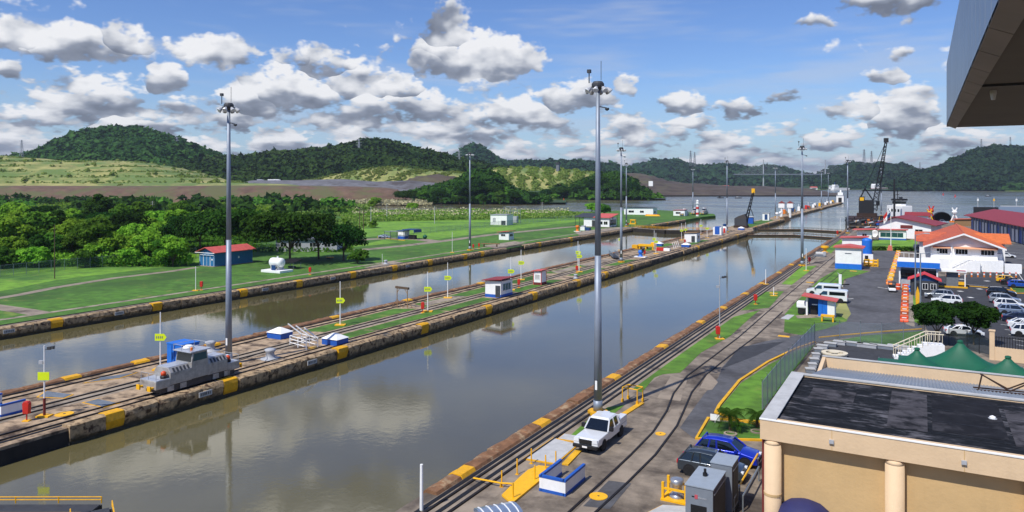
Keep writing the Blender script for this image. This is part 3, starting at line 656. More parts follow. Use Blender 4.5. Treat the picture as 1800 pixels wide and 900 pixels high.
# left bank paths and roads
stroke('path', [(-40,530),(30,519),(100,505),(200,489),(300,477),(345,470)], 2.2, .016, 'concrete')
stroke('path', [(-30,536),(40,546),(75,552)], 3.2, .016, 'concrete')
stroke('road', [(610,441),(660,437),(700,433),(760,426),(800,421),(860,413),(930,406),(1000,399),(1060,396)], 4.5, .016, 'concrete')
stroke('road', [(600,425),(640,421),(690,419),(740,421),(770,425)], 6, .02, 'concrete')
sheet('grass_verge', PP((-200,520),(-200,470),(0,482),(330,447),(640,429),(720,412),(900,392),(1000,383),(1040,386),(900,404),(760,421),(600,436),(345,462),(100,492),(0,512)), .006, 'grass_bright')
sheet('meadow', PP((600,420),(640,376.5),(760,374),(900,374.5),(1000,373.5),(1040,374),(1020,383),(900,391),(720,411)), .01, 'grass_bright')
sheet('grass_verge', PP((1060,388),(1150,371),(1212,376),(1190,383),(1120,391),(1075,396)), .012, 'grass')
sheet('concrete_pad', PP((640,470),(690,459),(712,462),(662,473)), .03, 'concrete_light')
sheet('concrete_pad', PP((850,432),(905,424),(925,427),(870,437)), .03, 'concrete_light')
sheet('concrete_pad', PP((1010,408),(1075,400),(1095,399),(1120,399),(1020,414)), .02, 'concrete_light')
# ------------------------------------------------------------------ floodlight masts
def mast_proto(m='mast_light'):
    t = thing('floodlight_mast', 'mast', 'mast', group='floodlight masts along the locks')
    MB().prism([(math.cos(a)*.9, math.sin(a)*.9) for a in [k*math.pi/4+.39 for k in range(8)]], 0, .28).build('base', 'yellow', t)
    p = MB(); p.cyl((0,0,.28), (0,0,1.2), .42, .40, 12); p.cyl((0,0,1.2), (0,0,14), .37, .28, 12); p.cyl((0,0,14), (0,0,28.9), .28, .17, 12); p.build('pole', m, t, smooth=True)
    MB().bx(-.1, .1, -.43, -.40, 2.2, 3.0).build('notice_plate', 'white', t)
    h = MB(); h.lathe([(.2,28.6),(.50,28.85),(.55,29.0),(.55,29.2),(.4,29.4)], 16)
    for k in range(8):
        a = k*math.pi/4+.2; h.cyl((.5*math.cos(a), .5*math.sin(a), 28.95), (.92*math.cos(a), .92*math.sin(a), 28.75), .045, n=5)
    h.build('lamp_carrier', 'darkgrey', t)
    for k in range(8):
        a = k*math.pi/4+.2; c = Vector((.98*math.cos(a), .98*math.sin(a), 28.62)); d = Vector((math.cos(a)*.75, math.sin(a)*.75, -.65)).normalized()
        o = MB().cyl(c-d*.28, c+d*.16, .13, .27, 10).build('floodlight', 'ltgrey', t); MB().cyl(c+d*.161, c+d*.22, .265, .24, 10).build('lens', 'lamp_glass', o)
    an = MB(); an.cyl((.3,0,29.5),(.3,0,31.2),.025,n=5); an.build('antenna', 'darkgrey', t); an = MB(); an.cyl((-.8,-.1,29.3),(-.8,-.1,30.4),.05,n=6); an.bx(-.95,-.65,-.25,.05,30.2,30.5); an.build('lightning_rod', 'darkgrey', t)
    b = MB(); b.cyl((.0,0,27.2),(.9,-.2,27.0),.05,n=5); b.lathe([(.05,26.75),(.2,26.85),(.2,27.0)],8,(.95,-.2,0)); b.build('camera_arm', 'darkgrey', t)
    return t
MP = mast_proto()
MP.location = G(1051,727); MP['label'] = 'nearest floodlight mast, on a yellow base behind the white pickup truck'
for px, dep, lab in ((402,83.3,'floodlight mast on the middle wall beside the silver locomotive'),
    (826,222,'floodlight mast on the left grass bank near the red-roofed kiosk'),
    (1092,189,'floodlight mast on the middle wall near the blue and red machinery'),
    (1101,341,'floodlight mast beside the white control house with red roof'),
    (1410,181,'floodlight mast on the right lock edge left of the white and blue pump house'),
    (1278,303,'floodlight mast on the middle wall by the blue and white lockers'),
    (1490,296,'floodlight mast on the right bank left of the black crane'),
    (1363,433,'thin distant floodlight mast on the approach pier, left of the twin white posts'),
    (1218,481,'floodlight mast on the left approach wall by the parked locomotives'),
    (1549,448,'floodlight mast standing behind the black crane jib'),
    (1444,560,'distant floodlight mast over the crowded end of the approach pier'),
    (1456,690,'farthest floodlight mast by the white hut at the pier tip')):
    copy_tree(MP, W(px, dep), 0.3, lab)
# ------------------------------------------------------------------ fences
def fence(label, pts, h, span, m='chain_link', post='galv', raw=False, arm=True, name='chain_link_fence', zz=0.0, rail=True):
    P = [Vector(p) if raw else G(*p) for p in pts]; root = thing(name, label, 'fence')
    sh = MB(); sh.cyl((0,0,0), (0,0,h), .045, n=6)
    if arm: sh.cyl((0,0,h), (0,-.25,h+.35), .03, n=5)
    me = None
    for a, b in zip(P[:-1], P[1:]):
        L = (b-a).length; n = max(1, round(L/span))
        for i in range(n):
            p, q = a.lerp(b, i/n), a.lerp(b, (i+1)/n)
            if me is None: o = sh.build('post', post, root); me = o.data
            else: o = bpy.data.objects.new('post', me); col.objects.link(o); o.parent = root
            o.location = p
            w = MB().poly([p+Vector((0,0,.05)), q+Vector((0,0,.05)), q+Vector((0,0,h)), p+Vector((0,0,h))]); w.build('wire_panel', m, root, fix=False)
            if rail: MB().cyl(p+Vector((0,0,h)), q+Vector((0,0,h)), .025, n=5).build('top_rail', post, root)
    o = bpy.data.objects.new('post', me); col.objects.link(o); o.parent = root; o.location = P[-1]
    return root
fence('long chain link fence between left grass bank and the trees', [(-60,493),(0,487),(90,477),(180,469),(260,461),(345,452)], 2.5, 3.0, 'chain_link_dark')
fence('chain link fence under the broad trees, right of blue shed', [(452,446),(520,440),(580,434),(640,428)], 2.4, 3.0, 'chain_link_dark')
fence('pale fence round the far meadow behind the bus shelter', [(745,411),(800,406),(860,400),(930,393),(1000,387),(1030,384)], 2.4, 4.0)
# ------------------------------------------------------------------ wall signs, alarm boxes, bollards
def sign_proto():
    t = thing('distance_sign', 'sign', 'sign', group='lime arrow signs along the lock walls')
    MB().prism([(-.7,-.5),(.7,-.5),(.8,0),(.7,.5),(-.7,.5)], 0, .16).build('foot', 'yellow_clean', t)
    MB().cyl((0,0,.16), (0,0,6.3), .085, .055, 8).build('post', 'white', t)
    MB().add([(-.55,-.13,3.2),(.45,-.13,3.2),(.72,-.13,3.58),(.45,-.13,3.95),(-.55,-.13,3.95),(-.55,-.09,3.2),(.45,-.09,3.2),(.72,-.09,3.58),(.45,-.09,3.95),(-.55,-.09,3.95)],
        [(0,1,2,3,4),(9,8,7,6,5),(0,5,6,1),(1,6,7,2),(2,7,8,3),(3,8,9,4),(4,9,5,0)]).build('arrow_board', 'lime', t)
    b = MB()
    for i in range(4): b.bx(-.40+i*.2, -.30+i*.2, -.145, -.131, 3.45, 3.7)
    b.build('digits', 'grey', t); return t
SP = sign_proto(); first = [True]
def sign(px, py, lab, s=1.0):
    o = SP if first[0] else copy_tree(SP); first[0] = False
    o.location = G(px, py); o.rotation_euler = (0, 0, TH); o.scale = (s, s, s); o['label'] = lab
sign(282,650,'lime arrow sign on white post behind the locomotive, by the blue container'); sign(598,572,'lime arrow sign on white post beyond the white tube rack'); sign(752,548,'lime arrow sign on white post beside the red alarm box on the middle wall')
sign(787,524,'lime arrow sign on white post right of the wooden trestle'); sign(898,510,'lime arrow sign just right of the white and blue hut'); sign(916,492,'lime arrow sign left of the red and white kiosk'); sign(1018,478,'lime arrow sign beside the red alarm box next to the near mast')
sign(1016,470,'lime arrow sign directly behind its twin left of the near mast'); sign(1153,446,'lime arrow sign by the yellow machinery on the middle wall', .95); sign(1150,440,'lime arrow sign behind the yellow machinery on the middle wall', .95); sign(1198,422,'left lime arrow sign by the small white hut', .95); sign(1205,420,'right lime arrow sign by the small white hut', .95)
sign(1232,412,'left lime arrow sign before the blue lockers', .95); sign(1243,418,'right lime arrow sign before the blue lockers', .95); sign(1090,440,'lime arrow sign just left of the middle-wall floodlight mast', .9)
def alarm_proto():
    t = thing('alarm_box', 'box', 'alarm box', group='red alarm boxes on posts')
    MB().bx(-.35,.35,-.3,.3,0,.1).build('foot', 'yellow_clean', t); MB().cyl((0,0,.1),(0,0,.9),.07,n=8).build('stem', 'red', t)
    b = MB(); b.ext([(-.3,.8),(.3,.8),(.36,1.9),(.2,2.12),(-.2,2.12),(-.36,1.9)], -.25, .25, 'y'); b.build('cabinet', 'red', t, bevel=.05)
    return t
AP = alarm_proto(); af = [True]
def alarm(px, py, lab, s=.8):
    o = AP if af[0] else copy_tree(AP); af[0] = False
    o.location = G(px, py); o.rotation_euler = (0, 0, TH); o.scale = (s, s, s); o['label'] = lab
alarm(47,740,'red alarm box near the left end of the middle wall'); alarm(743,550,'red alarm box on the middle wall left of a lime sign'); alarm(354,510,'red alarm box on the left grass bank below the blue shed'); alarm(912,506,'red alarm box between the white hut and the red kiosk')
alarm(1014,480,'red alarm box beside the lime sign left of the near mast'); alarm(1133,450,'red alarm box beside the small blue capstan on the middle wall'); alarm(1204,430,'red alarm box by the small white hut on the middle wall'); alarm(1262,596,'red alarm box on the right grass strip beside the camera post'); alarm(1328,535,'lone red alarm box on the right grass strip'); alarm(1423,464,'red alarm box beside the right-edge mast'); alarm(497,475,'red alarm box against the white tank'); alarm(545,483,'red alarm box on the left bank right of the tank'); alarm(832,439,'left of two red alarm boxes by the left-bank mast'); alarm(842,437,'right of two red alarm boxes by the left-bank mast'); alarm(1472,414,'red alarm box at the far right lock edge before the white huts', .9); alarm(1104,398,'red alarm box at the corner by the control house')
def post_thing(px, py, h, lab, m='white', r=.07, foot=True, name='post', head=None):
    t = thing(name, lab, 'post', G(px, py), TH)
    MB().cyl((0,0,.05),(0,0,h), r, r*.8, 8).build('shaft', m, t)
    if foot: MB().prism([(-.55,-.4),(.55,-.4),(.55,.4),(-.55,.4)], 0, .12).build('foot', 'yellow_clean', t)
    if head == 'camera':
        b = MB(); b.cyl((0,0,h-.4),(.45,0,h-.2),.03,n=5); b.bx(.3,.6,-.15,.1,h-.35,h-.1); b.bx(.62,.85,-.12,.1,h-.3,h-.05); b.build('camera', 'darkgrey', t); MB().bx(-.45,-.1,-.1,.1,h-1.6,h-1.3).build('loudspeaker', 'ltgrey', t)
    return t
p = post_thing(78,732,6.2,'white camera post with lime board at left end of the middle wall',head='camera',name='camera_post')
MB().bx(-.5,.5,-.14,-.1,3.2,3.9).build('lime_board','lime',p); MB().cyl((0,0,.12),(0,0,1.6),.11,n=8).build('red_band','maroon',p)
post_thing(344,511,4.6,'white post beside red alarm box below the blue shed'); post_thing(795,444,6.0,'slim white post left of the left-bank mast'); post_thing(96,490,11.5,'tall thin brown pole in front of the left fence','bark',.10,False)
post_thing(1265,596,8.3,'grey camera post beside red alarm box on the right grass strip','ltgrey',head='camera',name='camera_post')
post_thing(1346,500,3.0,'white post with red top at the right lock edge'); post_thing(1417,476,5.2,'short white post beside the right-edge mast'); post_thing(741,898,2.9,'square white gauge post at the lower right lock edge','white',.12,False)
post_thing(1360,520,1.6,'white marker post by the grated pad on right strip'); post_thing(1477,406,5.5,'white post at the far right lock edge')
def bollard_proto():
    t = thing('bollard', 'bollard', 'bollard', group='white mooring bollards')
    MB().lathe([(1.1,0),(1.1,.08),(.62,.12),(.5,.35),(.45,.75),(.62,.95),(.62,1.15),(.3,1.25)], 14).build('post', 'ltgrey', t, smooth=True)
    MB().prism([(-1.3,-1.0),(1.3,-1.0),(1.3,1.0),(-1.3,1.0)], 0, .05).build('plate', 'concrete_light', t); return t
BP = bollard_proto(); BP.location = G(370,617); BP['label'] = 'white mooring bollard beyond the locomotive near far edge of middle wall'
copy_tree(BP, G(475,631), 0, 'white mooring bollard right of the locomotive at end of its cable'); copy_tree(BP, G(678,464), 0, 'white mooring bollard on concrete pad of the left bank', sc=.8); copy_tree(BP, G(1012,489), 0, 'white mooring bollard on concrete pad near the red kiosk', sc=.7)
# ------------------------------------------------------------------ electric locomotive on the middle wall
def loco(label, loc, rz=0.0, detail=True):
    """towing locomotive, length along y, front towards -y"""
    t = thing('towing_locomotive', label, 'locomotive', loc, rz)
    L, w = 9.6, 1.22
    MB().bx(-1.12, 1.12, -4.3, 4.3, .25, .95).build('underframe', 'loco_dark', t)
    for y in (-2.6, 2.6):
        b = MB()
        for s in (-1, 1):
            for q in (-.7, .7): b.cyl((s*.55, y+q, .42), (s*.8, y+q, .42), .42, n=14)
        o = b.build('wheel_set', 'rail', t)
    for s in (-1, 1):
        b = MB()
        for y in (-3.3, -1.9, 1.9, 3.3): b.bx(s*1.16-.06, s*1.16+.06, y-.35, y+.35, .3, .85)
        b.build('axle_boxes', 'loco_side', t)
    # low end decks
    for s in (-1, 1):
        y0, y1 = sorted((s*4.9, s*3.35))
        MB().bx(-w, w, y0, y1, .75, 1.62).build('end_deck', 'loco_side', t, bevel=.05)
        MB().bx(-w+.03, w-.03, y0+.04, y1-.04, 1.62, 1.66).build('deck_plate', 'loco_silver', t)
        for x in (-.8, .8):
            b = MB(); b.cyl((x, s*4.9, .95), (x, s*5.25, .95), .12, n=8); b.bx(x-.24, x+.24, min(s*5.25, s*5.38), max(s*5.25, s*5.38), .7, 1.2); b.build('buffer', 'yellow_clean', t)
        b = MB()
        for x in (-w+.1, 0, w-.1): b.cyl((x, s*4.8, 1.66), (x, s*4.8, 2.35), .025, n=5)
        b.cyl((-w+.1, s*4.8, 2.35), (w-.1, s*4.8, 2.35), .025, n=5); b.build('hand_rail', 'ltgrey', t)
    # hoods with sloping shoulders
    for s in (-1, 1):
        y0, y1 = sorted((s*3.35, s*.95))
        h = MB(); h.ext([(-w,.9),(w,.9),(w,2.15),(w-.35,2.62),(-w+.35,2.62),(-w,2.15)], y0, y1, 'y'); h.build('hood', 'loco_side', t, bevel=.04)
        MB().bx(-w+.4, w-.4, y0+.08, y1-.06, 2.62, 2.68).build('hood_roof', 'loco_silver', t)
        for sx in (-1, 1):
            v = MB()
            for k in range(5):
                y = y0+.35+k*.4; v.add([(sx*(w+.015),y,2.17),(sx*(w+.015),y+.22,2.17),(sx*(w-.28),y+.22,2.56),(sx*(w-.28),y,2.56)], [(0,1,2,3)])
            v.build('louvres', 'darkgrey', t, fix=False)
            d = MB()
            for k in range(2): d.bx(sx*w-.015, sx*w+.015, y0+.15+k*1.1, y0+1.1+k*1.1, 1.15, 2.0)
            d.build('side_doors', 'loco_silver' if sx < 0 else 'loco_side', t)
        MB().lathe([(.3,0),(.34,.2),(.25,.32)], 10, (.75*1, s*3.75, 1.66)).build('warning_lamp_housing', 'black', t)
        MB().lathe([(.26,.32),(.26,.6),(.1,.75)], 10, (.75, s*3.75, 1.66)).build('warning_lamp', 'orange_red', t, smooth=True)
    # cab
    cab = MB().ext([(-.98,.95),(.98,.95),(.98,2.7),(.82,3.75),(-.82,3.75),(-.98,2.7)], -w, w, 'x').build('cab', 'loco_side', t, bevel=.04)
    for s in (-1, 1):
        MB().add([(-w+.15,s*1.0,2.75),(w-.15,s*1.0,2.75),(w-.15,s*.86,3.6),(-w+.15,s*.86,3.6)], [(0,1,2,3)]).build('cab_window', 'glass', cab, fix=False)
        MB().add([(s*(w+.012),-.82,2.8),(s*(w+.012),.82,2.8),(s*(w+.012),.70,3.58),(s*(w+.012),-.70,3.58)], [(0,1,2,3)]).build('side_window', 'glass_teal', cab, fix=False)
    MB().bx(-w-.15, w+.15, -1.2, 1.2, 3.75, 3.87).build('cab_roof', 'loco_silver', t, bevel=.03)
    MB().lathe([(.55,3.87),(.5,4.1),(.3,4.25)], 12, (-.3, -.2, 0)).build('air_unit', 'white', t, smooth=True)
    MB().lathe([(.12,3.87),(.12,4.15),(.05,4.22)], 8, (.7, -.6, 0)).build('beacon', 'orange', t)
    b = MB()
    for y in (-1.2, 1.2):
        for x in (-w, 0, w): b.cyl((x, y, 3.87), (x, y, 4.45), .025, n=5)
        b.cyl((-w, y, 4.45), (w, y, 4.45), .025, n=5)
    for x in (-w, w): b.cyl((x, -1.2, 4.45), (x, 1.2, 4.45), .025, n=5)
    b.build('roof_rail', 'ltgrey', t)
    return t
LOCO_Z = .93
LOCO = loco('silver towing locomotive with yellow buffers on the middle lock wall', Vector((-64.5, 49.6, .1)))
LOCO.scale = (1, 1, LOCO_Z)
c = MB(); p0 = Vector((-64.2, 54.9, 1.3)); p1 = G(475, 628)+Vector((0,0,.9)); c.cyl(p0, p1, .045, n=6); tag(c.build('towing_cable', 'black'), 'black towing cable stretched from locomotive to the white bollard', 'cable')
# parked ones at the far left approach wall
lf = loco('left of the grey locomotives parked at the left approach wall', G(1203,379), -.08)
for px, py, lab in ((1222,377,'middle of the grey locomotives parked at the left approach wall'), (1238,377,'right grey locomotive parked at the left approach wall tip')): copy_tree(lf, G(px, py), -.05, lab)
# ------------------------------------------------------------------ small huts
def gable(t, w, d, h, over, rise, m, along='y', base=0.0, name='roof', th=.12):
    """pitched roof slab; ridge along the named axis"""
    W2, D2 = w/2+over, d/2+over; b = MB()
    if along == 'y': b.ext([(-W2,h),(0,h+rise),(W2,h),(W2,h+th),(0,h+rise+th),(-W2,h+th)], -D2, D2, 'y')
    else: b.ext([(-D2,h),(0,h+rise),(D2,h),(D2,h+th),(0,h+rise+th),(-D2,h+th)], -W2, W2, 'x')
    return b.build(name, m, t)
def windowp(t, x0, x1, z0, z1, y=None, x=None, m='glass', frame='white', mull=1, name='window'):
    """framed window on a -y face (y given) or +x face (x given, x0..x1 along y)"""
    o = MB()
    if y is not None: o.bx(x0, x1, y-.03, y+.02, z0, z1); o = o.build(name, m, t)
    else: o.bx(x-.02, x+.03, x0, x1, z0, z1); o = o.build(name, m, t)
    f = MB(); e = .06
    for (a, b2, c2, d2) in ((x0-e, x1+e, z1, z1+e), (x0-e, x1+e, z0-e, z0), (x0-e, x0, z0, z1), (x1, x1+e, z0, z1), *[(x0+(x1-x0)*(i+1)/(mull+1)-.025, x0+(x1-x0)*(i+1)/(mull+1)+.025, z0, z1) for i in range(mull)]):
        if y is not None: f.bx(a, b2, y-.055, y+.02, c2, d2)
        else: f.bx(x-.02, x+.055, a, b2, c2, d2)
    f.build('frame', frame, o); return o
# blue shed
def blue_shed():
    p = G(398,464); t = thing('shed', 'blue clapboard shed with red metal roof on the left grass bank', 'shed', p)
    w, d, h = 5.6, 11.5, 3.3
    MB().bx(-w/2,w/2,-d/2,d/2,0,h).build('wall','blue_shed',t); MB().ext([(-w/2,h),(w/2,h),(0,h+1.0)],-d/2,d/2,'y').build('gable','blue_shed',t)
    gable(t,w,d,h,.7,1.25,'roof_red'); MB().bx(-w/2-.7,w/2+.7,-d/2-.74,-d/2-.68,h-.05,h+.1).build('eave_board','white',t)
    for i,(x0,x1) in enumerate(((-2.5,-1.3),(-1.15,-.05),(.05,1.1),(1.3,2.5))):
        o = MB().bx(x0,x1,-d/2-.05,-d/2,.15,2.7).build('door','blue_shed',t)
        f = MB(); f.bx(x0-.07,x0,-d/2-.07,-d/2,.1,2.8); f.bx(x1,x1+.07,-d/2-.07,-d/2,.1,2.8); f.bx(x0-.07,x1+.07,-d/2-.07,-d/2,2.7,2.8); f.build('door_frame','white',o)
    MB().bx(1.7,2.1,-d/2-.08,-d/2-.05,1.5,1.9).build('notice','white',t); MB().bx(w/2,w/2+.04,1.2,1.6,1.5,2.0).build('notice','white',t)
    b = MB()
    for i in range(8): b.bx(-w/2-.02,w/2+.02,-d/2-.02,d/2+.02,.4+i*.36,.415+i*.36)
    b.build('clapboard_joints','blue_dark',t); MB().bx(-w/2-.3,w/2+.3,-d/2-.6,d/2+.3,-.1,.12).build('plinth','concrete_light',t)
blue_shed()
# white tank
def tank():
    t = thing('fuel_tank','white horizontal fuel tank on a white kerbed plinth, left bank','tank',G(487,478))
    MB().bx(-3.0,3.0,-2.0,2.0,0,.55).build('plinth','white',t,bevel=.05)
    pr = [(.0,-1.9),(.6,-1.85),(.95,-1.55),(1.0,-1.3),(1.0,1.3),(.95,1.55),(.6,1.85),(0.02,1.9)]
    b = MB(); b.lathe([(max(r,.02)*1.05,z) for r,z in pr],18); b.v=[(z,y,x+2.2) for x,y,z in b.v]; b.build('vessel','white',t,smooth=True)
    for x in (-1.1,1.1): MB().bx(x-.15,x+.15,-.8,.8,.55,1.4).build('saddle','ltgrey',t)
    MB().bx(-.2,1.0,-1.5,-1.35,.55,1.7).build('panel','blue_dark',t); MB().cyl((.2,0,3.2),(.2,0,3.6),.2,n=10).build('filler_cap','white',t)
tank()
def pavilion(px,py,label,s=1.0,roof='darkgrey',h=2.2,w=3.6,d=2.4):
    t = thing('shelter',label,'shelter',G(px,py)); 
    for x in (-w/2,w/2):
        for y in (-d/2,d/2): MB().cyl((x,y,0),(x,y,h),.06,n=6).build('post','galv',t)
    MB().add([(-w/2-.3,-d/2-.3,h),(w/2+.3,-d/2-.3,h),(w/2+.3,d/2+.3,h+.6),(-w/2-.3,d/2+.3,h+.6),(-w/2-.3,-d/2-.3,h+.1),(w/2+.3,-d/2-.3,h+.1),(w/2+.3,d/2+.3,h+.7),(-w/2-.3,d/2+.3,h+.7)],[(0,1,2,3),(4,5,6,7),(0,1,5,4),(1,2,6,5),(2,3,7,6),(3,0,4,7)]).build('roof',roof,t)
    return t
t = pavilion(513,472,'dark lean-to canopy over a bench beside the white tank',roof='black',h=1.5,w=3.4); MB().bx(-1.0,1.0,-.3,.3,.2,.6).build('crate','darkgrey',t)
def kiosk(label, px, py, w, d, h, wall, roof, base=None, rz=0.0, slope='shed', door=True, wins=(), z=0.0, over=.35, name='kiosk', rise=.55, trim=None):
    t = thing(name, label, name.replace('_',' '), G(px,py), rz)
    MB().bx(-w/2,w/2,-d/2,d/2,0,h).build('wall',wall,t)
    if base: MB().bx(-w/2-.03,w/2+.03,-d/2-.03,d/2+.03,-.02,.55).build('base_band',base,t)
    if slope == 'gable': gable(t,w,d,h,over,rise,roof); MB().ext([(-w/2,h),(w/2,h),(0,h+rise)],-d/2,d/2,'y').build('gable',wall,t)
    elif slope == 'gablex': gable(t,w,d,h,over,rise,roof,along='x'); MB().ext([(-d/2,h),(d/2,h),(0,h+rise)],-w/2,w/2,'x').build('gable',wall,t)
    else: MB().ext([(-w/2-over,h+.02),(w/2+over,h+.02+rise),(w/2+over,h+.16+rise),(-w/2-over,h+.16)],-d/2-over,d/2+over,'y').build('roof',roof,t)
    if door:
        o = MB().bx(-w*.12+door,w*.12+.2+door,-d/2-.05,-d/2,.1,min(2.15,h-.2)).build('door','darkgrey' if wall!='darkgrey' else 'black',t); MB().bx(door+.2,door+.26,-d/2-.09,-d/2-.05,1,1.1).build('handle','rim',o)
    for wv in wins: windowp(t,*wv[:4],**wv[4])
    if trim:
        for x in (-w/2,w/2): MB().bx(x-.06,x+.06,-d/2-.06,-d/2+.06,0,h).build('corner_post',trim,t)
        MB().bx(w/2-.06,w/2+.06,d/2-.06,d/2+.06,0,h).build('corner_post',trim,t)
    return t
kiosk('white hut with blue base and dark red flat roof on the middle wall',877,520,3.2,4.2,2.9,'white_wall','roof_maroon','blue',door=.9,wins=[(-1.4,1.4,1.2,2.4,dict(x=1.6,m='glass_teal',mull=2))],rise=.35,over=.5,name='hut')
kiosk('narrow white kiosk with red roof and red corner posts, middle wall',949,500,1.7,2.2,2.7,'white_wall','roof_red','maroon',door=False,wins=[(-.5,.5,1.2,2.1,dict(y=-1.1,m='plate_white',mull=0))],rise=.2,trim='roof_red')
kiosk('small white hut with brown roof and dark doorway on the middle wall',1217,425,4.2,4.5,3.0,'white_wall','wood',None,door=.8,wins=[(-.8,.8,1.2,2.2,dict(x=2.1))],rise=.3,name='hut')
t = thing('lockers','blue cabinet with white frame on the middle wall by the distant mast','cabinet',G(1262,413))
MB().bx(-1.6,1.6,-1.2,1.2,0,3.0).build('cabinet','white',t); MB().bx(-.9,.9,-1.26,-1.2,.3,3.3).build('panel','blue',t); MB().bx(-.9,.9,-1.2,1.2,3.0,3.3).build('lid','blue',t)
t = thing('hydrant_station','white and red hydrant station right of the blue cabinet','hydrant',G(1274,411)); MB().lathe([(.9,0),(.9,2.2),(.6,2.9),(.2,3.1)],12).build('housing','white',t,smooth=True); MB().bx(-.35,.35,-1.0,-.85,.4,2.3).build('panel','red',t); MB().lathe([(.7,3.1),(.7,3.8),(.3,4.0)],10).build('cap','blue_dark',t)
kiosk('white service hut with red roof and dark window, left bank by the mast',890,421,4.0,3.6,2.6,'white_wall','roof_red',None,door=False,wins=[(-1.1,.6,1.3,2.0,dict(y=-1.8)),(-1,1,1.2,2.1,dict(x=2.0))],rise=.5,over=.6,name='hut')
def control_house():
    t = thing('control_house','white control house with red metal roof and veranda at the left lock gate','house',G(1055,398))
    w,d,h = 12.5,9.0,4.2
    MB().bx(-w/2,w/2,-d/2,d/2,0,h).build('wall','white_wall',t); MB().bx(-w/2-.2,w/2+.4,-d/2-.4,d/2+.2,-.05,.18).build('plinth','concrete_light',t)
    MB().ext([(-d/2-.8,h+.05),(d/2+.8,h+1.5),(d/2+.8,h+1.65),(-d/2-.8,h+.2)],-1.5,w/2+.9,'x').build('roof','roof_red',t)
    MB().ext([(-d/2-.8,h+.05),(d/2+.8,h+1.5),(d/2+.8,h+1.65),(-d/2-.8,h+.2)],-w/2-4.5,-1.5,'x').build('lean_to_roof','darkgrey',t)
    for x in (-w/2-4.2,-w/2-2.2): MB().cyl((x,-d/2,0),(x,-d/2,h+.2),.1,n=6).build('post','darkgrey',t)
    MB().bx(-2.2,-.2,-d/2-.06,-d/2,.1,3.0).build('door','darkgrey',t)
    for x in (1.2,3.6): windowp(t,x,x+1.8,1.2,2.6,y=-d/2,mull=1)
    for y in (-3.4,-.9,1.6): windowp(t,y,y+1.9,.8,3.2,x=w/2,m='glass',frame='darkgrey',mull=1)
    for y in (-d/2,-1.0,d/2): MB().bx(w/2+.3,w/2+.45,y-.08,y+.08,0,h+.8).build('veranda_post','darkgrey',t)
control_house()
kiosk('low white store building behind the control house by the water',1126,377,19,8,4.2,'white_wall','darkgrey',None,door=False,wins=[(-6.5,-3,1.3,2.6,dict(y=-4)),(1,3.5,1.3,2.6,dict(y=-4)),(-2.5,1,1.2,2.4,dict(x=9.5))],rise=.5,over=.6,name='store')
kiosk('white transformer house inside the far meadow fence',882,395,9,6,4.8,'white_wall','ltgrey',None,door=2.5,wins=[(-3.2,-1.6,1.4,3.4,dict(y=-3,m='ltgrey'))],rise=.2,name='transformer_house')
t = thing('switchgear_frame','grey steel switchgear frame beside the white transformer house','frame',G(900,392))
for x in (-4,0,4):
    for y in (-1.5,1.5): MB().bar((x,y,0),(x,y,8),.08).build('post','galv',t)
for z in (6,8):
    for y in (-1.5,1.5): MB().bar((-4,y,z),(4,y,z),.07).build('beam','galv',t)
b = MB(); b.bx(-3.5,-1.5,-1,1,.3,3); b.bx(1,3.2,-1,1,.3,3.4); b.build('transformers','ltgrey',t)
# bus shelter, gate booth and parked car on the left bank
t = thing('gate_booth','blue and white gate booth with dark blue awning on the left bank','booth',G(716,420)); MB().bx(-3.2,-.2,-1.5,1.5,0,2.9).build('wall','white_wall',t); MB().bx(-3.25,-.15,-1.55,1.55,0,1.0).build('base_band','blue',t); MB().ext([(-.6,3.4),(4.4,3.4),(4.6,2.5),(4.8,2.5),(4.6,3.6),(-.6,3.6)],-2.2,2.2,'y').build('awning','blue_dark',t); MB().bx(-3.5,-.1,-1.8,1.8,2.9,3.1).build('roof','blue_dark',t)
for x in (4.3,1.8): MB().cyl((x,-1.9,0),(x,-1.9,3.4),.07,n=6).build('post','darkgrey',t)
MB().bx(1.0,3.8,-.6,.6,0,1.5).build('bench','black',t); MB().bx(-2.6,-1.6,-1.6,-1.52,1.2,2.0).build('notice','white',t)
t = thing('cage','green wire cage frame beside the gate booth','cage',G(694,421)); 
for x in (-3.4,-.6,2.6):
    for y in (-1.6,1.6): MB().bar((x,y,0),(x,y,2.9),.07).build('post','darkgrey',t)
for y in (-1.6,1.6): MB().bar((-3.4,y,2.9),(2.6,y,2.9),.07).build('rail','galv',t)
MB().poly([(-3.4,-1.6,.1),(-.6,-1.6,.1),(-.6,-1.6,2.9),(-3.4,-1.6,2.9)]).build('mesh_panel','chain_link',t,fix=False); MB().poly([(-.6,-1.6,.1),(2.6,-1.6,.1),(2.6,-1.6,2.9),(-.6,-1.6,2.9)]).build('mesh_panel','chain_link_dark',t,fix=False)
stroke('kerb', [(664,417),(690,421),(712,423)], .5, .16, 'kerb_yellow', th=.2)
t = thing('ball_buoy','green ball float on the grass beside the gate booth','float',G(747,420)); MB().lathe([(.15,0),(.7,.35),(.85,.8),(.7,1.2),(.2,1.5)],12).build('ball','tent_green',t,smooth=True); MB().cyl((0,0,1.4),(0,0,1.7),.12,n=8).build('eye','darkgrey',t)
t = thing('trestle','wooden boat trestle on the left bank right of the mast','trestle',G(862,434)); MB().box((0,0,1.0),(6,.8,.25),.3).build('beam','wood',t)
for x in (-2,2): MB().box((x,x*.3,.45),(.3,.8,.9),.3).build('leg','bark',t)
post_thing(672,463,2.4,'thin post on the left bank by the concrete pad',foot=False,r=.05)
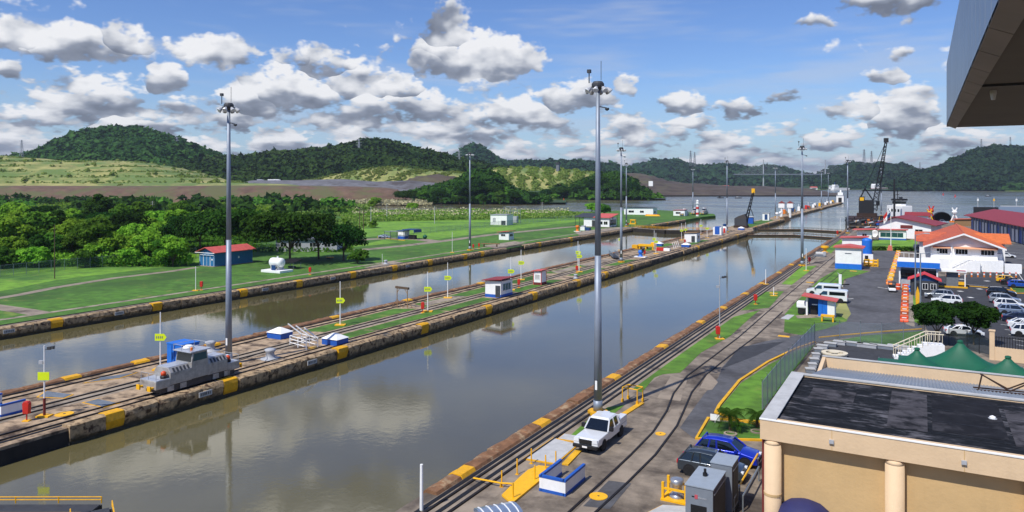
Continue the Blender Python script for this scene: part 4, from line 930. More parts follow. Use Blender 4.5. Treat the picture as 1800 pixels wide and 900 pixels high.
t = thing('drain_cover','small yellow valve box on the left grass bank','valve box',G(580,455)); MB().bx(-.9,.9,-.6,.6,.35,.5).build('lid','yellow',t); MB().bx(-.6,.6,-.4,.4,0,.35).build('box','darkgrey',t)
# machinery by the control house
t = thing('capstan','orange and white capstan by the control house','capstan',G(1015,407)); MB().lathe([(.9,0),(.9,.3),(.5,.4),(.5,1.4),(.8,1.7),(.8,2.4),(.3,2.6)],12).build('drum','orange',t,smooth=True); MB().bx(-1.2,1.2,-1,1,0,.2).build('plate','white',t)
t = thing('crate_stack','stack of white and blue crates before the control house','crates',G(1030,405)); MB().bx(-2.2,-.2,-1,1,0,1.4).build('crate','white',t); MB().bx(.1,1.9,-1,1,0,1.2).build('crate','blue_dark',t); MB().bx(-1.8,-.4,-.8,.8,1.4,2.0).build('crate','ltgrey',t)
t = thing('yellow_winch','yellow winch frame right of the control house','winch',G(1113,394)); MB().bx(-1.6,1.6,-1,1,0,.5).build('bed','yellow_clean',t); MB().bx(-1.4,1.4,-.8,.8,1.8,2.3).build('top','yellow_clean',t)
for x in (-1.2,1.2): MB().bx(x-.15,x+.15,-.6,.6,.5,1.8).build('leg','yellow_clean',t)
t = thing('lifeboat','upturned yellow skiff on the grass near the white store','boat',G(1147,380)); MB().add([(-5,0,.1),(-3,-1.1,.1),(3,-1.1,.1),(5,0,.1),(3,1.1,.1),(-3,1.1,.1),(-3.6,0,1.0),(3.6,0,1.0)],[(0,1,2,3,4,5),(0,6,1),(1,6,7,2),(2,7,3),(3,7,4),(4,7,6,5),(5,6,0)]).build('hull','yellow',t,smooth=False); MB().bx(-4.2,4.2,-.06,.06,.6,1.08).build('keel','orange',t)
t = thing('beacon_tower','small white and red range beacon among the parked locomotives','beacon',G(1226,380)); MB().cyl((0,0,0),(0,0,7.5),.9,.6,8).build('shaft','white',t)
for z in (1.0,4.4): MB().cyl((0,0,z),(0,0,z+1.2),.95,.88,8).build('red_band','red',t)
MB().lathe([(1.1,7.5),(1.1,7.8),(.7,7.9),(.7,9.0),(.9,9.1),(.1,9.9)],10).build('lantern','white',t); 
kiosk('low white shed with pinkish roof left of the parked locomotives',1196,379,7,6,3.2,'white_wall','roof_red',None,door=False,wins=[(-2,1,1.2,2.3,dict(y=-3))],rise=.3,name='shed')
# ------------------------------------------------------------------ things on the middle wall
t = thing('container','bright blue storage box behind the locomotive','container',G(322,642)); MB().bx(-1.3,1.3,-1.1,1.1,0,2.5).build('body','blue_bright',t,bevel=.03)
for x in (-.45,.0): MB().bx(x,x+.06,-1.16,-1.1,.1,2.4).build('door_bar','blue',t)
MB().bx(-1.35,1.35,-1.15,1.15,2.5,2.62).build('lid','blue_bright',t)
def skylight(px,py,lab):
    t = thing('skylight',lab,'skylight',G(px,py),group='blue and white roof lights on the middle wall'); MB().bx(-1.25,1.25,-1.05,1.05,0,.75).build('kerb','blue',t)
    MB().add([(-1.35,-1.15,.75),(1.35,-1.15,.75),(1.35,1.15,.75),(-1.35,1.15,.75),(-.25,-.1,1.35),(.25,-.1,1.35),(.25,.1,1.35),(-.25,.1,1.35)],[(0,1,2,3),(0,1,5,4),(1,2,6,5),(2,3,7,6),(3,0,4,7),(4,5,6,7)]).build('lid','white',t)
skylight(492,593,'blue box with white pyramid lid, left of the white tube rack'); skylight(589,604,'blue box with white pyramid lid, right of the white tube rack'); skylight(1158,432,'white-lidded blue box behind the yellow machinery on the middle wall'); skylight(1206,434,'white-lidded blue box in front of the small white hut'); skylight(1303,404,'white-lidded blue box at the foot of the small crane')
def rack():
    t = thing('tube_rack','white tubular ladder rack with slanting arms on the middle wall','rack',G(534,609),-.25)
    for x in (-1.9,0,1.9):
        for y in (-.8,.8): MB().cyl((x,y,0),(x,y,1.2),.06,n=6).build('leg','white',t)
        MB().cyl((x-.7,-.7,2.6),(x+.2,.7,1.2),.09,n=6).build('arm','white',t)
    for y in (-.8,.8):
        for z in (.35,.8,1.2): MB().cyl((-1.9,y,z),(1.9,y,z),.05,n=6).build('rail','white',t)
    for x in (-1.9,0,1.9): MB().cyl((x,-.8,1.2),(x,.8,1.2),.05,n=6).build('cross_rail','white',t)
rack()
t = thing('trestle','wooden gantry trestle with dark crossbeam on the middle wall','trestle',G(707,540),-.15); MB().bx(-1.5,1.5,-.15,.15,3.0,3.35).build('beam','bark',t)
for x in (-1.2,1.2):
    MB().cyl((x,0,1.0),(x,0,3.0),.08,n=6).build('post','wood',t)
    for dx,dy in ((-.6,-.5),(.6,-.5),(-.6,.5),(.6,.5)): MB().cyl((x,0,1.25),(x+dx,dy,0),.055,n=6).build('leg','wood',t)
for s in (-1,1): MB().cyl((s*1.2,0,2.3),(s*.6,0,3.0),.05,n=5).build('brace','wood',t)
def hatch(name,label,pts,m='plate',frame='yellow',seams=0):
    P = PP(*pts); t = thing(name,label,'hatch',(0,0,0)); c = sum(P,Vector())/len(P); t.location = c
    L = [p-c for p in P]; MB().prism([(p.x*1.14,p.y*1.14) for p in L],-.02,.035).build('border',frame,t); MB().prism([(p.x,p.y) for p in L],-.01,.06).build('plate',m,t)
    for i in range(seams):
        a = L[0].lerp(L[1],(i+1)/(seams+1)); b = L[3].lerp(L[2],(i+1)/(seams+1)); d = (L[1]-L[0]).normalized()*.04; MB().prism([((a-d).x,(a-d).y),((a+d).x,(a+d).y),((b+d).x,(b+d).y),((b-d).x,(b-d).y)],.05,.07).build('seam','darkgrey',t)
    return t
hatch('hatch','grey double hatch plate with thin yellow border behind the locomotive nose',[(152,673),(178,664),(237,656),(210,665)],seams=2)
hatch('hatch','grey hatch plate with yellow border beside the leftmost camera post',[(68,698),(82,688),(126,694),(112,700)])
hatch('hatch','grey hatch plate with yellow border in front of the locomotive',[(148,708),(172,702),(207,709),(182,716)])
for px,py,lab,r in ((113,728,'round yellow manhole cover at the left end of middle wall',.75),(551,612,'round yellow cover near the tube rack',.65)):
    t = thing('manhole_cover',lab,'manhole',G(px,py)); MB().cyl((0,0,-.01),(0,0,.045),r,n=20).build('disc','yellow_clean',t); MB().cyl((0,0,0),(0,0,.06),.12,n=8).build('lifting_eye','darkgrey',t)
def barrier(label,px,py,w,d,h,rz=0.0,open_side=True):
    t = thing('stairwell',label,'stairwell',G(px,py),rz); e = .14
    for nm,a in (('side_wall',(-w/2,-w/2+e,-d/2,d/2)),('side_wall',(w/2-e,w/2,-d/2,d/2)),('front_wall',(-w/2+e,w/2-e,-d/2,-d/2+e))):
        o = MB().bx(*a,.18,h-.12).build(nm,'white',t); MB().bx(a[0]-.03,a[1]+.03,a[2]-.03,a[3]+.03,h-.12,h+.03).build('coping','blue',o); MB().bx(a[0]-.02,a[1]+.02,a[2]-.02,a[3]+.02,0,.2).build('kickboard','blue',o)
    for k in range(5): MB().bx(-w/2+e,w/2-e,d/2-.25-k*.5,d/2+.25-k*.5,-.2*k-.05,.02-.03*k).build('step','concrete_light',t)
    return t
barrier('white stairwell parapet with blue trim, cut by the left picture edge',2,722,4.0,2.0,1.05)
# machinery cluster
t = thing('small_capstan','small light blue capstan beside a red alarm box on the middle wall','capstan',G(1126,452)); MB().lathe([(.8,0),(.8,.3),(.45,.5),(.45,1.0),(.75,1.3),(.5,1.9)],12).build('drum','blue_bright',t,smooth=True); MB().bx(-1.6,1.6,-.9,.9,0,.2).build('plate','white',t); MB().bx(.4,1.0,-.3,.3,1.5,2.3).build('motor','black',t)
t = thing('yellow_machine','yellow lock machinery frame on the middle wall','machinery',G(1140,438)); MB().bx(-3,2.2,-1,1,.9,1.5).build('beam','yellow_clean',t)
for x in (-2.6,-.6,1.6): MB().bx(x-.2,x+.2,-.9,.9,0,.9).build('leg','yellow',t)
MB().lathe([(.7,1.5),(.7,2.0),(.3,2.2)],10,(1.4,0,0)).build('gear_case','yellow_clean',t); MB().bx(-5,-3.2,-1,.8,0,1.2).build('motor','yellow',t)
t = thing('water_barrier','red and white plastic barrier lying on the middle wall','barrier',G(1167,441)); MB().bx(-2.3,0,-.5,.5,0,1.0).build('red_block','red',t,bevel=.08); MB().bx(0,1.9,-.5,.5,0,.8).build('white_block','white',t,bevel=.08)
t = thing('gangway','grey aluminium gangway lying left of the middle-wall mast','gangway',G(1079,452),-1.1)
for y in (-.8,.8):
    for z in (.5,1.5): MB().cyl((-5.5,y,z),(5.5,y,z),.06,n=5).build('rail','galv',t)
    for i in range(8): MB().cyl((-5.5+i*1.57,y,.5),(-5.5+i*1.57,y,1.5),.05,n=5).build('baluster','galv',t)
MB().bx(-5.5,5.5,-.8,.8,.38,.5).build('deck','darkgrey',t)
for x in (-4,3): MB().cyl((x,-.9,.3),(x,.9,.3),.3,n=10).build('wheel','tyre',t)
for i,(px,py) in enumerate(((1185,437),(1188,435.5),(1191,434.5),(1194,433.5))):
    t = thing('handrail',f"{['first','second','third','last'][i]} of four short slanting white rails from the left, beside the small white hut",'rail',G(px,py)); MB().cyl((0,0,0),(-.6,0,1.9),.07,n=6).build('bar','white',t); MB().bx(-.2,.2,-.2,.2,0,.08).build('foot','ltgrey',t)
# lock gates
def gate(label,X0,X1,Y,dy,w,rails,m,z=.25,rc='yellow',rh=1.1):
    """mitre gate leaves seen from above: dark leaf tops with timber fenders and a hand rail"""
    t = thing('lock_gate',label,'lock gate'); mx = (X0+X1)/2
    for s,(xa,xb) in ((0,(X0,mx)),(1,(X1,mx))):
        d = Vector((xb-xa,dy,0)); a = Vector((xa,Y,0)); b = a+d; n = Vector((-d.y,d.x,0)).normalized()*w/2
        o = MB().prism([((a+n).x,(a+n).y),((b+n).x,(b+n).y),((b-n).x,(b-n).y),((a-n).x,(a-n).y)],-5,z-.12).build('leaf','wall_black',t); MB().prism([((a+n*.8).x,(a+n*.8).y),((b+n*.8).x,(b+n*.8).y),((b-n*.8).x,(b-n*.8).y),((a-n*.8).x,(a-n*.8).y)],z-.12,z).build('walkway',m,o)
        for k in (-1,1):
            for i in range(rails+1):
                p = a.lerp(b,i/rails)+n*k*.95; MB().cyl(p+Vector((0,0,z)),p+Vector((0,0,z+rh)),.04,n=5).build('stanchion',rc,t)
            for zz in (z+rh*.55,z+rh): MB().cyl(a+n*k*.95+Vector((0,0,zz)),b+n*k*.95+Vector((0,0,zz)),.035,n=5).build('hand_rail',rc,t)
gate('upper lock gates closing the right chamber with timber walkways',XCR,XR,Yof(408,XCR)-4,9,1.3,9,'wood',rc='bark',z=-.75,rh=.8); gate('second pair of gates farther up the right chamber',XCR-3,XR,Yof(402,XCR)+10,9,1.3,9,'wood',rc='bark',z=-.75,rh=.8)
gate('lock gates closing the far end of the left chamber',XL,XCL,Yof(400,XL)-6,-7,2.2,8,'concrete_light')
gate('black gate top with yellow hand rails in the lower left corner',XCR,XR,18.3,9.4,2.4,7,'darkgrey',z=-.1,rh=.4)
# ------------------------------------------------------------------ approach pier beyond the gates
def crane_small():
    t = thing('small_crane','small dark lattice crane with yellow jib tip on the middle wall','crane',G(1303,400))
    MB().bx(-2.6,2.6,-2,2,1.0,4.2).build('cab','darkgrey',t); MB().bx(-2.9,2.9,-2.3,2.3,0,1.0).build('carriage','rust_steel',t); MB().ext([(-2.6,4.2),(2.6,4.2),(1.8,6.2),(-.8,5.2)],-2,2,'y').build('roof','loco_dark',t)
    a,b = Vector((2.0,0,2.5)),Vector((5.3,0,16.2))
    for dx,dy in ((-.6,-.6),(.6,-.6),(.6,.6),(-.6,.6)): MB().bar(a+Vector((dx,dy,0)),b+Vector((dx*.4,dy*.4,0)),.12).build('jib_chord','black',t)
    c = MB()
    for i in range(9):
        p = a.lerp(b,i/9); q = a.lerp(b,(i+1)/9); c.bar(p+Vector((-.5,-.6,0)),q+Vector((.5,-.6,0)),.08); c.bar(p+Vector((.5,.6,0)),q+Vector((-.5,.6,0)),.08)
    tag(c.build('jib_lacing','black',t),kind='stuff'); MB().bx(4.6,6.0,-.6,.6,15.6,17.6).build('jib_head','yellow_clean',t)
crane_small()
for px,lab in ((1374,'left of the twin white signal posts with dark caps on the approach pier'),(1389,'right of the twin white signal posts with dark caps on the approach pier')):
    t = thing('signal_post',lab,'signal',W(px,428),0,'twin signal posts'); MB().cyl((0,0,0),(0,0,7),.6,n=8).build('shaft','white',t); MB().bx(-1.7,1.7,-.9,.9,5.5,8.2).build('head','white',t,bevel=.15); MB().add([(-2,-1,8.2),(2,-1,8.2),(2,1,8.2),(-2,1,8.2),(0,0,9.6)],[(0,1,2,3),(0,1,4),(1,2,4),(2,3,4),(3,0,4)]).build('cap','maroon',t)
kiosk('white kiosk with blue door on the approach pier below the twin posts',1347,387.5,3.4,3,4.0,'white_wall','ltgrey',None,door=False,wins=[(-.6,.9,.4,3.4,dict(y=-1.5,m='blue_dark',mull=0))],rise=.2)
kiosk('small blue box cabin beside the small crane on the pier',1320,393,2.4,2.2,3.2,'blue','white',None,door=False,rise=.1,name='cabin')
t = thing('davit','thin dark davit arm by the blue cabin on the pier','davit',G(1324,393)); MB().cyl((0,0,0),(0,0,4),.2,n=6).build('post','darkgrey',t); MB().cyl((0,0,4),(-1.0,0,7),.18,n=6).build('arm','black',t)
t = thing('pier_house','white harbour house with dark arched opening at the tip of the approach pier','house',Vector((-72.6,815,0))); MB().bx(-3.4,3.4,-6,6,0,7).build('wall','white',t); MB().bx(-1.6,1.6,-6.1,-6,0,4.8).build('opening','black',t); MB().bx(-2.4,2.4,-3,3,7,10).build('upper_floor','white',t); MB().lathe([(.9,10),(.9,11.5),(.3,12.6)],8).build('lantern','white',t); MB().bx(-3.7,3.7,-6.4,6.4,6.9,7.2).build('eave','ltgrey',t)
rgp = random.Random(5)
pc = ['white','orange','red','ltgrey','yellow_clean','blue_dark','plate_white','lime']
kinds = ['winch','cabinet','drum']
spots = [(-75.5,488,'orange'),(-74.8,505,'white'),(-75.5,523,'blue_dark'),(-74.2,542,'white'),(-75,560,'black'),(-74.5,580,'red'),(-75.2,598,'red'),(-74,617,'white'),(-75.3,637,'white'),(-74,657,'yellow_clean'),(-75,678,'ltgrey'),(-74,700,'white'),(-75,722,'white'),(-74.3,746,'white'),(-75.2,770,'yellow_clean')]
words = {'orange':'orange','white':'white','blue_dark':'dark blue','black':'black','red':'red','yellow_clean':'yellow','ltgrey':'pale grey'}
ordn = ['nearest','second','third','fourth','fifth','sixth','seventh','eighth','ninth','tenth','eleventh','twelfth','thirteenth','fourteenth','farthest']
for i,(x,y,cn) in enumerate(spots):
    t = thing('mooring_winch',f'{words[cn]} mooring winch, {ordn[i]} of the row along the approach pier','winch',Vector((x,y,0)),0,'mooring winches on the approach pier')
    MB().bx(-1.6,1.6,-2.2,2.2,0,.6).build('bed','concrete_light',t); MB().bx(-1.2,.5,-1.6,1.2,.6,2.6+rgp.random()).build('housing',cn,t,bevel=.1); MB().cyl((.6,-1.3,1.5),(.6,1.3,1.5),.85,n=10).build('drum','darkgrey' if i % 2 else 'wood',t)
    if i % 3 == 0: MB().cyl((-.8,1.2,.6),(-.8,1.2,5.4),.14,n=6).build('lamp_post','white',t); 
for i,(x,y) in enumerate(((-71,432),(-71.5,446),(-73,460))):
    t = thing('pier_light',f"{['left','middle','right'][i]} white lamp globe on short post where the pier narrows",'lamp',Vector((x,y,0))); MB().cyl((0,0,0),(0,0,2.2),.2,n=6).build('post','white',t); MB().lathe([(.3,2.2),(.9,2.6),(.9,3.2),(.3,3.6)],8).build('globe','white',t)
# sloping timber fender where the pier steps out
t = thing('fender','stepped yellow-brown timber fender where the approach pier narrows','fender',Vector((XCR-4.2,438,0)))
for k in range(5): MB().bx(-1.4-k*.35,.6-k*.35,-9,9,-1.6+k*.55,-1.15+k*.55).build('timber','wood',t)
# buoys and boats on the lake
for px,dep,lab in ((1658,1240,'left of two red buoys on the lake right of the crane'),(1679,1080,'right of two red buoys on the lake right of the crane'),(991,820,'orange buoy before the wooded far bank')):
    t = thing('buoy',lab,'buoy',W(px,dep,WATER)); MB().lathe([(1.5,-.3),(1.5,.7),(.7,1.0),(.5,2.6),(.2,3.0)],10).build('float','red' if px>1000 else 'orange_red',t,smooth=False); MB().cyl((0,0,2.9),(0,0,4.0),.4,n=6).build('top_mark','red' if px>1000 else 'orange_red',t)
for i,(px,dep) in enumerate(((1266,1010),(1297,1000),(1337,1290),(1357,1290),(1368,1240),(1382,1250),(1388,1400),(1737,1120))):
    t = thing('work_boat',f"{['leftmost','second','third','fourth','fifth','sixth','seventh','rightmost'][i]} of the small dark boats far out on the lake, from the left",'boat',W(px,dep,WATER),.4,'small boats on the lake'); MB().prism([(-4,-1.2),(3,-1.2),(5,0),(3,1.2),(-4,1.2)],-.3,1.1).build('hull','darkgrey',t); MB().bx(-2,.5,-.9,.9,1.1,2.5).build('cabin','ltgrey' if i % 2 else 'black',t)
# bridge far away
t = thing('cable_bridge','pale cable stayed bridge with two pylons far across the lake','bridge',W(1400,2550,0),0)
def bp(px,z): return W(px,2550,z)-t.location
MB().add([bp(1290,45),bp(1470,45),bp(1470,49),bp(1290,49)]+[bp(1290,45)+Vector((-6,11,0)),bp(1470,45)+Vector((-6,11,0)),bp(1470,49)+Vector((-6,11,0)),bp(1290,49)+Vector((-6,11,0))],[(0,1,2,3),(7,6,5,4),(0,4,5,1),(3,2,6,7)]).build('deck','grey',t)
for px in (1343,1452):
    MB().cyl(bp(px,0)+Vector((-3,6,0)),bp(px,98)+Vector((-3,6,0)),2.6,1.6,6).build('pylon','ltgrey',t)
    c = MB()
    for k in range(1,9):
        for s in (-1,1): c.cyl(bp(px,52+k*5.4)+Vector((-3,6,0)),bp(px+s*k*5.6,49)+Vector((-3,6,0)),.28,n=4,cap=False)
    tag(c.build('stay_cables','ltgrey',t),kind='stuff')
def lattice_tower(label,px,dep,z,h,m='grey'):
    t = thing('transmission_tower',label,'pylon',W(px,dep,z),.5)
    w = h*.09
    for dx,dy in ((-1,-1),(1,-1),(1,1),(-1,1)): MB().bar((dx*w,dy*w,-6),(dx*w*.15,dy*w*.15,h),h*.006).build('leg',m,t)
    c = MB()
    for k in range(7):
        a,b = 1-.85*k/7,1-.85*(k+1)/7
        for s in (-1,1): c.bar((-w*a*s,-w*a,h*k/7),(w*b*s,-w*b,h*(k+1)/7),h*.004); c.bar((-w*a*s,w*a,h*k/7),(w*b*s,w*b,h*(k+1)/7),h*.004)
    for q in (.72,.84,.95): c.bar((-h*.12,0,h*q),(h*.12,0,h*q),h*.005)
    tag(c.build('bracing',m,t),kind='stuff')
lattice_tower('left of two tall lattice masts on the hill behind the crane',1519,2700,78,62); lattice_tower('right of two tall lattice masts on the hill behind the crane',1532,2700,76,58); lattice_tower('short lattice mast on the saddle right of the crane',1617,2500,58,30); lattice_tower('lattice mast on the left shoulder of the right hill',1725,2250,118,34); lattice_tower('lattice mast on top of the right hill',1776,2250,124,34); lattice_tower('pair mast left, far behind the thin left mast',1214,3000,82,66); lattice_tower('pair mast right, far behind the thin left mast',1221,3000,82,60)
lattice_tower('power pylon on the right flank of the big left hill',311,1300,62,38,'ltgrey'); lattice_tower('power pylon on the wooded middle ridge',631,1150,52,36,'ltgrey'); lattice_tower('power pylon below the cone shaped hill',807,1200,36,36,'ltgrey'); lattice_tower('power pylon at far left edge of the big hill',38,1150,52,34,'ltgrey')
t = thing('signal_tower','small grey signal tower on the bare slope of the far bank','tower',W(981,1000,38)); MB().bx(-2,2,-2,2,-8,7).build('shaft','grey',t); MB().bx(-3,3,-3,3,7,9).build('gallery','darkgrey',t)
t = thing('range_marker','white range marker on the terraced spoil bank','marker',W(1144,1180,6)); MB().bx(-3.5,3.5,-.5,.5,8,16).build('board','white',t); MB().cyl((-2.5,.8,-5),(-2.5,.8,10),.5,n=6).build('leg','ltgrey',t); MB().cyl((2.5,.8,-5),(2.5,.8,10),.5,n=6).build('leg','ltgrey',t)
# ships far away
def ship(label,px,dep,L,hc,sc_,rz):
    t = thing('ship',label,'ship',W(px,dep,WATER),rz); w=L*.09
    MB().add([(-L/2,-w,-.5),(L*.4,-w,-.5),(L/2,0,-.5),(L*.4,w,-.5),(-L/2,w,-.5),(-L/2,-w,L*.07),(L*.4,-w,L*.07),(L*.53,0,L*.09),(L*.4,w,L*.07),(-L/2,w,L*.07)],[(4,3,2,1,0),(5,6,7,8,9),(0,1,6,5),(1,2,7,6),(2,3,8,7),(3,4,9,8),(4,0,5,9)]).build('hull',hc,t)
    MB().bx(-L*.45,-L*.2,-w*.85,w*.85,L*.07,L*.2).build('bridge_house','white',t); MB().bx(-L*.42,-L*.25,-w*1.0,w*1.0,L*.2,L*.24).build('wheelhouse','white',t); MB().cyl((-L*.36,0,L*.24),(-L*.36,0,L*.33),L*.02,n=8).build('funnel',sc_,t); MB().bx(-L*.15,L*.3,-w*.7,w*.7,L*.07,L*.11).build('cargo','plate_white',t)
ship('white ship moored far away left of the crane jib',1478,2000,62,'white','blue_dark',.9); ship('white ship with dark hull moored far away behind the crane jib',1550,1950,72,'maroon','darkgrey',.9); ship('small white vessel far off, just left of the big bridge pylon line',1399,1700,26,'white','darkgrey',.7)
# site buildings scattered on the far shore
for i,(px,dep,w,h,lab) in enumerate(((1430,1900,16,6,'white depot on the far shore right of the bridge'),(1465,2060,26,8,'low white warehouse on the far shore left of the white ship'),(1600,2250,18,7,'white house under trees on the far right shore'),(1655,2230,22,6,'pale long house on the far right shore'),(1685,2230,40,6,'longest pale hall on the far right shore'),(1160,1250,20,5,'white cabin on the terraced spoil bank'),(1275,2400,22,7,'white hut below the far blue hills'))):
    t = thing('far_building',lab,'building',W(px,dep,.5),TH); MB().bx(-w/2,w/2,-5,5,0,h).build('wall','white',t); MB().ext([(-5.6,h),(5.6,h),(0,h+2.4)],-w/2-.5,w/2+.5,'x').build('roof','ltgrey' if i%2 else 'roof_red',t); MB().bx(-w*.35,w*.35,-5.1,-5,h*.35,h*.7).build('window','glass',t)
for i,(px,dep,c,lab) in enumerate(((133,800,'white','white tank truck on the dam road at far left'),(477,860,'white','first white site truck on the rubble bank'),(487,862,'white','second white site truck on the rubble bank'),(458,864,'ltgrey','grey site truck left of the two white ones'),(578,735,'red','red canopy among bushes below the brown dam'))):
    t = thing('site_truck',lab,'truck',W(px,dep,{0:18.5,4:4}.get(i,20.5)),TH); MB().bx(-4,2,-1.2,1.2,.9,3.2).build('body',c,t,bevel=.2); MB().bx(2.1,4,-1.2,1.2,.7,2.8).build('cab',c,t,bevel=.2)
    for x in (-2.8,2.8): MB().cyl((x,-1.25,.6),(x,1.25,.6),.6,n=10).build('axle','tyre',t)
# power poles in the meadow
for i,(px,py,h,lab) in enumerate(((632,403,9.5,'left wooden power pole of the pair at edge of the meadow'),(639,408,9.5,'right wooden power pole of the pair at edge of the meadow'),(652,392,8.2,'white power pole standing third from left in the meadow'),(680,386,9,'white power pole before the left water channel'),(764,393,8.6,'lone white power pole in the middle of the reeds'),(268,392,11,'white utility pole between the trees at left'),(953,378,8,'thin pole at end of the far fence'))):
    t = thing('power_pole',lab,'power pole',G(px,py),.5,'power poles behind the locks'); MB().cyl((0,0,0),(0,0,h),.17,.12,7).build('shaft','bark' if i<2 else 'plate_white',t)
    for z in (h-.5,h-1.6): MB().bx(-1.1,1.1,-.07,.07,z-.08,z+.08).build('crossarm','bark_pale',t)
# ------------------------------------------------------------------ trees on the left
LT = 'trees behind the left fence'
def depthpt(px,dep): return W(px,dep)
leftt = [('lime',20,196,1.25,'bright green bushy tree at the far left edge behind the fence'),('round',62,205,1.2,'rounded green tree second from left behind the fence'),('tall',100,230,.9,'dark upright tree behind the tall thin brown pole'),('lime',128,200,1.2,'lime green tree left of centre in the left wood'),('round',172,190,1.2,'leafy tree directly behind the middle of the left fence'),('rain2',218,225,1.0,'large dark crowned tree left of the white utility pole'),('lime',262,186,.95,'lime tree overhanging the right half of the left fence'),('round',296,182,.75,'small dark green tree next to the end of left fence'),('bush2',232,182,1.0,'low lime bush at the foot of the left fence'),('bush',150,178,1.0,'dark low bush touching the left fence'),('bush2',60,178,1.1,'bright low bush near the left end of the fence'),('bush',5,176,1.2,'dark bush at the left picture edge behind the fence'),
 ('rain2',185,270,.85,'dark round crown rising behind the left wood'),('tall',150,285,.75,'slim dark tree at the back of the left wood'),('lime',30,285,1.0,'pale green crown at the back left'),('round',90,290,.95,'green crown at the back, above the thin brown pole'),('lime',245,300,1.0,'pale green crown behind the utility pole'),('bare',176,300,1.05,'thin yellowish half bare tree before the brown dam'),('round',322,330,1.25,'lone round tree standing against the brown dam'),('lime',290,330,.8,'pale shrubby tree left of the lone round tree'),('round',350,300,.8,'green tree behind the blue shed'),
 ('rain',396,205,1.2,'broad dark rain tree behind the blue shed'),('rain2',352,215,.98,'dark tree left of and behind the blue shed'),('lime',432,250,1.0,'light green tree top between the two broad trees'),('rain',510,188,1.18,'widest dark rain tree before the white building'),('rain2',604,192,.85,'right one of the dark trees before the white building'),('rain2',560,197,1.0,'dark tree between the widest rain tree and the right one'),('bush',628,186,.9,'dark rounded bush at the right end of the broad trees'),('palm_tall',430,188,.5,'small palm just right of the blue shed')]
rl = random.Random(3); kk = ['lime','round','lime','tall','bush2','rain2','round','lime']
kw = {'lime':'bright green tree','round':'mid green rounded tree','tall':'slim dark tree','bush2':'low bright bush','rain2':'wide dark tree'}
for row,(d0,n_,x0,x1) in enumerate(((186,9,12,325),(214,9,-5,330),(246,9,8,330),(290,8,-10,300))):
    for i in range(n_):
        k = kk[(i*3+row*5) % 8]; leftt.append((k, x0+(x1-x0)*(i+rl.uniform(.2,.8))/n_, d0+rl.uniform(-7,9), {'lime':.85,'round':.85,'tall':.72,'bush2':1.25,'rain2':.7}[k]*rl.uniform(.85,1.15)*(.9,1.1,1.3,1.5)[row], f"{kw[k]} {['first','second','third','fourth','fifth','sixth','seventh','eighth','ninth'][i]} from left in {['front','second','third','back'][row]} row of left wood"))
for k,px,dep,s,lab in leftt: plant(k,W(px,dep),lab,random.uniform(0,6),s*random.uniform(.95,1.05),LT)
MT = 'trees on the far bank'
mids = [('rain',712,690,1.15,'left end tree of the dark thicket right of the red track'),('round',745,700,1.4,'rounded tree second from left in the far thicket'),('rain2',775,690,1.25,'broad dark tree in the far thicket'),('palm_tall',776,560,1.0,'palm standing in front of the far thicket'),('tall',808,720,1.6,'tall dark tree left of the left-bank mast'),('rain2',835,735,2.1,'highest dark tree of the far thicket behind the left-bank mast'),('rain',862,745,1.75,'wide dark tree right of the highest one'),('round',880,700,1.2,'rounded tree at thicket edge near the transformer house'),('rain2',905,720,1.0,'low dark tree above the transformer house'),('rain2',935,735,.9,'low dark tree at right end of the near thicket'),('tall',850,640,.8,'small tree before the thicket by the mast'),('rain',805,640,.75,'low wide tree at foot of the far thicket'),('rain2',760,640,.6,'low dark shrub tree before the left water channel'),
 ('rain',985,895,1.4,'left broad tree of the far right clump behind the water'),('rain2',1015,905,1.4,'second tree of the far right clump'),('rain2',1050,915,2.2,'dark tree hidden by the near mast on the far bank'),('rain',1080,915,2.15,'tallest broad tree of the far right clump'),('rain2',1108,920,1.7,'tree at right end of the far right clump'),('bush2',1128,925,1.6,'pale bush at the point of the far bank'),('rain2',960,900,1.1,'small tree starting the far right clump'),('bush',1152,930,1.4,'lone dark bush by the waterline beyond the point'),
 ('bush',578,600,1.6,'dark bush below the brown dam'),('bush',602,610,1.3,'second dark bush below the brown dam'),('bush2',660,640,1.6,'green bush left of the red earth track'),('lime',655,560,.75,'small green tree in front of the water channel'),('bush2',725,520,1.3,'green bush before the right water channel'),('bush',1062,470,1.6,'green bush hugging the control house roof'),('bush2',1040,500,1.4,'light bush left of the control house')]
for k,px,dep,s,lab in mids: plant(k,W(px,dep),lab,random.uniform(0,6),s*random.uniform(.95,1.05),MT)
# understorey and reeds that nobody could count
def scatter_leaves(name,pxr,depr,n,h,size,m,seed,z=0.0,up=.5,keep=None):
    rg = np.random.default_rng(seed); u = rg.uniform(*pxr,n); d = rg.uniform(*depr,n)
    if keep is not None: kk = keep(u,d); u,d = u[kk],d[kk]
    lat = (u-CX)/F*d; X = lat*CT-d*ST; Y = lat*ST+d*CT; hh = h*(.55+.45*wav(X,Y,.15,seed))*rg.uniform(.15,1.0,len(u))
    P = np.stack([X,Y,z+np.abs(hh)],-1); V,Q = leaves(P,rg.normal(size=(len(u),3))+np.array([0,0,up]),size,seed)
    return tag(npmesh(name,V,Q,m),kind='stuff')
def patchy(seed, thr, edge=None):
    def k(u, d):
        lat = (u-CX)/F*d; X = lat*CT-d*ST; Y = lat*ST+d*CT; m = wav(X, Y, .045, seed) > thr
        return m if edge is None else m & (u < edge+40*wav(X, Y, .09, seed+1))
    return k
scatter_leaves('undergrowth',(-80,345),(178,330),60000,3.2,.40,'leaf_mid',41,keep=patchy(3,-.35,322)); scatter_leaves('undergrowth',(-80,345),(180,330),40000,3.6,.40,'leaf_lime',42,keep=patchy(4,-.1,318))
scatter_leaves('undergrowth',(330,620),(215,330),16000,1.8,.42,'leaf_mid',43,keep=patchy(5,.0))
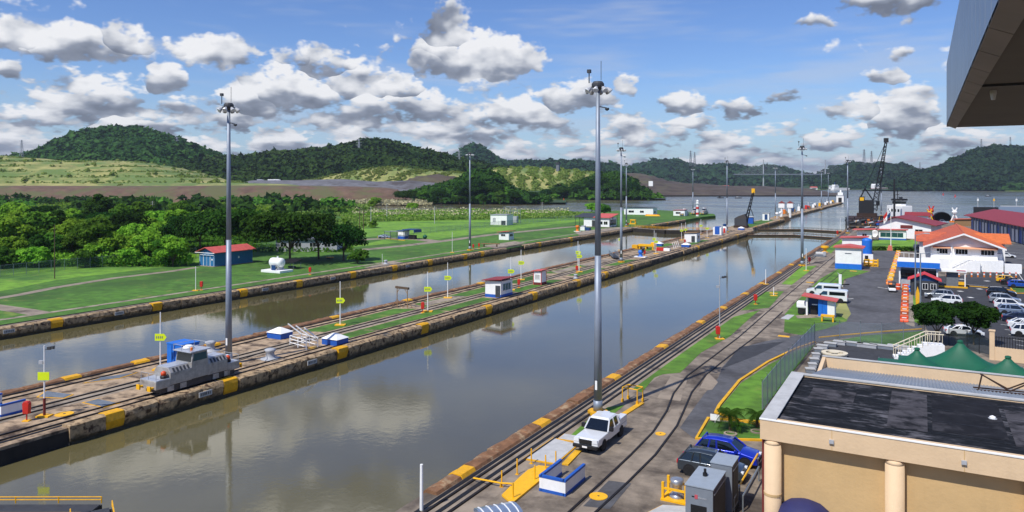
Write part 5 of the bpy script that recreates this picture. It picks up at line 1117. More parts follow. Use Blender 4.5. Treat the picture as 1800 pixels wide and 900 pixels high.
scatter_leaves('undergrowth',(-120,700),(330,690),70000,3.2,.7,'leaf_reed',44,keep=patchy(6,-.3,640)); scatter_leaves('undergrowth',(-120,660),(330,690),42000,5.0,.8,'leaf_lime',45,keep=patchy(7,.1,560))
scatter_leaves('reed_bed',(600,1040),(375,500),52000,3.2,.5,'leaf_reed',46,keep=lambda u,d:(d>375+np.clip((u-600)*.10,0,80))&(d<500-np.clip((u-880)*.2,0,60)))
scatter_leaves('reed_bed',(600,1000),(390,490),26000,3.4,.5,'leaf_lime',47,keep=lambda u,d:d>385+np.clip((u-600)*.10,0,80))
scatter_leaves('reed_plumes',(620,1000),(410,505),7000,4.6,.5,'plume',48,keep=lambda u,d:d>400+np.clip((u-600)*.10,0,80))
scatter_leaves('far_reeds',(560,760),(640,760),9000,6,.9,'plume',49); scatter_leaves('far_reeds',(560,1150),(690,960),30000,6,1.2,'leaf_reed',50,keep=lambda u,d:d>np.interp(u,[560,600,760,940,1060,1150],[650,700,740,875,910,925]))
# white building behind the broad trees
t = thing('long_building','grey walled building half hidden behind the broad dark trees','building',W(545,222),TH); MB().bx(-9,9,-4,4,0,3.6).build('wall','ltgrey',t); MB().bx(-9.6,9.6,-4.6,4.6,3.6,4.0).build('roof','grey',t)
for i in range(4): windowp(t,-7.6+i*4.3,-5.8+i*4.3,1.4,2.6,y=-4)
# ================================================================== right bank: ground
sheet('asphalt_road', PP((1195,752),(1207,735),(1240,690),(1262,665),(1270,645),(1300,612),(1345,600),(1400,590),(1440,575),(1478,566),(1494,556),(1478,520),(1488,490),(1530,477),(1532,441),(1580,441),(1590,470),(1596,500),(1612,560),(1625,585),(1500,592),(1430,602),(1400,612),(1350,636),(1300,668),(1260,716),(1243,738),(1222,772)), .014, 'asphalt')
sheet('car_park', PP((1640,600),(1612,545),(1610,512),(1640,486),(1690,484),(1830,470),(2000,470),(2100,640),(1850,640),(1745,625)), .012, 'asphalt_dark')
sheet('car_park', PP((1755,470),(1760,440),(1790,425),(2000,420),(2050,468)), .012, 'asphalt')
sheet('grass_strip', PP((1112,684),(1200,620),(1290,557),(1336,545),(1322,556),(1282,592),(1232,620),(1196,655),(1165,658),(1150,664),(1128,690)), .02, 'grass_mid')
sheet('grass_strip', PP((996,772),(1030,741),(1068,716),(1098,712),(1080,727),(1064,742),(1040,752),(1018,764)), .02, 'grass_mid')
sheet('grass_strip', PP((1302,546),(1345,513),(1378,512),(1352,541)), .02, 'grass_mid'); sheet('grass_strip', PP((1372,501),(1408,469),(1436,467),(1386,505)), .02, 'grass_bright'); sheet('grass_strip', PP((1450,440),(1478,421),(1482,424),(1460,446)), .02, 'grass_bright')
sheet('service_strip', PP((1474,440),(1482,445),(1440,486),(1398,528),(1358,566),(1318,600),(1290,592),(1350,544),(1410,494)), .018, 'concrete_light')
sheet('grass_lawn', PP((1478,470),(1442,490),(1400,530),(1380,552),(1378,584),(1408,589),(1452,578),(1488,565),(1492,556),(1468,546),(1476,520),(1484,491),(1528,477)), .02, 'grass_mid')
sheet('yellow_grass_pad', PP((1466,548),(1478,528),(1486,530),(1496,552),(1488,562)), .024, 'dry_grass')
sheet('grass_lawn', PP((1262,722),(1302,674),(1352,641),(1400,617),(1432,606),(1344,716),(1332,748),(1290,738)), .03, 'grass_mid'); sheet('grass_lawn', PP((1228,770),(1247,740),(1340,746),(1340,772)), .03, 'grass')
sheet('grass_lawn', PP((1450,603),(1520,590),(1622,582),(1640,600),(1600,612),(1490,612)), .02, 'grass'); sheet('grass_lawn', PP((1528,440.5),(1536,421.5),(1612,421.5),(1612,440.5)), .02, 'grass_bright'); sheet('grass_lawn', PP((1606,565),(1604,520),(1610,520),(1620,572)), .02, 'grass_bright')
sheet('brick_path', PP((1559,440.5),(1562,431),(1568,431),(1569,440.5)), .03, 'roof_orange'); sheet('grass_lawn', PP((1775,508),(1792,500),(1850,502),(1850,512),(1782,514)), .02, 'grass')
sheet('terrace', PP((1432,668),(1438,618),(1470,604),(1560,612),(1610,620),(1640,650),(1600,680)), .03, 'asphalt_dark'); sheet('pavement', PP((1592,570),(1596,512),(1604,512),(1608,575)), .04, 'concrete_light')
sheet('concrete_pad', PP((1352,505),(1362,499),(1392,501),(1382,511)), .04, 'concrete_light'); sheet('concrete_pad', PP((1372,560),(1384,553),(1397,554),(1386,562)), .04, 'plate_white'); sheet('concrete_pad', PP((1398,555),(1470,552),(1472,557),(1402,560)), .05, 'concrete_light')
sheet('concrete_slab', PP((1225,690),(1245,655),(1262,672),(1252,685),(1230,688)), .018, 'concrete'); sheet('concrete_slab', PP((1155,700),(1180,660),(1208,668),(1196,705)), .008, 'concrete'); sheet('concrete_slab', PP((1010,900),(1100,812),(1150,760),(1180,720),(1196,720),(1190,748),(1150,800),(1098,852),(1045,902)), .010, 'concrete')
sheet('asphalt_patch', PP((1025,890),(1070,845),(1110,850),(1072,895)), .014, 'asphalt'); sheet('asphalt_patch', PP((1270,648),(1300,610),(1380,600),(1330,625)), .018, 'asphalt_dark')
# curving return track
t = thing('rail_track','curving return track set in concrete on the right bank, past the pickup','rail track')
for pts in ([(985,915),(1060,846),(1110,799),(1148,760),(1172,723),(1184,692),(1208,661),(1250,630),(1300,592),(1350,548),(1420,489),(1470,447)],[(1032,915),(1102,850),(1152,800),(1190,749),(1203,720),(1216,690),(1240,660),(1280,628),(1328,592),(1376,548)]): stroke('rail',pts,.16,.07,'rail',t,th=.1)
t = thing('rail_track','short siding rails across the lawn beside the white pump house','rail track')
for pts in ([(1428,508),(1470,476)],[(1446,508),(1488,474)]): stroke('rail',pts,.14,.06,'rail',t,th=.08)
# kerbs
def kerb(pts,w=.28,h=.14): return stroke('kerb',pts,w,h,'kerb_yellow',th=h+.05)
kerb([(1335,748),(1292,738),(1258,726),(1264,714),(1300,670),(1350,637),(1398,614),(1432,602)]); kerb([(1340,775),(1224,772),(1245,736),(1340,743)]); kerb([(1440,594),(1480,590),(1560,583),(1620,579)],.16); kerb([(1660,501),(1700,503),(1760,508),(1785,512)],.2); kerb([(1776,507),(1786,516),(1900,517)],.25)
for pts in ([(993,818),(1018,792)],[(1081,739),(1128,709)]): stroke('kerb',pts,.5,.10,'kerb_yellow',th=.12)
for pts in ([(1650,497),(1700,500),(1770,506)],[(1765,452),(1800,455)],[(1772,444),(1800,446)],[(1783,470),(1800,495)]): stroke('road_marking',pts,.14,.02,'paint_white',th=.006)
for k in range(7): stroke('road_marking',[(1745+k*7,552+k*9),(1790+k*9,558+k*9.5)],.14,.02,'paint_white',th=.006)
for px,py in ((1690,491),(1735,494),(1688,512),(1706,523),(1722,508)): stroke('road_marking',[(px-4,py),(px+4,py)],1.0,.02,'paint_white',th=.006)
for pts in ([(1543,505),(1562,508)],[(1487,526),(1500,525)]): stroke('road_marking',pts,.3,.024,'paint_white',th=.006)
# ================================================================== vehicles
def wheels(t,xs,w,r,rimm='rim'):
    for x in xs:
        for s in (-1,1):
            b = MB(); b.lathe([(r*.62,-.11),(r*.93,-.11),(r,-.06),(r,.06),(r*.93,.11),(r*.62,.11)],18); b.v=[(x+q[0],s*(w-.08)+q[2],r+q[1]) for q in b.v]; o = b.build('wheel','tyre',t,smooth=False)
            q = MB(); yy = s*(w+.028); q.cyl((x,yy-.04*s,r),(x,yy,r),r*.60,n=12); 
            for k in range(5):
                a = k*2*math.pi/5
            q.build('rim',rimm,o)
            h = MB()
            for k in range(5):
                a = k*2*math.pi/5+.3; c = Vector((x+math.cos(a)*r*.38,yy+.004*s,r+math.sin(a)*r*.38)); h.cyl(c,c+Vector((0,.012*s,0)),r*.13,n=6)
            h.build('rim_openings','black',o)
def car(label,loc,rz,paint,kind='suv',group=None,name='car',lower=None):
    L,w,H,belt,hood,r = dict(suv=(4.5,.93,1.68,1.02,1.05,.36),sedan=(4.5,.9,1.45,.92,.90,.33),hatch=(4.2,.9,1.52,.98,.98,.34))[kind]
    t = thing(name,label,'car',loc,rz,group); h = L/2
    if kind=='sedan': prof=[(-h,.3),(-h-.02,.75),(-h+.1,.98),(-h+.75,1.0),(h-1.35,belt+.02),(h-.25,.76),(h,.62),(h+.02,.3)]; cab=(-h+.45,-h+1.25,.35,h-1.25)
    else: prof=[(-h,.32),(-h-.03,.8),(-h+.03,belt+.05),(-h+.5,belt+.06),(h-1.2,hood+.02),(h-.22,hood-.17),(h,hood-.38),(h+.03,.32)]; cab=(-h+.08,-h+.55,.30,h-1.15)
    b = MB(); n=len(prof)
    secs=[(-w,.0,.97),(-w+.10,.03,1.0),(w-.10,.03,1.0),(w,.0,.97)]; vs=[]
    for y,e,k in secs: vs+=[(x*(k if abs(x)>1 else 1),y,z if z<.5 else z*(.965 if abs(y)>w-.05 else 1.0)) for x,z in prof]
    fs=[tuple(range(n)),tuple(range(3*n,4*n))]+[(s*n+i,s*n+(i+1)%n,(s+1)*n+(i+1)%n,(s+1)*n+i) for s in range(3) for i in range(n)]
    o=b.add(vs,fs).build('body',paint,t,smooth=True); md=o.modifiers.new('bevel','BEVEL'); md.width=.10; md.segments=3; md.limit_method='ANGLE'; md.angle_limit=R(25); md.harden_normals=True
    x0,x1,x2,x3=cab; wt=w-.22; wb=w-.05; xm=(x1+x2)/2-.1
    def shell(o_,zt):
        pr=[(x0,belt-.02,wb),(x1,H-.13+zt,wt+.01),(xm,H-.05+zt,wt),(x2,H-.11+zt,wt+.01),(x3,belt-.02,wb)]; n_=len(pr)
        return [(x,sg*(w_+o_),z) for sg in (-1,1) for x,z,w_ in pr],[tuple(range(n_)),tuple(range(2*n_-1,n_-1,-1))]+[(i,(i+1)%n_,n_+(i+1)%n_,n_+i) for i in range(n_)]
    MB().add(*shell(0,0)).build('windows','glass',t)
    rp=[(x1-.06,H-.16,wt+.03),(x1+.25,H-.06,wt-.02),(xm,H-.01,wt-.03),(x2-.2,H-.05,wt-.02),(x2+.06,H-.13,wt+.03)]; rb_=[(x,z-.05,w_) for x,z,w_ in rp]; n_=5
    MB().add([(x,sg*w_,z) for sg in (-1,1) for x,z,w_ in rp]+[(x,sg*w_,z) for sg in (-1,1) for x,z,w_ in rb_],[(i,i+1,n_+i+1,n_+i) for i in range(4)]+[(10+i,10+n_+i,10+n_+i+1,10+i+1) for i in range(4)]+[(i,10+i,11+i,i+1) for i in range(4)]+[(5+i,6+i,16+i,15+i) for i in range(4)]+[(0,5,15,10),(4,14,19,9)]).build('roof',paint,t,smooth=True)
    for s in (-1,1):
        p = MB(); lerp=lambda a,b2,q:a+(b2-a)*q
        for xb,xt in ((x0,x1),(x3,x2),((x0+x3)/2-.1,(x1+x2)/2),(x0+.9,x1+.55)): p.bar((xb,s*(wb+.01),belt-.02),(xt,s*(wt+.01),H-.07),.05)
        p.build('pillars',paint,t)
        MB().bx(h-.35,h+.01,s*w*.62-.16,s*w*.62+.16,hood-.36,hood-.22).build('headlight','lamp_glass',t,bevel=.03); MB().bx(-h-.05,-h+.12,s*w*.8-.12,s*w*.8+.12,belt-.28,belt-.02).build('tail_light','tail_red',t)
        MB().bx(x3-.45,x3-.25,s*(w+.02),s*(w+.2),belt,belt+.16).build('mirror',paint,t)
        for x in (-h+.85,h-.85): MB().cyl((x,s*(w-.2),r+.02),(x,s*(w+.008),r+.02),r+.08,n=16).build('wheel_arch','black',t)
        MB().bx(-h+1.2,h-1.2,s*w-.03,s*w+.02,.3,.42).build('sill','darkgrey',t)
        MB().bx(-.1,.12,s*w-.02,s*w+.015,belt-.16,belt-.11).build('door_handle','rim' if paint!='car_white' else 'ltgrey',t)
    MB().bx(h-.05,h+.05,-w*.5,w*.5,.5,.7).build('grille','black',t); MB().bx(h+.03,h+.06,-.26,.26,.38,.5).build('number_plate','plate_white',t)
    wheels(t,(-h+.85,h-.85),w,r); return t
for nme,cc,met in (('car_blue','#1230b8',.3),('car_grey','#3c4650',.5),('car_white','#dfe2e4',0),('car_silver','#a9b0b8',.6),('car_navy','#1c2644',.3),('car_black','#17181b',.2),('car_yellow','#e8b41e',0),('car_paleblue','#93a4bc',.5),('car_sky','#1c4fb4',.2)): mat(nme,cc,.28,met,var=.03,scale=1,coat=.8)
p = G(1309,823); car('bright blue hatchback parked beside the palm island',p+Vector((-1.35,.85,0)),0,'car_blue','suv')
p = G(1213,836); car('dark grey crossover parked beside the grey generators',p+Vector((1.35,.85,0)),0,'car_grey','suv')
CG='cars in the car park'
for px,py,rz,pt,kd,lab in ((1651,525,math.pi,'car_silver','suv','silver crossover parked nearest the red-roofed guard hut'),(1664,535,math.pi,'car_white','suv','white crossover just above the two dark trees'),(1760,521,0,'car_black','suv','dark SUV at the back of the right car row'),(1766,533,0,'car_silver','suv','silver boxy SUV second in the right car row'),(1776,543,0,'car_white','suv','white SUV third in the right car row'),(1784,554,0,'car_paleblue','suv','pale blue SUV fourth in the right car row'),(1793,566,0,'car_navy','sedan','navy saloon fifth in the right car row'),(1804,578,0,'car_white','sedan','white saloon cut by the right picture edge, sixth in the row'),(1812,592,0,'car_white','suv','nearest white SUV at the right picture edge'),(1772,497,0,'car_yellow','hatch','yellow taxi hatchback in the farther car row'),(1782,501,0,'car_black','sedan','black saloon between the yellow and the bright blue car'),(1794,506,0,'car_sky','hatch','bright blue hatchback in the farther car row'),(1768,453,0,'car_white','sedan','white car parked behind the orange-roofed house'),(1694,590,.2,'car_white','sedan','white car half hidden behind the two dark trees')): car(lab,G(px,py),rz,pt,kd,CG)
car('pale sedan parked by the green cage on the left bank',G(676,419),.3,'car_paleblue','sedan')
def van(label,loc,rz):
    t = thing('van',label,'van',loc,rz,'white vans'); L,w=5.7,1.0; h=L/2
    MB().ext([(-h,.4),(-h-.02,2.05),(-h+.2,2.18),(h-1.9,2.18),(h-1.15,1.25),(h-.15,1.08),(h,.9),(h+.02,.4)],-w,w,'y').build('body','car_white',t,bevel=.07)
    for s in (-1,1):
        MB().bx(-h+.35,h-2.9,s*w-.01,s*w+.015,1.3,1.88).build('side_window','glass',t)
        MB().add([(h-2.6,s*(w+.012),1.3),(h-1.35,s*(w+.012),1.3),(h-1.95,s*(w+.012),1.92),(h-2.6,s*(w+.012),1.92)],[(0,1,2,3)]).build('door_window','glass_blue',t,fix=False)
        MB().bx(-h-.04,-h+.04,s*.82-.1,s*.82+.1,1.0,1.5).build('tail_light','tail_red',t); MB().bx(h-.15,h+.03,s*.7-.15,s*.7+.15,.8,1.0).build('headlight','lamp_glass',t); MB().bx(h-1.6,h-1.4,s*(w+.02),s*(w+.22),1.25,1.5).build('mirror','black',t)
        for x in (-h+1.05,h-.95): MB().cyl((x,s*(w-.2),.4),(x,s*(w+.008),.4),.46,n=16).build('wheel_arch','black',t)
    MB().add([(h-1.86,-w+.12,2.1),(h-1.86,w-.12,2.1),(h-1.16,w-.08,1.32),(h-1.16,-w+.08,1.32)],[(0,1,2,3)]).build('windscreen','glass',t,fix=False); MB().bx(-h-.05,h+.05,-w*.96,w*.96,.34,.5).build('bumper','darkgrey',t)
    wheels(t,(-h+1.05,h-.95),w,.38); return t
van('white passenger van behind the blue hut, nearer of the two',G(1457,532)+Vector((0,1,0)),math.pi); van('white passenger van behind the other van',G(1447,521)+Vector((0,1.2,0)),math.pi)
van('white van nose showing beside the blue hut',G(1428,545)+Vector((0,.4,0)),math.pi*.5) if False else None
def pickup():
    t = thing('pickup_truck','white service pickup truck parked beside the near floodlight mast','truck',Vector((-22.25,54.5,0)),-math.pi/2); w=1.0
    MB().ext([(.55,.55),(.5,1.15),(2.95-.15,1.12),(3.0,.95),(3.02,.55)],-w,w,'y').build('bonnet','car_white',t,bevel=.07); MB().bx(-1.55,.6,-w,w,.5,1.2).build('cab','car_white',t,bevel=.05)
    g=[(-1.5,-.96,1.2),(.95,-.96,1.2),(.95,.96,1.2),(-1.5,.96,1.2),(-1.35,-.80,1.88),(.25,-.80,1.88),(.25,.80,1.88),(-1.35,.80,1.88)]
    MB().add(g,[(3,2,1,0),(4,5,6,7),(0,1,5,4),(1,2,6,5),(2,3,7,6),(3,0,4,7)]).build('windows','glass',t)
    MB().add([(-1.45,-.84,1.85),(.3,-.84,1.85),(.3,.84,1.85),(-1.45,.84,1.85),(-1.35,-.7,1.98),(.1,-.7,1.98),(.1,.7,1.98),(-1.35,.7,1.98)],[(3,2,1,0),(4,5,6,7),(0,1,5,4),(1,2,6,5),(2,3,7,6),(3,0,4,7)]).build('roof','car_white',t,bevel=.03)
    for s in (-1,1):
        p=MB()
        for xb,xt,q in ((-1.5,-1.35,.07),(.95,.25,.05),(-.55,-.45,.05)): p.bar((xb,s*.97,1.18),(xt,s*.81,1.88),q)
        p.build('pillars','car_white',t); MB().bx(.55,.8,s*1.02,s*1.3,1.2,1.5).build('mirror','black',t); MB().bx(2.8,3.04,s*.75-.2,s*.75+.2,.85,1.1).build('headlight','lamp_glass',t)
        MB().bx(-3.2,-1.6,s*.72-.28,s*.72+.28,.55,1.45).build('tool_locker','car_white',t,bevel=.03); MB().bx(-3.15,-1.65,s*1.0-.01,s*1.0+.015,.95,.97).build('locker_seam','grey',t); MB().bx(-3.24,-3.2,s*.85-.08,s*.85+.08,.8,1.1).build('tail_light','tail_red',t)
        for x in (-1.95,1.75): MB().cyl((x,s*.8,.42),(x,s*1.008,.42),.48,n=16).build('wheel_arch','black',t)
        MB().bx(-.2,0,s*1.0-.02,s*1.0+.02,1.02,1.07).build('door_handle','black',t)
    MB().bx(-3.2,-1.6,-.45,.45,.55,.8).build('bed','ltgrey',t); MB().bx(-3.24,-3.18,-.5,.5,.6,1.3).build('tailgate','car_white',t); MB().bx(-1.75,-1.6,-.9,.9,1.45,1.75).build('headboard','car_white',t)
    MB().bx(2.98,3.08,-.5,.5,.72,1.05).build('grille','black',t); MB().bx(2.95,3.18,-1.0,1.0,.42,.68).build('bumper','black',t,bevel=.04); MB().bx(3.18,3.2,-.2,.2,.5,.62).build('number_plate','white',t); MB().bx(-3.2,2.8,-.85,.85,.4,.55).build('chassis','black',t)
    wheels(t,(-1.95,1.75),1.0,.41)
pickup()
# ================================================================== near right things
barrier('white stairwell parapet with blue trim in front of the pickup truck',984,862,1.9,3.2,1.05).location = Vector((-21.3,45.4,0))
def slab(name,label,cat,pts,z,m,th=.12,border=None):
    P=PP(*pts); c=sum(P,Vector())/len(P); t=thing(name,label,cat,c); L=[p-c for p in P]
    if border: MB().prism([(p.x*1.08,p.y*1.08) for p in L],0,z*.75).build('border',border,t)
    MB().prism([(p.x,p.y) for p in L],z-th,z).build('plate',m,t); return t
slab('platform','yellow steel platform left of the white stairwell','platform',[(882,873),(912,843),(928,829),(947,821),(970,824),(963,836),(900,888)],.14,'yellow_clean')
slab('grating','large pale steel cover plate with yellow border left of the pickup','cover',[(923,807),(972,772),(1015,783),(977,816)],.10,'plate_white',border='yellow'); slab('grating','small pale cover plate with yellow border by the pickup nose','cover',[(982,772),(992,764),(1018,768),(1013,777)],.08,'plate_white',border='yellow')
slab('grating','grey cover plate with yellow border at the bottom right, before the generators','cover',[(1135,905),(1165,890),(1212,893),(1205,910)],.10,'plate_white',border='yellow')
for i,(px,py,lab) in enumerate(((882,856,'yellow rail post farthest left by the yellow platform'),(909,834,'second yellow rail post by the yellow platform'),(934,815,'third yellow rail post, at corner of the large cover plate'),(959,827,'fourth yellow rail post, behind the white stairwell'),(977,820,'fifth yellow rail post, right beside the stairwell'),(902,878,'yellow rail post nearest the lower edge'),(940,846,'yellow rail post in the middle of the platform'))):
    t=thing('rail_post',lab,'post',G(px,py),0,'yellow rail posts'); MB().cyl((0,0,0),(0,0,1.1),.05,n=6).build('shaft','yellow_clean',t); MB().bx(-.12,.12,-.12,.12,0,.04).build('foot','yellow',t)
t=thing('safety_rail','low yellow pipe rail from the lock edge to the platform','rail'); MB().path([G(832,848)+Vector((0,0,.3)),G(880,857)+Vector((0,0,.3)),G(900,858)+Vector((0,0,.3))],.06,6).build('pipe','yellow_clean',t); MB().cyl(G(880,857),G(880,857)+Vector((0,0,.3)),.05,n=6).build('stand','yellow',t)
t=thing('guard_cage','yellow tubular cage frame on the grass right of the near mast','frame',G(1112,706),-.1)
for x in (-.75,.75):
    for y in (-.6,.6): MB().cyl((x,y,0),(x,y,1.35),.05,n=6).build('leg','yellow_clean',t); MB().bx(x-.1,x+.1,y-.1,y+.1,0,.3).build('foot','yellow',t)
for s in (-1,1): MB().cyl((-.75,s*.6,1.35),(.75,s*.6,1.35),.05,n=6).build('rail','yellow_clean',t); MB().cyl((s*.75,-.6,1.35),(s*.75,.6,1.35),.05,n=6).build('rail','yellow_clean',t)
for px,py,lab,r in ((1052,873,'yellow manhole cover between the curved rails, nearest the lower edge',.6),(1161,763,'yellow manhole cover between the curved rails right of the pickup',.42)):
    t=thing('manhole_cover',lab,'manhole',G(px,py)); MB().cyl((0,0,-.01),(0,0,.05),r,n=24).build('disc','yellow_clean',t); MB().cyl((0,0,0),(0,0,.065),.07,n=8).build('lifting_eye','darkgrey',t)
t=thing('service_cart','pale blue ribbed cart canopy at the lower picture edge','cart',Vector((G(876,894,2).x,G(876,894,2).y,0)),.9)
b=MB(); pr=[(-.85,1.75),(-.7,1.95),(-.3,2.04),(.3,2.04),(.7,1.95),(.85,1.75)]; b.ext(pr,-1.2,1.2,'x'); b.build('canopy','car_paleblue',t)
for k in range(5): MB().ext([(y,z+.03) for y,z in pr],-1.0+k*.48,-.94+k*.48,'x').build('rib','white',t)
for x in (-1,1):
    for y in (-.7,.7): MB().cyl((x,y,.5),(x,y,1.8),.035,n=6).build('post','ltgrey',t)
MB().bx(-1.2,1.2,-.7,.7,.35,.8).build('body','blue_dark',t,bevel=.05); wheels(t,(-.8,.8),.7,.28)
def genset(label,x0,x1,y0,y1,h,dark,louvre=True,logo=True):
    t=thing('generator',label,'generator',Vector(((x0+x1)/2,(y0+y1)/2,0))); w,d=(x1-x0)/2,(y1-y0)/2
    MB().bx(-w,w,-d,d,.25,h-.06).build('enclosure','gen_grey',t,bevel=.02); MB().bx(-w-.04,w+.04,-d-.04,d+.04,h-.06,h).build('roof','gen_light',t); MB().bx(-w-.05,w+.05,-d,d,0,.25).build('skid','black',t)
    if louvre: MB().bx(-w*.6,w*.55,-d-.03,-d,.5,h-1.1).build('grille','black',t)
    if logo:
        MB().bx(-.42,-.27,-d-.02,-d,h-.66,h-.60).build('logo_bar','black',t); MB().bx(-.25,-.08,-d-.02,-d,h-.74,h-.50).build('logo_mark','logo_red',t)
        b=MB(); 
        for k in range(9): b.bx(-.05+k*.055,-.015+k*.055,-d-.02,-d,h-.70+(k%2)*.02,h-.62)
        b.build('lettering','ltgrey',t)
    MB().bx(w,w+.03,-d+.2,d-.2,.5,h-.5).build('side_door','darkgrey',t); MB().cyl((w+.06,-d+.1,h-.35),(w+.06,d-.1,h-.35),.03,n=6).build('pipe','rim',t)  # dark grey panel paints the shade of the right side
    if louvre:
        MB().cyl((-.1,.2,h),(-.1,.2,h+.18),.14,n=10).build('exhaust_base','black',t); MB().cyl((-.1,.2,h+.18),(-.1,.2,h+.42),.08,n=8).build('exhaust','black',t)
    return t
mat('gen_grey','#7d858f',.6,.1,var=.08,scale=2,streak=.2); mat('gen_light','#9aa5b0',.5,.1,var=.06,scale=2); mat('logo_red','#b8505a',.6)
genset('nearer grey generator with black grille and small exhaust, lower right',-12.1,-10.5,42.6,45.7,2.9,True); genset('taller grey generator housing behind, touching the grey crossover',-11.5,-10.2,46.1,47.9,3.15,False,False,False)
t=thing('capstan','chrome capstan inside a yellow guard frame left of the generators','capstan',G(1190,876)); MB().lathe([(.5,0),(.5,.25),(.34,.35),(.3,.8),(.42,.95),(.42,1.25),(.3,1.3)],16).build('drum','rim',t,smooth=True); MB().bx(-.85,.85,-.8,.8,0,.12).build('plate','yellow_clean',t)
for x in (-.75,.75):
    for y in (-.6,.6): MB().bx(x-.08,x+.08,y-.08,y+.08,.1,1.15).build('guard_post','yellow_clean',t)
for s in (-1,1): MB().bx(-.8,.8,s*.6-.06,s*.6+.06,.7,.82).build('guard_rail','yellow_clean',t)
t=thing('guard_rails','yellow and grey pipe rails between the generators and the beige building','rails')
for (a,b2) in (((1300,880),(1332,822)),((1290,905),(1300,880)),((1306,900),(1334,846))):
    MB().cyl(G(*a)+Vector((0,0,1.0)),G(*b2)+Vector((0,0,1.0)),.06,n=6).build('rail','yellow_clean' if a[0]==1300 else 'galv',t); MB().cyl(G(*b2),G(*b2)+Vector((0,0,1.0)),.05,n=6).build('post','galv',t); MB().cyl(G(*a),G(*a)+Vector((0,0,1.0)),.05,n=6).build('post','galv',t)
for px,py,sc_,lab in ((1284,757,1.0,'left palm on the kerbed island above the blue car'),(1331,752,.85,'right palm on the kerbed island against the beige building'),(1296,760,.5,'smallest palm sprout between the two island palms')): plant('palm',G(px,py),lab,random.random()*6,sc_*.95,'palms on the kerbed island')
t=thing('notice_plate','small white notice plate on the kerbed palm island','sign',G(1257,744)); MB().bx(-.4,.4,-.03,.03,.25,.75).build('board','white',t); MB().bx(-.03,.03,-.02,.02,0,.25).build('stake','ltgrey',t)
for px,py,lab in ((1284,768,'ring of stones round the left island palm'),(1331,764,'ring of stones round the right island palm')):
    t=thing('planter_ring',lab,'planter',G(px,py-4)); b=MB(); b.lathe([(.55,0),(.55,.12),(.4,.14),(.4,.02)],12); b.build('ring','concrete_light',t)
fence('blue grey chain link fence along the grass left of the beige building',[(1340,722),(1372,678),(1400,643),(1432,606)],2.6,2.4,'chain_link_blue'); fence('tall wire fence with grey posts before the terrace and lawn',[(1432,606),(1476,602),(1550,606),(1625,600)],2.6,3.0,'chain_link')
# ================================================================== beige building
def beige():
    t=thing('beige_building','beige building with black flat roof and round columns, lower right','building'); X0,Y0,Y1,Z=-6.9,37.2,47.3,9.0; X1=34
    MB().bx(X0+.35,X1,Y0+.55,Y1-.1,0,Z-.95).build('wall','beige_dark',t); MB().bx(X0,X0+.35,Y0+.5,Y1,0,Z-.95).build('corner_wall','maroon',t)
    MB().bx(X0,X1,Y0,Y0+.5,Z-.95,Z).build('front_parapet','beige',t); MB().bx(X0,X0+.6,Y0+.5,Y1,Z-.9,Z).build('side_parapet','beige',t); MB().bx(X0+.6,X1,Y1-.3,Y1,Z-.9,Z-.02).build('rear_parapet','beige',t)
    MB().bx(X0-.03,X1,Y0-.03,Y0+.12,Z,Z+.05).build('coping','white_wall',t); MB().bx(X0-.03,X0+.72,Y0+.12,Y1+.03,Z,Z+.05).build('coping','plate_white',t); MB().bx(X0+.72,X1,Y1-.34,Y1+.03,Z-.02,Z+.04).build('coping','plate_white',t)
    MB().bx(X0+.6,X1,Y0+.5,Y1-.3,Z-.4,Z-.12).build('roof_felt','roof_felt',t)
    for k in range(7):
        x=-6.35+k*5.25; b=MB(); b.cyl((x,Y0+.25,0),(x,Y0+.25,Z-1.15),.40,n=20); b.lathe([(.40,Z-1.15),(.30,Z-1.0),(.1,Z-.96)],20,(x,Y0+.25,0)); o=b.build('column','beige',t,smooth=True); MB().lathe([(.42,Z-3.62),(.42,Z-3.5)],20,(x,Y0+.25,0)).build('joint_ring','beige_dark',o)
    for (xa,xb,ya,yb,m_) in ((-1.5,.2,39.4,46.2,'felt_grey'),(.4,3.4,39.8,46.4,'felt_dark'),(3.6,6.2,39.2,45.2,'felt_grey'),(9.5,12.5,40,46.5,'felt_dark'),(-5.4,-3.2,42.6,44.8,'felt_grey')): MB().bx(xa,xb,ya,yb,Z-.118,Z-.105).build('felt_patch',m_,t)
    for k in range(4): MB().bx(X0+.6,X1,39.3+k*2.1,39.34+k*2.1,Z-.118,Z-.10).build('felt_seam','black',t)
    for k in range(7): x=-3.7+k*5.25; MB().bx(x,x+.03,Y0-.008,Y0,Z-.95,Z).build('parapet_joint','beige_dark',t); MB().bx(x-.1,x+.1,Y0-.10,Y0-.0,Z-.62,Z-.45).build('roof_spout','ltgrey',t)
    MB().bx(X0+.35,X1,Y0+.53,Y0+.56,4.9,4.93).build('wall_joint','beige',t)
    # round awning over a door
    b=MB(); b.lathe([(1.35,4.0),(1.30,4.5),(1.1,4.95),(.7,5.25),(.2,5.38)],20,(-4.9,Y0+.3,0)); b.build('awning','awning_blue',t,smooth=True)
    MB().bx(-5.9,-3.9,Y0+.52,Y0+.58,0,3.9).build('door','glass',t)
mat('awning_blue','#24285a',.7,var=.1,scale=3); 
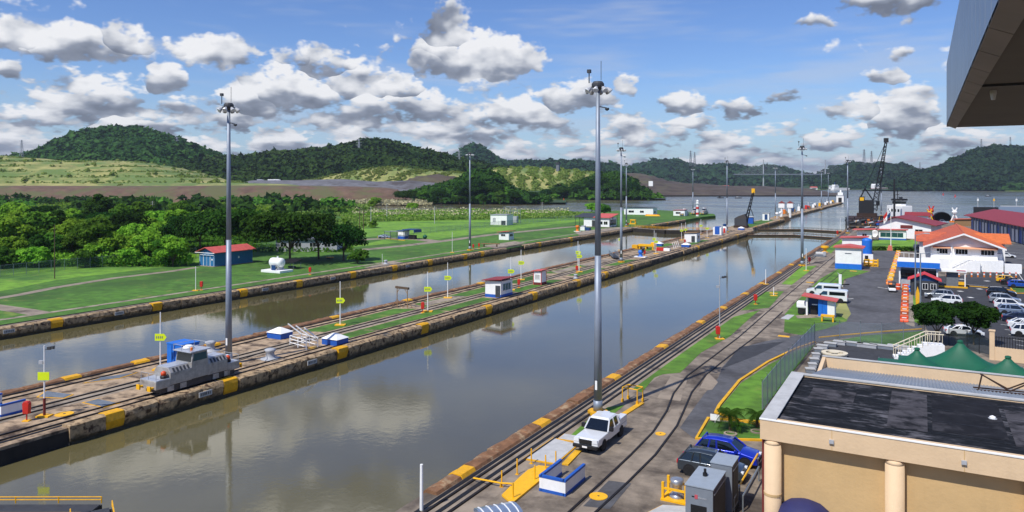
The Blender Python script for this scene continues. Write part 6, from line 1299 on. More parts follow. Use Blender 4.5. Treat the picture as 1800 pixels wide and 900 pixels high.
def felt():
    m=bpy.data.materials.new('roof_felt'); m.use_nodes=True; n=m.node_tree; g=NG(n); bs=n.nodes['Principled BSDF']; ge=g.node('ShaderNodeNewGeometry'); P=ge.outputs['Position']
    st=g.vmath('MULTIPLY',P,(.45,1.5,1)); a=g.noise(st,2.2,7,.7); b=g.noise(P,.35,4,.6); c=g.mix(g.rng(a,.42,.74),(.006,.007,.009,1),(.04,.042,.05,1)); c=g.mix(g.rng(g.m('MULTIPLY',a,b),.26,.38,0,.75),c,(.15,.145,.16,1))
    n.links.new(c,bs.inputs['Base Color']); bs.inputs['Roughness'].default_value=.9; bs.inputs['Specular IOR Level'].default_value=.2; bp_=g.node('ShaderNodeBump'); bp_.inputs['Strength'].default_value=.4; bp_.inputs['Distance'].default_value=.05; n.links.new(a,bp_.inputs['Height']); n.links.new(bp_.outputs[0],bs.inputs['Normal']); MATS['roof_felt']=m
felt(); mat('felt_grey','#4a484c',.9,var=.35,scale=1.2,c2='#1a1a1d',c2amt=(.45,.65),c2scale=.9,spec=.2); mat('felt_dark','#1c1c20',.9,var=.4,scale=1.5,c2='#3a393d',c2amt=(.5,.7),c2scale=.8,spec=.2); beige()
t=thing('roof_vent','tiny white vent cap on the black flat roof','vent',Vector((3.0,43.2,8.88))); MB().lathe([(.14,0),(.14,.10),(.02,.16)],8).build('cap','white',t); MB().lathe([(.2,0),(.2,.02)],8).build('flange','ltgrey',t)
def low_building():
    t=thing('low_building','lower annexe with grey corrugated roof behind the black roof','building'); X0,X1,Y0,Y1=-6.8,24,47.5,62
    MB().bx(X0,X1,Y0,Y1,0,5.6).build('wall','beige',t); MB().bx(X0,X1,Y1-.25,Y1,5.6,7.0).build('rear_parapet','beige',t); MB().ext([(Y0,5.6),(Y1,5.6),(Y1,7.0),(Y0+6,5.9)],X0,X0+.25,'x').build('side_parapet','beige',t); MB().bx(X0,X1,Y1-.3,Y1+.03,7.0,7.05).build('coping','plate_white',t)
    b=MB(); n=150; W_=X1-X0-.3
    for i in range(n): 
        x=X0+.3+W_*i/n; b.add([(x,Y0,8.6),(x+W_/n*.5,Y0,8.68),(x+W_/n,Y0,8.6),(x,Y1-.25,6.15),(x+W_/n*.5,Y1-.25,6.23),(x+W_/n,Y1-.25,6.15)],[(0,1,4,3),(1,2,5,4)])
    tag(b.build('corrugated_roof','corrugated',t,fix=False),kind='stuff')
    MB().bx(12.2,24,52,Y1-.3,5.9,7.2).build('white_upstand','white_wall',t)
mat('corrugated','#98a0a8',.5,.3,var=.12,scale=.5,streak=.2); low_building()
t=thing('antenna_frame','rusty bent antenna frame lying on the corrugated roof','antenna',Vector((4.8,56,7.2)),.1)
for a,b2 in (((-1.7,0,0),(-1.5,0,1.0)),((-1.5,0,1.0),(0,0,.1)),((0,0,.1),(1.5,0,1.0)),((1.5,0,1.0),(1.7,0,0)),((-1.9,0,0),(1.9,0,0)),((-1.9,.6,0),(1.9,.6,0)),((-1.5,.6,.9),(0,.6,.1)),((0,.6,.1),(1.5,.6,.9))): MB().cyl(a,b2,.05,n=5).build('tube','rust_steel',t)
# green tent roofs
def tent(label,px,dep,z,w,d,h):
    t=thing('tent_canopy',label,'canopy',W(px,dep,0)); n=16; m_=10; b=MB(); vs=[]
    for j in range(m_+1):
        s=j/m_; 
        for i in range(n):
            a=2*math.pi*i/n; ca,sa=math.cos(a),math.sin(a); k=1/max(abs(ca),abs(sa)); k=1+(k-1)*s; zz=z-h*(1-(1-s)**2.1)+ (-.18*abs(math.sin(2*a))*s if s<1 else -.18*abs(math.sin(2*a))); vs.append((ca*w/2*s*k+(.12*ca if j==0 else 0),sa*d/2*s*k+(.12*sa if j==0 else 0),zz))
    fs=[(j*n+i,j*n+(i+1)%n,(j+1)*n+(i+1)%n,(j+1)*n+i) for j in range(m_) for i in range(n)]+[tuple(range(n))]
    b.add(vs,fs).build('fabric','tent_green',t,smooth=True); MB().cyl((0,0,0),(0,0,z),.09,n=8).build('mast','galv',t); MB().lathe([(.25,z-.05),(.22,z+.1),(.05,z+.15)],8).build('cap','tent_green',t)
    for sx in (-1,1):
        for sy in (-1,1): MB().cyl((sx*w/2*.98,sy*d/2*.98,0),(sx*w/2*.98,sy*d/2*.98,z-h-.1),.06,n=6).build('pole','galv',t)
tent('largest green peaked tent roof below the dark trees',1688,66.5,6.15,10,7,2.3); tent('left smaller green peaked tent roof by the white steps',1612,66,5.6,6.5,6,1.6); tent('right green peaked tent roof at the picture edge',1772,62,5.8,9,6,1.9)
# terrace stones, table, steps, wall
for i,(px,py,l) in enumerate(((1424,655,.9),(1428,646,.8),(1431,637,.9),(1434,628,.8),(1438,619,.9),(1446,613,1.2),(1460,609,1.4),(1476,606,1.4),(1500,608,2.2),(1524,611,2.2),(1550,613,2.6),(1580,614,2.4))):
    t=thing('stone_seat',f"{['first','second','third','fourth','fifth','sixth','seventh','eighth','ninth','tenth','eleventh','last'][i]} pale stone seat block counted round the terrace edge from the left",'stone seat',G(px,py),.3 if i<5 else -.1,'stone seats round the terrace'); MB().bx(-l/2,l/2,-.35,.35,.0,.42).build('block','ltgrey' if i%2 else 'gen_grey',t,bevel=.05); MB().bx(-l/2-.05,l/2+.05,-.4,.4,.42,.5).build('slab','plate_white',t)
t=thing('round_bench','cream ring shaped stone bench on the terrace','bench',G(1467,627)); b=MB(); b.lathe([(1.3,0),(1.45,.4),(1.45,.52),(.95,.52),(.95,.4),(.9,0)],20); b.build('ring','cream',t); MB().lathe([(.35,0),(.35,.5),(.6,.52),(.6,.62)],14).build('table','cream',t)
t=thing('stairs','white outdoor steps with cream hand rails beside the green tents','stairs',G(1608,632),.15)
for k in range(7): MB().bx(-2.2+k*.5,-1.7+k*.5+ (0 if k<6 else 1.6),-.8,.8,0,.3+k*.28).build('step','white',t)
for s in (-1,1):
    MB().cyl((-2.2,s*.8,1.3),(1.2,s*.8,3.2),.06,n=6).build('hand_rail','cream',t); MB().cyl((1.2,s*.8,3.2),(2.8,s*.8,3.2),.06,n=6).build('hand_rail','cream',t)
    for k in range(7): MB().cyl((-2.1+k*.55,s*.8,.3+k*.26),(-2.1+k*.55,s*.8,1.35+k*.31),.035,n=5).build('baluster','cream',t)
    for k in range(4): MB().cyl((1.4+k*.42,s*.8,2.2),(1.4+k*.42,s*.8,3.2),.035,n=5).build('baluster','cream',t)
t=thing('garden_wall','beige garden wall with piers and black iron railing by the car park','wall',G(1744,632),-.12)
MB().bx(0,14,-.15,.15,0,1.5).build('wall','beige',t)
for x in (0,3.6,7.2,10.8): MB().bx(x-.25,x+.25,-.25,.25,0,3.3).build('pier','beige',t); MB().bx(x-.32,x+.32,-.32,.32,3.3,3.42).build('pier_cap','beige',t)
for i in range(40): MB().cyl((.4+i*.26,0,1.5),(.4+i*.26,0,2.8),.03,n=4).build('bar','black',t)
MB().bx(.2,10.8,-.03,.03,2.6,2.68).build('rail','black',t)
plant('park',G(1646,604),'left one of the two dense dark trees before the car park',.4,(.82,.82,.88),'dark trees before the car park'); plant('park',G(1712,606),'right one of the two dense dark trees before the car park',2.2,(.72,.72,.88),'dark trees before the car park')
fence('black iron fence between the dark trees and the garden wall',[(1668,606),(1700,612),(1744,632)],2.2,2.5,'chain_link_dark','black',arm=False,name='iron_fence')
# ================================================================== middle right huts
def blue_hut():
    t=thing('hut','small blue and white hut with sloping red roof before the vans','hut',G(1438,557)+Vector((0,1.2,0))); 
    MB().bx(.0,1.3,-1.1,1.1,.1,2.7).build('blue_wall','blue_bright',t); MB().bx(1.3,2.3,-1.1,1.1,.1,2.5).build('white_wall','white_wall',t); MB().bx(-1.6,0,.3,1.1,.1,2.8).build('back_wall','blue_dark',t)
    MB().bx(-1.75,-1.5,-1.1,-.85,0,2.8).build('corner_post','white',t); MB().ext([(-2.3,3.05),(2.7,2.5),(2.7,2.62),(-2.3,3.2)],-1.7,1.6,'y').build('roof','roof_red',t); MB().bx(-2.0,2.4,-1.4,1.3,0,.12).build('slab','concrete_light',t)
    MB().bx(-1.2,-.3,-.2,.3,.1,1.4).build('cabinet','black',t); MB().bx(-1.0,-.2,-.25,-.2,1.6,1.75).build('notice','white',t); MB().bx(.55,.6,-1.15,-1.1,.2,2.4).build('door_joint','blue',t)
blue_hut()
t=thing('service_unit','white machine with black wheels left of the small blue hut','machine',G(1412,552)); MB().bx(-.9,.7,-.8,.8,1.0,2.0).build('hood','white',t,bevel=.2); MB().bx(-.7,.5,-.6,.6,.4,1.0).build('engine','black',t)
for s in (-1,1): MB().cyl((-.3,s*.7,.4),(-.3,s*.9,.4),.4,n=12).build('wheel','tyre',t)
t=thing('yellow_stand','yellow steel stand on the lawn before the small blue hut','stand',G(1455,565)); MB().bx(-.9,.9,-.5,.5,.75,.95).build('top','yellow_clean',t)
for x in (-.75,.75):
    for y in (-.35,.35): MB().bx(x-.1,x+.1,y-.1,y+.1,0,.75).build('leg','yellow_clean',t)
t=thing('pump_house','white pump house with blue base and pale red roof right of the lock','pump house',G(1491,473)+Vector((0,2.5,0)))
MB().bx(-2.8,2.8,-2.6,2.6,0,5.0).build('wall','white_wall',t); MB().bx(-2.86,2.86,-2.68,2.68,0,1.25).build('base_band','blue_bright',t); MB().ext([(-3.3,5.0),(3.4,5.0),(3.4,5.15),(0,5.6),(-3.3,5.15)],-3.1,3.1,'y').build('roof','roof_red',t); MB().bx(-.7,.7,-2.66,-2.6,3.6,3.8).build('vent','grey',t)
MB().bx(2.8,2.86,-1.6,-.6,1.2,3.2).build('door','ltgrey',t)
t=thing('blue_tank','upright blue tank beside the white pump house','tank',G(1523,462)+Vector((0,2,0))); MB().lathe([(1.2,0),(1.2,5.6),(.9,6.0),(.2,6.2)],16).build('vessel','blue_bright',t,smooth=False); MB().bx(-1.5,1.5,-1.5,-1.3,0,2.2).build('cabinet','white',t); MB().bx(-.4,.4,-1.53,-1.5,.8,1.8).build('cabinet_window','black',t)
kiosk('second white hut with pale red roof behind the pump house',1502,446,6,5,4.6,'white_wall','roof_red',None,door=False,rise=.3,over=.7,name='hut')
t=thing('pipe_stand','yellow pipe frame machinery right of the pump house','frame',G(1532,468)); 
for k in range(4): MB().cyl((-1.6+k*1.0,-.9,0),(-1.6+k*1.0,-.9,1.5+.4*(k%2)),.14,n=6).build('post','yellow_clean',t); MB().cyl((-1.6+k*1.0,.9,0),(-1.6+k*1.0,.9,1.7),.14,n=6).build('post','yellow_clean',t)
for z in (.7,1.4): MB().cyl((-1.6,-.9,z),(1.4,-.9,z),.12,n=6).build('rail','yellow_clean',t); MB().cyl((-1.6,.9,z),(1.4,.9,z),.12,n=6).build('rail','yellow_clean',t)
MB().bx(-1.4,1.2,-.7,.7,0,.4).build('bed','yellow',t)
t=thing('pump_post','white hand pump on the lawn edge by the road','pump',G(1477,503)); MB().bx(-.25,.25,-.25,.25,.3,2.3).build('column','white',t); MB().bx(-.6,.6,-.5,.5,0,.3).build('base','white',t); MB().cyl((0,0,2.2),(-.5,0,2.6),.06,n=6).build('handle','ltgrey',t)
t=thing('barrier_arm','black and white barrier arm lying beside the hand pump','barrier',G(1471,505),.9); MB().bx(-.2,3.2,-.1,.1,.3,.5).build('arm','black',t); MB().bx(-.5,-.2,-.2,.2,0,.8).build('stand','orange_red',t); MB().bx(.3,1.0,-.11,.11,.29,.51).build('white_band','white',t)
t=thing('yellow_capstan','yellow capstan with broad cap on the right lock edge','capstan',G(1450,444)); MB().lathe([(.9,0),(.9,.2),(.45,.4),(.45,1.2),(1.1,1.4),(1.1,1.9),(.7,2.0)],14).build('drum','yellow_clean',t,smooth=False); MB().bx(-1.3,1.3,-1,1,0,.12).build('plate','concrete_light',t)
t=thing('winch','grey winch on pad beside the yellow capstan','winch',G(1441,451)); MB().bx(-1.5,1.5,-.9,.9,0,.4).build('bed','grey',t); MB().cyl((-1,0,.8),(1,0,.8),.5,n=12).build('drum','plate_white',t); MB().bx(.9,1.6,-.5,.5,.4,1.4).build('motor','ltgrey',t)
for i,(px,py) in enumerate(((1382,571),(1424,497),(1360,516),(1428,498),(1500,477),(1378,592))):
    if i in (0,3): continue
    t=thing('valve_cover',['','yellow valve cover beside the service strip','yellow valve cover by the grated pad','','yellow valve cover at the foot of the pump house','yellow marker block at near corner of the lawn'][i],'cover',G(px,py)); MB().bx(-.7,.7,-.3,.3,0,.12).build('lid','yellow_clean',t); MB().bx(-.8,.8,-.4,.4,0,.05).build('surround','concrete_light',t)
# gate canopy
mat('hut_red','#d83a34',.55,var=.08,scale=2)
t=thing('gate_canopy','white flat gate canopy with bright blue fascia over the entrance','canopy',G(1614,509)); w=3.55
MB().bx(-w,w,0,9.5,4.9,5.15).build('roof','white_wall',t); MB().bx(-w-.05,w+.05,-.12,0,4.15,5.2).build('fascia','blue_bright',t)
for s in (-1,1): MB().bx(s*w-.06 if s<0 else s*w,s*w if s<0 else s*w+.06,0,9.5,4.2,5.2).build('side_fascia','white_wall',t)
for x in (-w+.4,0,w-.4):
    for y in (.6,8.8): MB().bx(x-.12,x+.12,y-.12,y+.12,0,4.9).build('column','white',t)
MB().bx(-w+.5,w-.5,4.5,8.8,0,3.2).build('gate_lodge','darkgrey',t); MB().bx(-w+.5,-w+2.2,.8,4.0,0,1.6).build('kiosk_desk','ltgrey',t); MB().bx(-3,3,4.42,4.5,1.2,2.6).build('lodge_window','glass',t)
t=thing('guard_hut','dark guard hut with bright red gable roof by the lamp posts','hut',G(1625,520)+Vector((0,1.6,0))); MB().bx(-2.2,2.2,-1.6,1.6,0,2.7).build('wall','darkgrey',t); MB().ext([(-2.2,2.7),(2.2,2.7),(0,3.9)],-1.6,1.6,'y').build('gable','blue_dark',t); gable(t,4.4,3.2,2.7,.5,1.2,'hut_red'); windowp(t,-.3,.5,1.2,2.2,y=-1.6); windowp(t,1.0,1.8,1.2,2.2,y=-1.6); MB().bx(-1.7,-.7,-1.66,-1.6,.1,2.2).build('door','black',t)
t=thing('side_booth','white flat-roofed booth with open porch and yellow kerb right of guard hut','booth',G(1672,505)); MB().bx(-2.6,2.6,-.4,3.4,3.0,3.3).build('roof','white_wall',t); MB().bx(-.8,1.2,.4,2.8,0,3.0).build('cabin','grey',t); MB().bx(.9,2.4,-.46,.5,3.3,3.36).build('roof_patch','roof_red',t)
for x in (-2.3,2.3): MB().bx(x-.1,x+.1,-.2,0,0,3.0).build('post','white',t)
MB().bx(-2.7,2.7,-.7,-.4,0,.3).build('kerb','kerb_yellow',t); MB().bx(1.2,2.2,-.3,-.2,.6,1.2).build('rail','yellow_clean',t)
def lamp_post(px,py,h,arm,lab):
    t=thing('lamp_post',lab,'lamp post',G(px,py)); MB().cyl((0,0,0),(0,0,h),.16,.09,8).build('pole','galv',t); MB().cyl((0,0,h-.1),(arm,0,h+.3),.05,n=6).build('arm','galv',t); MB().bx(arm-.1,arm+.8,-.15,.15,h+.22,h+.4).build('lantern','ltgrey',t)
lamp_post(1609,524,11.2,1.4,'tall grey lamp post left of the guard hut'); lamp_post(1618,547,9.2,1.8,'grey lamp post right in front of the guard hut')
t=thing('golf_cart','small white golf cart with dark canopy beside the barrier row','cart',G(1568,513),-math.pi/2+.1); MB().bx(-1.1,1.1,-.6,.6,.3,.75).build('body','white',t,bevel=.1); MB().bx(-1.0,.7,-.65,.65,1.75,1.85).build('canopy','darkgrey',t); MB().bx(-.6,.2,-.5,.5,.75,1.2).build('seat','black',t)
for x in (-.9,.6):
    for y in (-.55,.55): MB().cyl((x,y,.7),(x,y,1.75),.03,n=5).build('post','black',t)
wheels(t,(-.75,.75),.6,.26)
mat('barrier_rust','#a8481c',.6,var=.2,scale=3)
def barrier_block(i,p,c,lab,g):
    t=thing('road_barrier',lab,'barrier',p,0,g); MB().ext([(-.3,0),(.3,0),(.24,.25),(.12,.45),(.10,.95),(-.10,.95),(-.12,.45),(-.24,.25)],-.55,.55,'x').build('block',c,t,bevel=.05); MB().bx(-.3,.3,-.125,.125,.58,.72).build('band','white' if c!='yellow_clean' else 'kerb_yellow',t)
for i in range(11):
    q=i/10; p=G(1589.5,566).lerp(G(1592,503),q); barrier_block(i,p,('orange_red','orange','barrier_rust')[(i*2)%3],f"orange plastic road barrier, {['nearest','second','third','fourth','fifth','sixth','seventh','eighth','ninth','tenth','farthest'][i]} in the near row beside the grey lamp posts",'near row of plastic barriers')
for i in range(11):
    q=i/10; p=G(1563,500).lerp(G(1579,446),q); barrier_block(i,p,'yellow' if i%3 else 'orange',f"yellow plastic road barrier, {['nearest','second','third','fourth','fifth','sixth','seventh','eighth','ninth','tenth','farthest'][i]} in the far row beside the blue gate canopy",'far row of plastic barriers')
for i,px in enumerate((1664,1675,1686,1697,1708,1719,1730,1741,1752,1763,1775,1786)):
    t=thing('striped_bollard',f"orange and white bollard, number {['one','two','three','four','five','six','seven','eight','nine','ten','eleven','twelve'][i]} from the left before the orange-roofed house",'bollard',G(px,486.5+(px-1664)*.01),0,'orange and white bollards'); MB().cyl((0,0,0),(0,0,.45),.17,n=8).build('lower_band','orange',t); MB().cyl((0,0,.45),(0,0,.8),.17,n=8).build('white_band','white',t); MB().cyl((0,0,.8),(0,0,1.1),.17,.12,n=8).build('upper_band','orange_red',t)
for px,py,c,lab in ((1579,509,'orange_red','orange traffic drum beside the golf cart'),(1600,513,'blue_bright','blue drum beside the guard hut')):
    t=thing('drum',lab,'drum',G(px,py)); MB().lathe([(.4,0),(.42,.5),(.4,1.0),(.3,1.15)],12).build('barrel',c,t); MB().lathe([(.425,.55),(.425,.7)],12).build('band','white',t)
t=thing('yellow_kayak','yellow pole wrapped board leaning by the pavement','board',G(1613,540)); MB().add([(-.25,0,0),(.25,0,0),(.3,.1,2.2),(0,.2,3.4),(-.3,.1,2.2),(-.25,.12,0),(.25,.12,0),(.3,.22,2.2),(0,.32,3.4),(-.3,.22,2.2)],[(0,1,2,3,4),(9,8,7,6,5),(0,5,6,1),(1,6,7,2),(2,7,8,3),(3,8,9,4),(4,9,5,0)]).build('panel','yellow',t); MB().bx(-.4,.4,.1,.5,0,.12).build('foot','concrete_light',t)
# ================================================================== orange-roofed house
def house():
    t=thing('house','white raised house with wide orange tiled roof and front stairs','house',Vector((8.3,221.5,0))); w,d,h=13.3,40,5.9; y=-d/2
    MB().bx(-w/2,w/2,y,d/2,0,h).build('wall','white_wall',t); MB().ext([(-w/2,h),(w/2,h),(0,h+2.2)],y,d/2,'y').build('gable','white_wall',t); MB().bx(-w/2-2.0,w/2+1.0,y-1.6,y,0,2.6).build('plinth','white',t)
    W2,za,ze=8.25,h+2.85,h-.45
    for s in (-1,1):
        o=MB().ext([(0,za-.22),(s*W2,ze-.22),(s*W2,ze),(0,za)],y-1.6,d/2+1,'y').build('roof_slope','roof_orange' if s<0 else 'roof_orange_right',t)
        k=MB()
        for i in range(20):
            f=(i+.5)/20; k.bar((s*W2*f,y-1.6,za+(ze-za)*f+.02),(s*W2*f,d/2+1,za+(ze-za)*f+.02),.06)
        tag(k.build('tile_courses','roof_orange' if s<0 else 'roof_orange_right',o),kind='stuff')
        MB().ext([(0,za-.5),(s*W2,ze-.5),(s*W2,ze-.1),(0,za-.1)],y-1.72,y-1.6,'y').build('barge_board','white',t)
        MB().ext([(-9,5.55),(-3,7.55),(3,5.55),(3,5.75),(-3,7.75),(-9,5.75)],-w/2-3.5 if s<0 else 3,-3 if s<0 else w/2+3.6,'x').build('wing_roof','roof_orange' if s<0 else 'roof_orange_right',t); MB().bx(*sorted((s*w/2,s*(w/2+2.4))),-8,2,0,5.5).build('wing_wall','white_wall',t)
    MB().cyl((0,y-1.6,za),(0,d/2+1,za),.18,n=8).build('ridge_cap','roof_orange',t)
    for a,b2 in ((-5.4,-3.2),(-1.55,.8),(3.45,6.0)): windowp(t,a,b2,3.7,4.8,y=y,mull=3,frame='white')
    for a,b2 in ((-6.2,-2.6),(-2.0,6.7)): MB().ext([(y-1.2,5.0),(y,5.3),(y,5.4),(y-1.2,5.1)],a,b2,'x').build('sun_canopy','roof_orange_pale',t)
    MB().ext([(-1.9,h+.1),(1.9,h+.1),(0,h+.9)],y-.12,y,'y').build('gable_panel','white',t); MB().add([(-2.75,y-.5,2.6),(-2.45,y-.5,2.6),(-2.2,y-.3,h),(-2.5,y-.3,h),(-2.75,y,2.6),(-2.45,y,2.6),(-2.2,y,h),(-2.5,y,h)],[(0,1,2,3),(0,4,5,1),(1,5,6,2),(3,2,6,7),(0,3,7,4)]).build('pilaster','white',t)
    for k in range(9): MB().bx(-2.4+k*.45,-1.95+k*.45,y-3.4,y-2.1,0,.3+k*.27).build('step','white',t)
    MB().bx(1.65,3.1,y-3.4,y-1.6,0,2.6).build('landing','white',t)
    for yy in (y-3.4,y-2.1):
        MB().cyl((-2.4,yy,1.2),(1.65,yy,3.6),.07,n=6).build('hand_rail','white',t); MB().cyl((1.65,yy,3.6),(3.1,yy,3.6),.07,n=6).build('hand_rail','white',t)
        for k in range(8): x_=-2.3+k*.75; q_=min(1,(x_+2.4)/4.05); MB().cyl((x_,yy,.3+q_*2.3),(x_,yy,1.2+q_*2.4),.045,n=5).build('baluster','white',t)
    MB().bx(w/2,w/2+1.0,y+1,y+3,0,4.0).build('lean_to','white',t); MB().bx(w/2+1.2,w/2+4.4,y-2,y-.2,0,2.0).build('screen_wall','white',t)
mat('roof_orange_right','#cf6d38',.7,var=.15,scale=1.2)  # stronger orange for the right-hand slope and wing
mat('roof_orange_pale','#d9a07c',.7,var=.1,scale=1); house()
t=thing('window_screen','white framed glazed screen standing left of the orange-roofed house','screen',G(1598,466)); MB().bx(-2.3,2.3,-.1,.1,0,.3).build('sill','white',t)
for k in range(5): MB().bx(-2.3+k*1.12,-2.2+k*1.12,-.1,.1,.3,3.0).build('mullion','white',t)
for k in range(4): MB().bx(-2.18+k*1.12,-1.2+k*1.12,-.03,.03,.3,1.7).build('pane','glass_teal',t)
for z in (1.7,2.95): MB().bx(-2.3,2.3,-.1,.1,z,z+.1).build('transom','white',t)
t=thing('dark_annex','dark grey annexe against the left side of the orange-roofed house','annexe',G(1631,462)); MB().bx(-3,2.5,0,9,0,3.6).build('wall','grey',t); MB().bx(-3.3,2.8,-.4,9.3,3.6,3.9).build('roof','darkgrey',t); MB().bx(-2.5,2,-.06,0,1,2.8).build('shutter','darkgrey',t)
# hedge on the lawn
def hedge(label,a,b2,h,seed):
    A,B=G(*a),G(*b2); rg=np.random.default_rng(seed); n=2600; s=rg.uniform(0,1,n)[:,None]; P=np.array(A)+(np.array(B)-np.array(A))*s+rg.normal(size=(n,3))*np.array([.15,.5,.0]); P[:,2]=np.abs(rg.uniform(.05,h,n)); V,Q=leaves(P,rg.normal(size=(n,3)),.3,seed); t=thing('hedge',label,'hedge'); npmesh('foliage',V,Q,'leaf_mid',parent=t); MB().cyl(A+Vector((0,0,.2)),B+Vector((0,0,.2)),.15,n=5).build('stems','bark',t)
hedge('clipped hedge left of the brick path on the far lawn',(1530,440),(1556,440),1.0,61); hedge('clipped hedge right of the brick path on the far lawn',(1572,441),(1612,441),1.1,62)
# flag
t=thing('flagpole','white flagpole with red, white and blue quartered flag before maroon-roofed house','flagpole',G(1566,432)); MB().cyl((0,0,0),(0,0,12.8),.13,.07,8).build('pole','white',t)
def flagq(nm,m,x0,x1,z0,z1):
    b=MB(); vs=[]
    for i in range(5):
        f=i/4; x=x0+(x1-x0)*f; y=.25*math.sin(x*2.6)
        vs+=[(-x*.62,y,z0-x*.9),(-x*.62,y,z1-x*.9),(-x*.62,y+.02,z0-x*.9),(-x*.62,y+.02,z1-x*.9)]
    fs=[]
    for i in range(4): k=i*4; fs+=[(k,k+4,k+5,k+1),(k+2,k+3,k+7,k+6)]
    return b.add(vs,fs).build(nm,m,t,fix=False)
flagq('white_star_quarter','white',0,1.7,11.2,12.6); flagq('red_quarter','red',1.7,3.4,11.2,12.6); flagq('blue_quarter','blue_dark',0,1.7,9.8,11.2); flagq('white_quarter','white',1.7,3.4,9.8,11.2)
for m,z,x in (('blue_dark',11.9,.85),('red',10.5,2.55)):
    b=MB(); c=Vector((-x*.62,.25*math.sin(x*2.6)-.03,z-x*.9)); b.poly([c+Vector((math.sin(k*math.pi/5)*(.42 if k%2==0 else .17),0,math.cos(k*math.pi/5)*(.42 if k%2==0 else .17))) for k in range(10)]); b.build('star',m,t,fix=False)
# ================================================================== far right buildings
def big_house():
    t=thing('depot','white depot with low maroon gable roof beyond the far lawn','building',G(1573,418)+Vector((5,9,0)),-.18); w,d,h=17,20,5.2
    MB().bx(-w/2,w/2,-d/2,d/2,0,h).build('wall','white_wall',t); MB().ext([(-w/2,h),(w/2,h),(-3,h+2.2)],-d/2,d/2,'y').build('gable','white_wall',t)
    for a,b2 in (((-w/2-1.2,h-.1),(-3,h+2.45)),((-3,h+2.45),(w/2+2.0,h-.4))): MB().ext([a,b2,(b2[0],b2[1]+.25),(a[0],a[1]+.25)],-d/2-1.2,d/2+1,'y').build('roof_slope','roof_maroon',t)
    MB().bx(-1.4,2.6,-d/2-.1,-d/2,3.6,4.8).build('louvre_panel','maroon',t); MB().bx(-w/2,-2,-d/2-.5,-d/2,2.9,3.2).build('canopy','roof_red',t); windowp(t,3.4,5.8,2.2,3.4,y=-d/2); windowp(t,-6.5,-3.0,.9,2.4,y=-d/2)
big_house()
kiosk('low pavilion with pink roof and glazed front beside the flagpole',1569,421,8.6,5,3.4,'white_wall','roof_red','blue',door=False,wins=[(-3.8,3.4,1.0,2.6,dict(y=-2.5,m='glass_teal',mull=3)),(-1.8,1.8,1,2.6,dict(x=4.3))],rise=.15,over=.6,name='pavilion')
t=thing('dish_antenna','round white dish antenna by the small red roofed hut','dish',G(1538,420)); MB().cyl((0,.3,0),(0,.3,1.6),.12,n=6).build('stand','ltgrey',t); b=MB(); b.lathe([(.05,0),(.8,.12),(1.3,.4),(1.35,.42),(.8,.2),(.05,.08)],16); b.v=[(p[0],-p[2]+.3,p[1]+1.9) for p in b.v]; b.build('dish','white',t,smooth=True)
kiosk('small white hut with two tiered red roofs at the far lawn corner',1520,422,4.6,5,3.6,'white_wall','roof_red',None,door=False,wins=[(-.6,.8,1.4,2.4,dict(y=-2.5))],rise=.35,over=1.4,name='hut'); kiosk('white hut with red hip roof on the quay behind the maroon depot',1613,393,9.5,7,4.0,'white_wall','roof_maroon',None,door=False,wins=[(-2,1.6,.8,2.0,dict(y=-3.5))],rise=1.6,slope='gablex',over=.9,name='quay_hut')
def warehouse():
    A,B=W(1707,316),W(1800,243); u=(B-A); L=u.length; u.normalize(); ang=math.atan2(u.y,u.x); t=thing('warehouse','long warehouse with dark red roof and blue and white doors at right','warehouse',A,ang); L2=L+30
    MB().bx(0,L2,0,22,0,6).build('wall','blue_dark',t); MB().ext([(-2.2,6.0),(9,8.8),(24,6.0),(24,6.25),(9,9.05),(-2.2,6.25)],-3,L2+2,'x').build('roof','roof_maroon',t)
    for k in range(24): 
        x=1.5+k*4.8
        if x>L2-4: break
        o=MB().bx(x,x+2.6,-.12,0,.2,4.4).build('door','white' if k%3 else 'blue',t); MB().bx(x+1.25,x+1.32,-.15,-.12,.2,4.4).build('door_joint','grey',o)
        MB().bx(x+3.2,x+3.5,-.3,0,0,6).build('pilaster','ltgrey',t)
warehouse()
t=thing('boat_tent','black arched tent with a car inside on the quay','tent',G(1656,390)); n=10; b=MB(); pr=[(5*math.cos(math.pi*i/n),5*math.sin(math.pi*i/n)) for i in range(n+1)]; b.ext(pr+[(p[0]*.94,p[1]*.94) for p in reversed(pr)],0,10,'y'); b.build('shell','black',t); MB().ext([(p[0]*.93,p[1]*.93) for p in pr],9.5,9.8,'y').build('back_panel','darkgrey',t)
car('grey pickup parked in front of the black arched tent',G(1656,392),-math.pi/2,'car_silver','suv')
for i,(px,py,c,h,lab) in enumerate(((1678,391,'white',7.5,'white and orange propeller shaped marker on the quay'),(1634,390,'yellow',6.5,'yellow lattice machine beside the quay hut'),(1637,389,'red',8,'pink topped crane hook post on the quay'))):
    t=thing('quay_machine',lab,'machine',G(px,py)); MB().bx(-2.2,2.2,-1.5,1.5,0,.8).build('bed','orange' if i==0 else 'darkgrey',t)
    for a in (-.5,.5): MB().cyl((a*3,0,.8),(-a*2.2,0,h),.35,n=6).build('strut',c,t)
    MB().lathe([(1.0,h*.6),(1.3,h*.7),(.6,h*.85)],8).build('hub',c,t)
kiosk('low shed with orange red roof left of the long warehouse',1700,397,10,6,3.0,'wood','roof_orange',None,door=False,rise=.4,over=.6,name='shed')
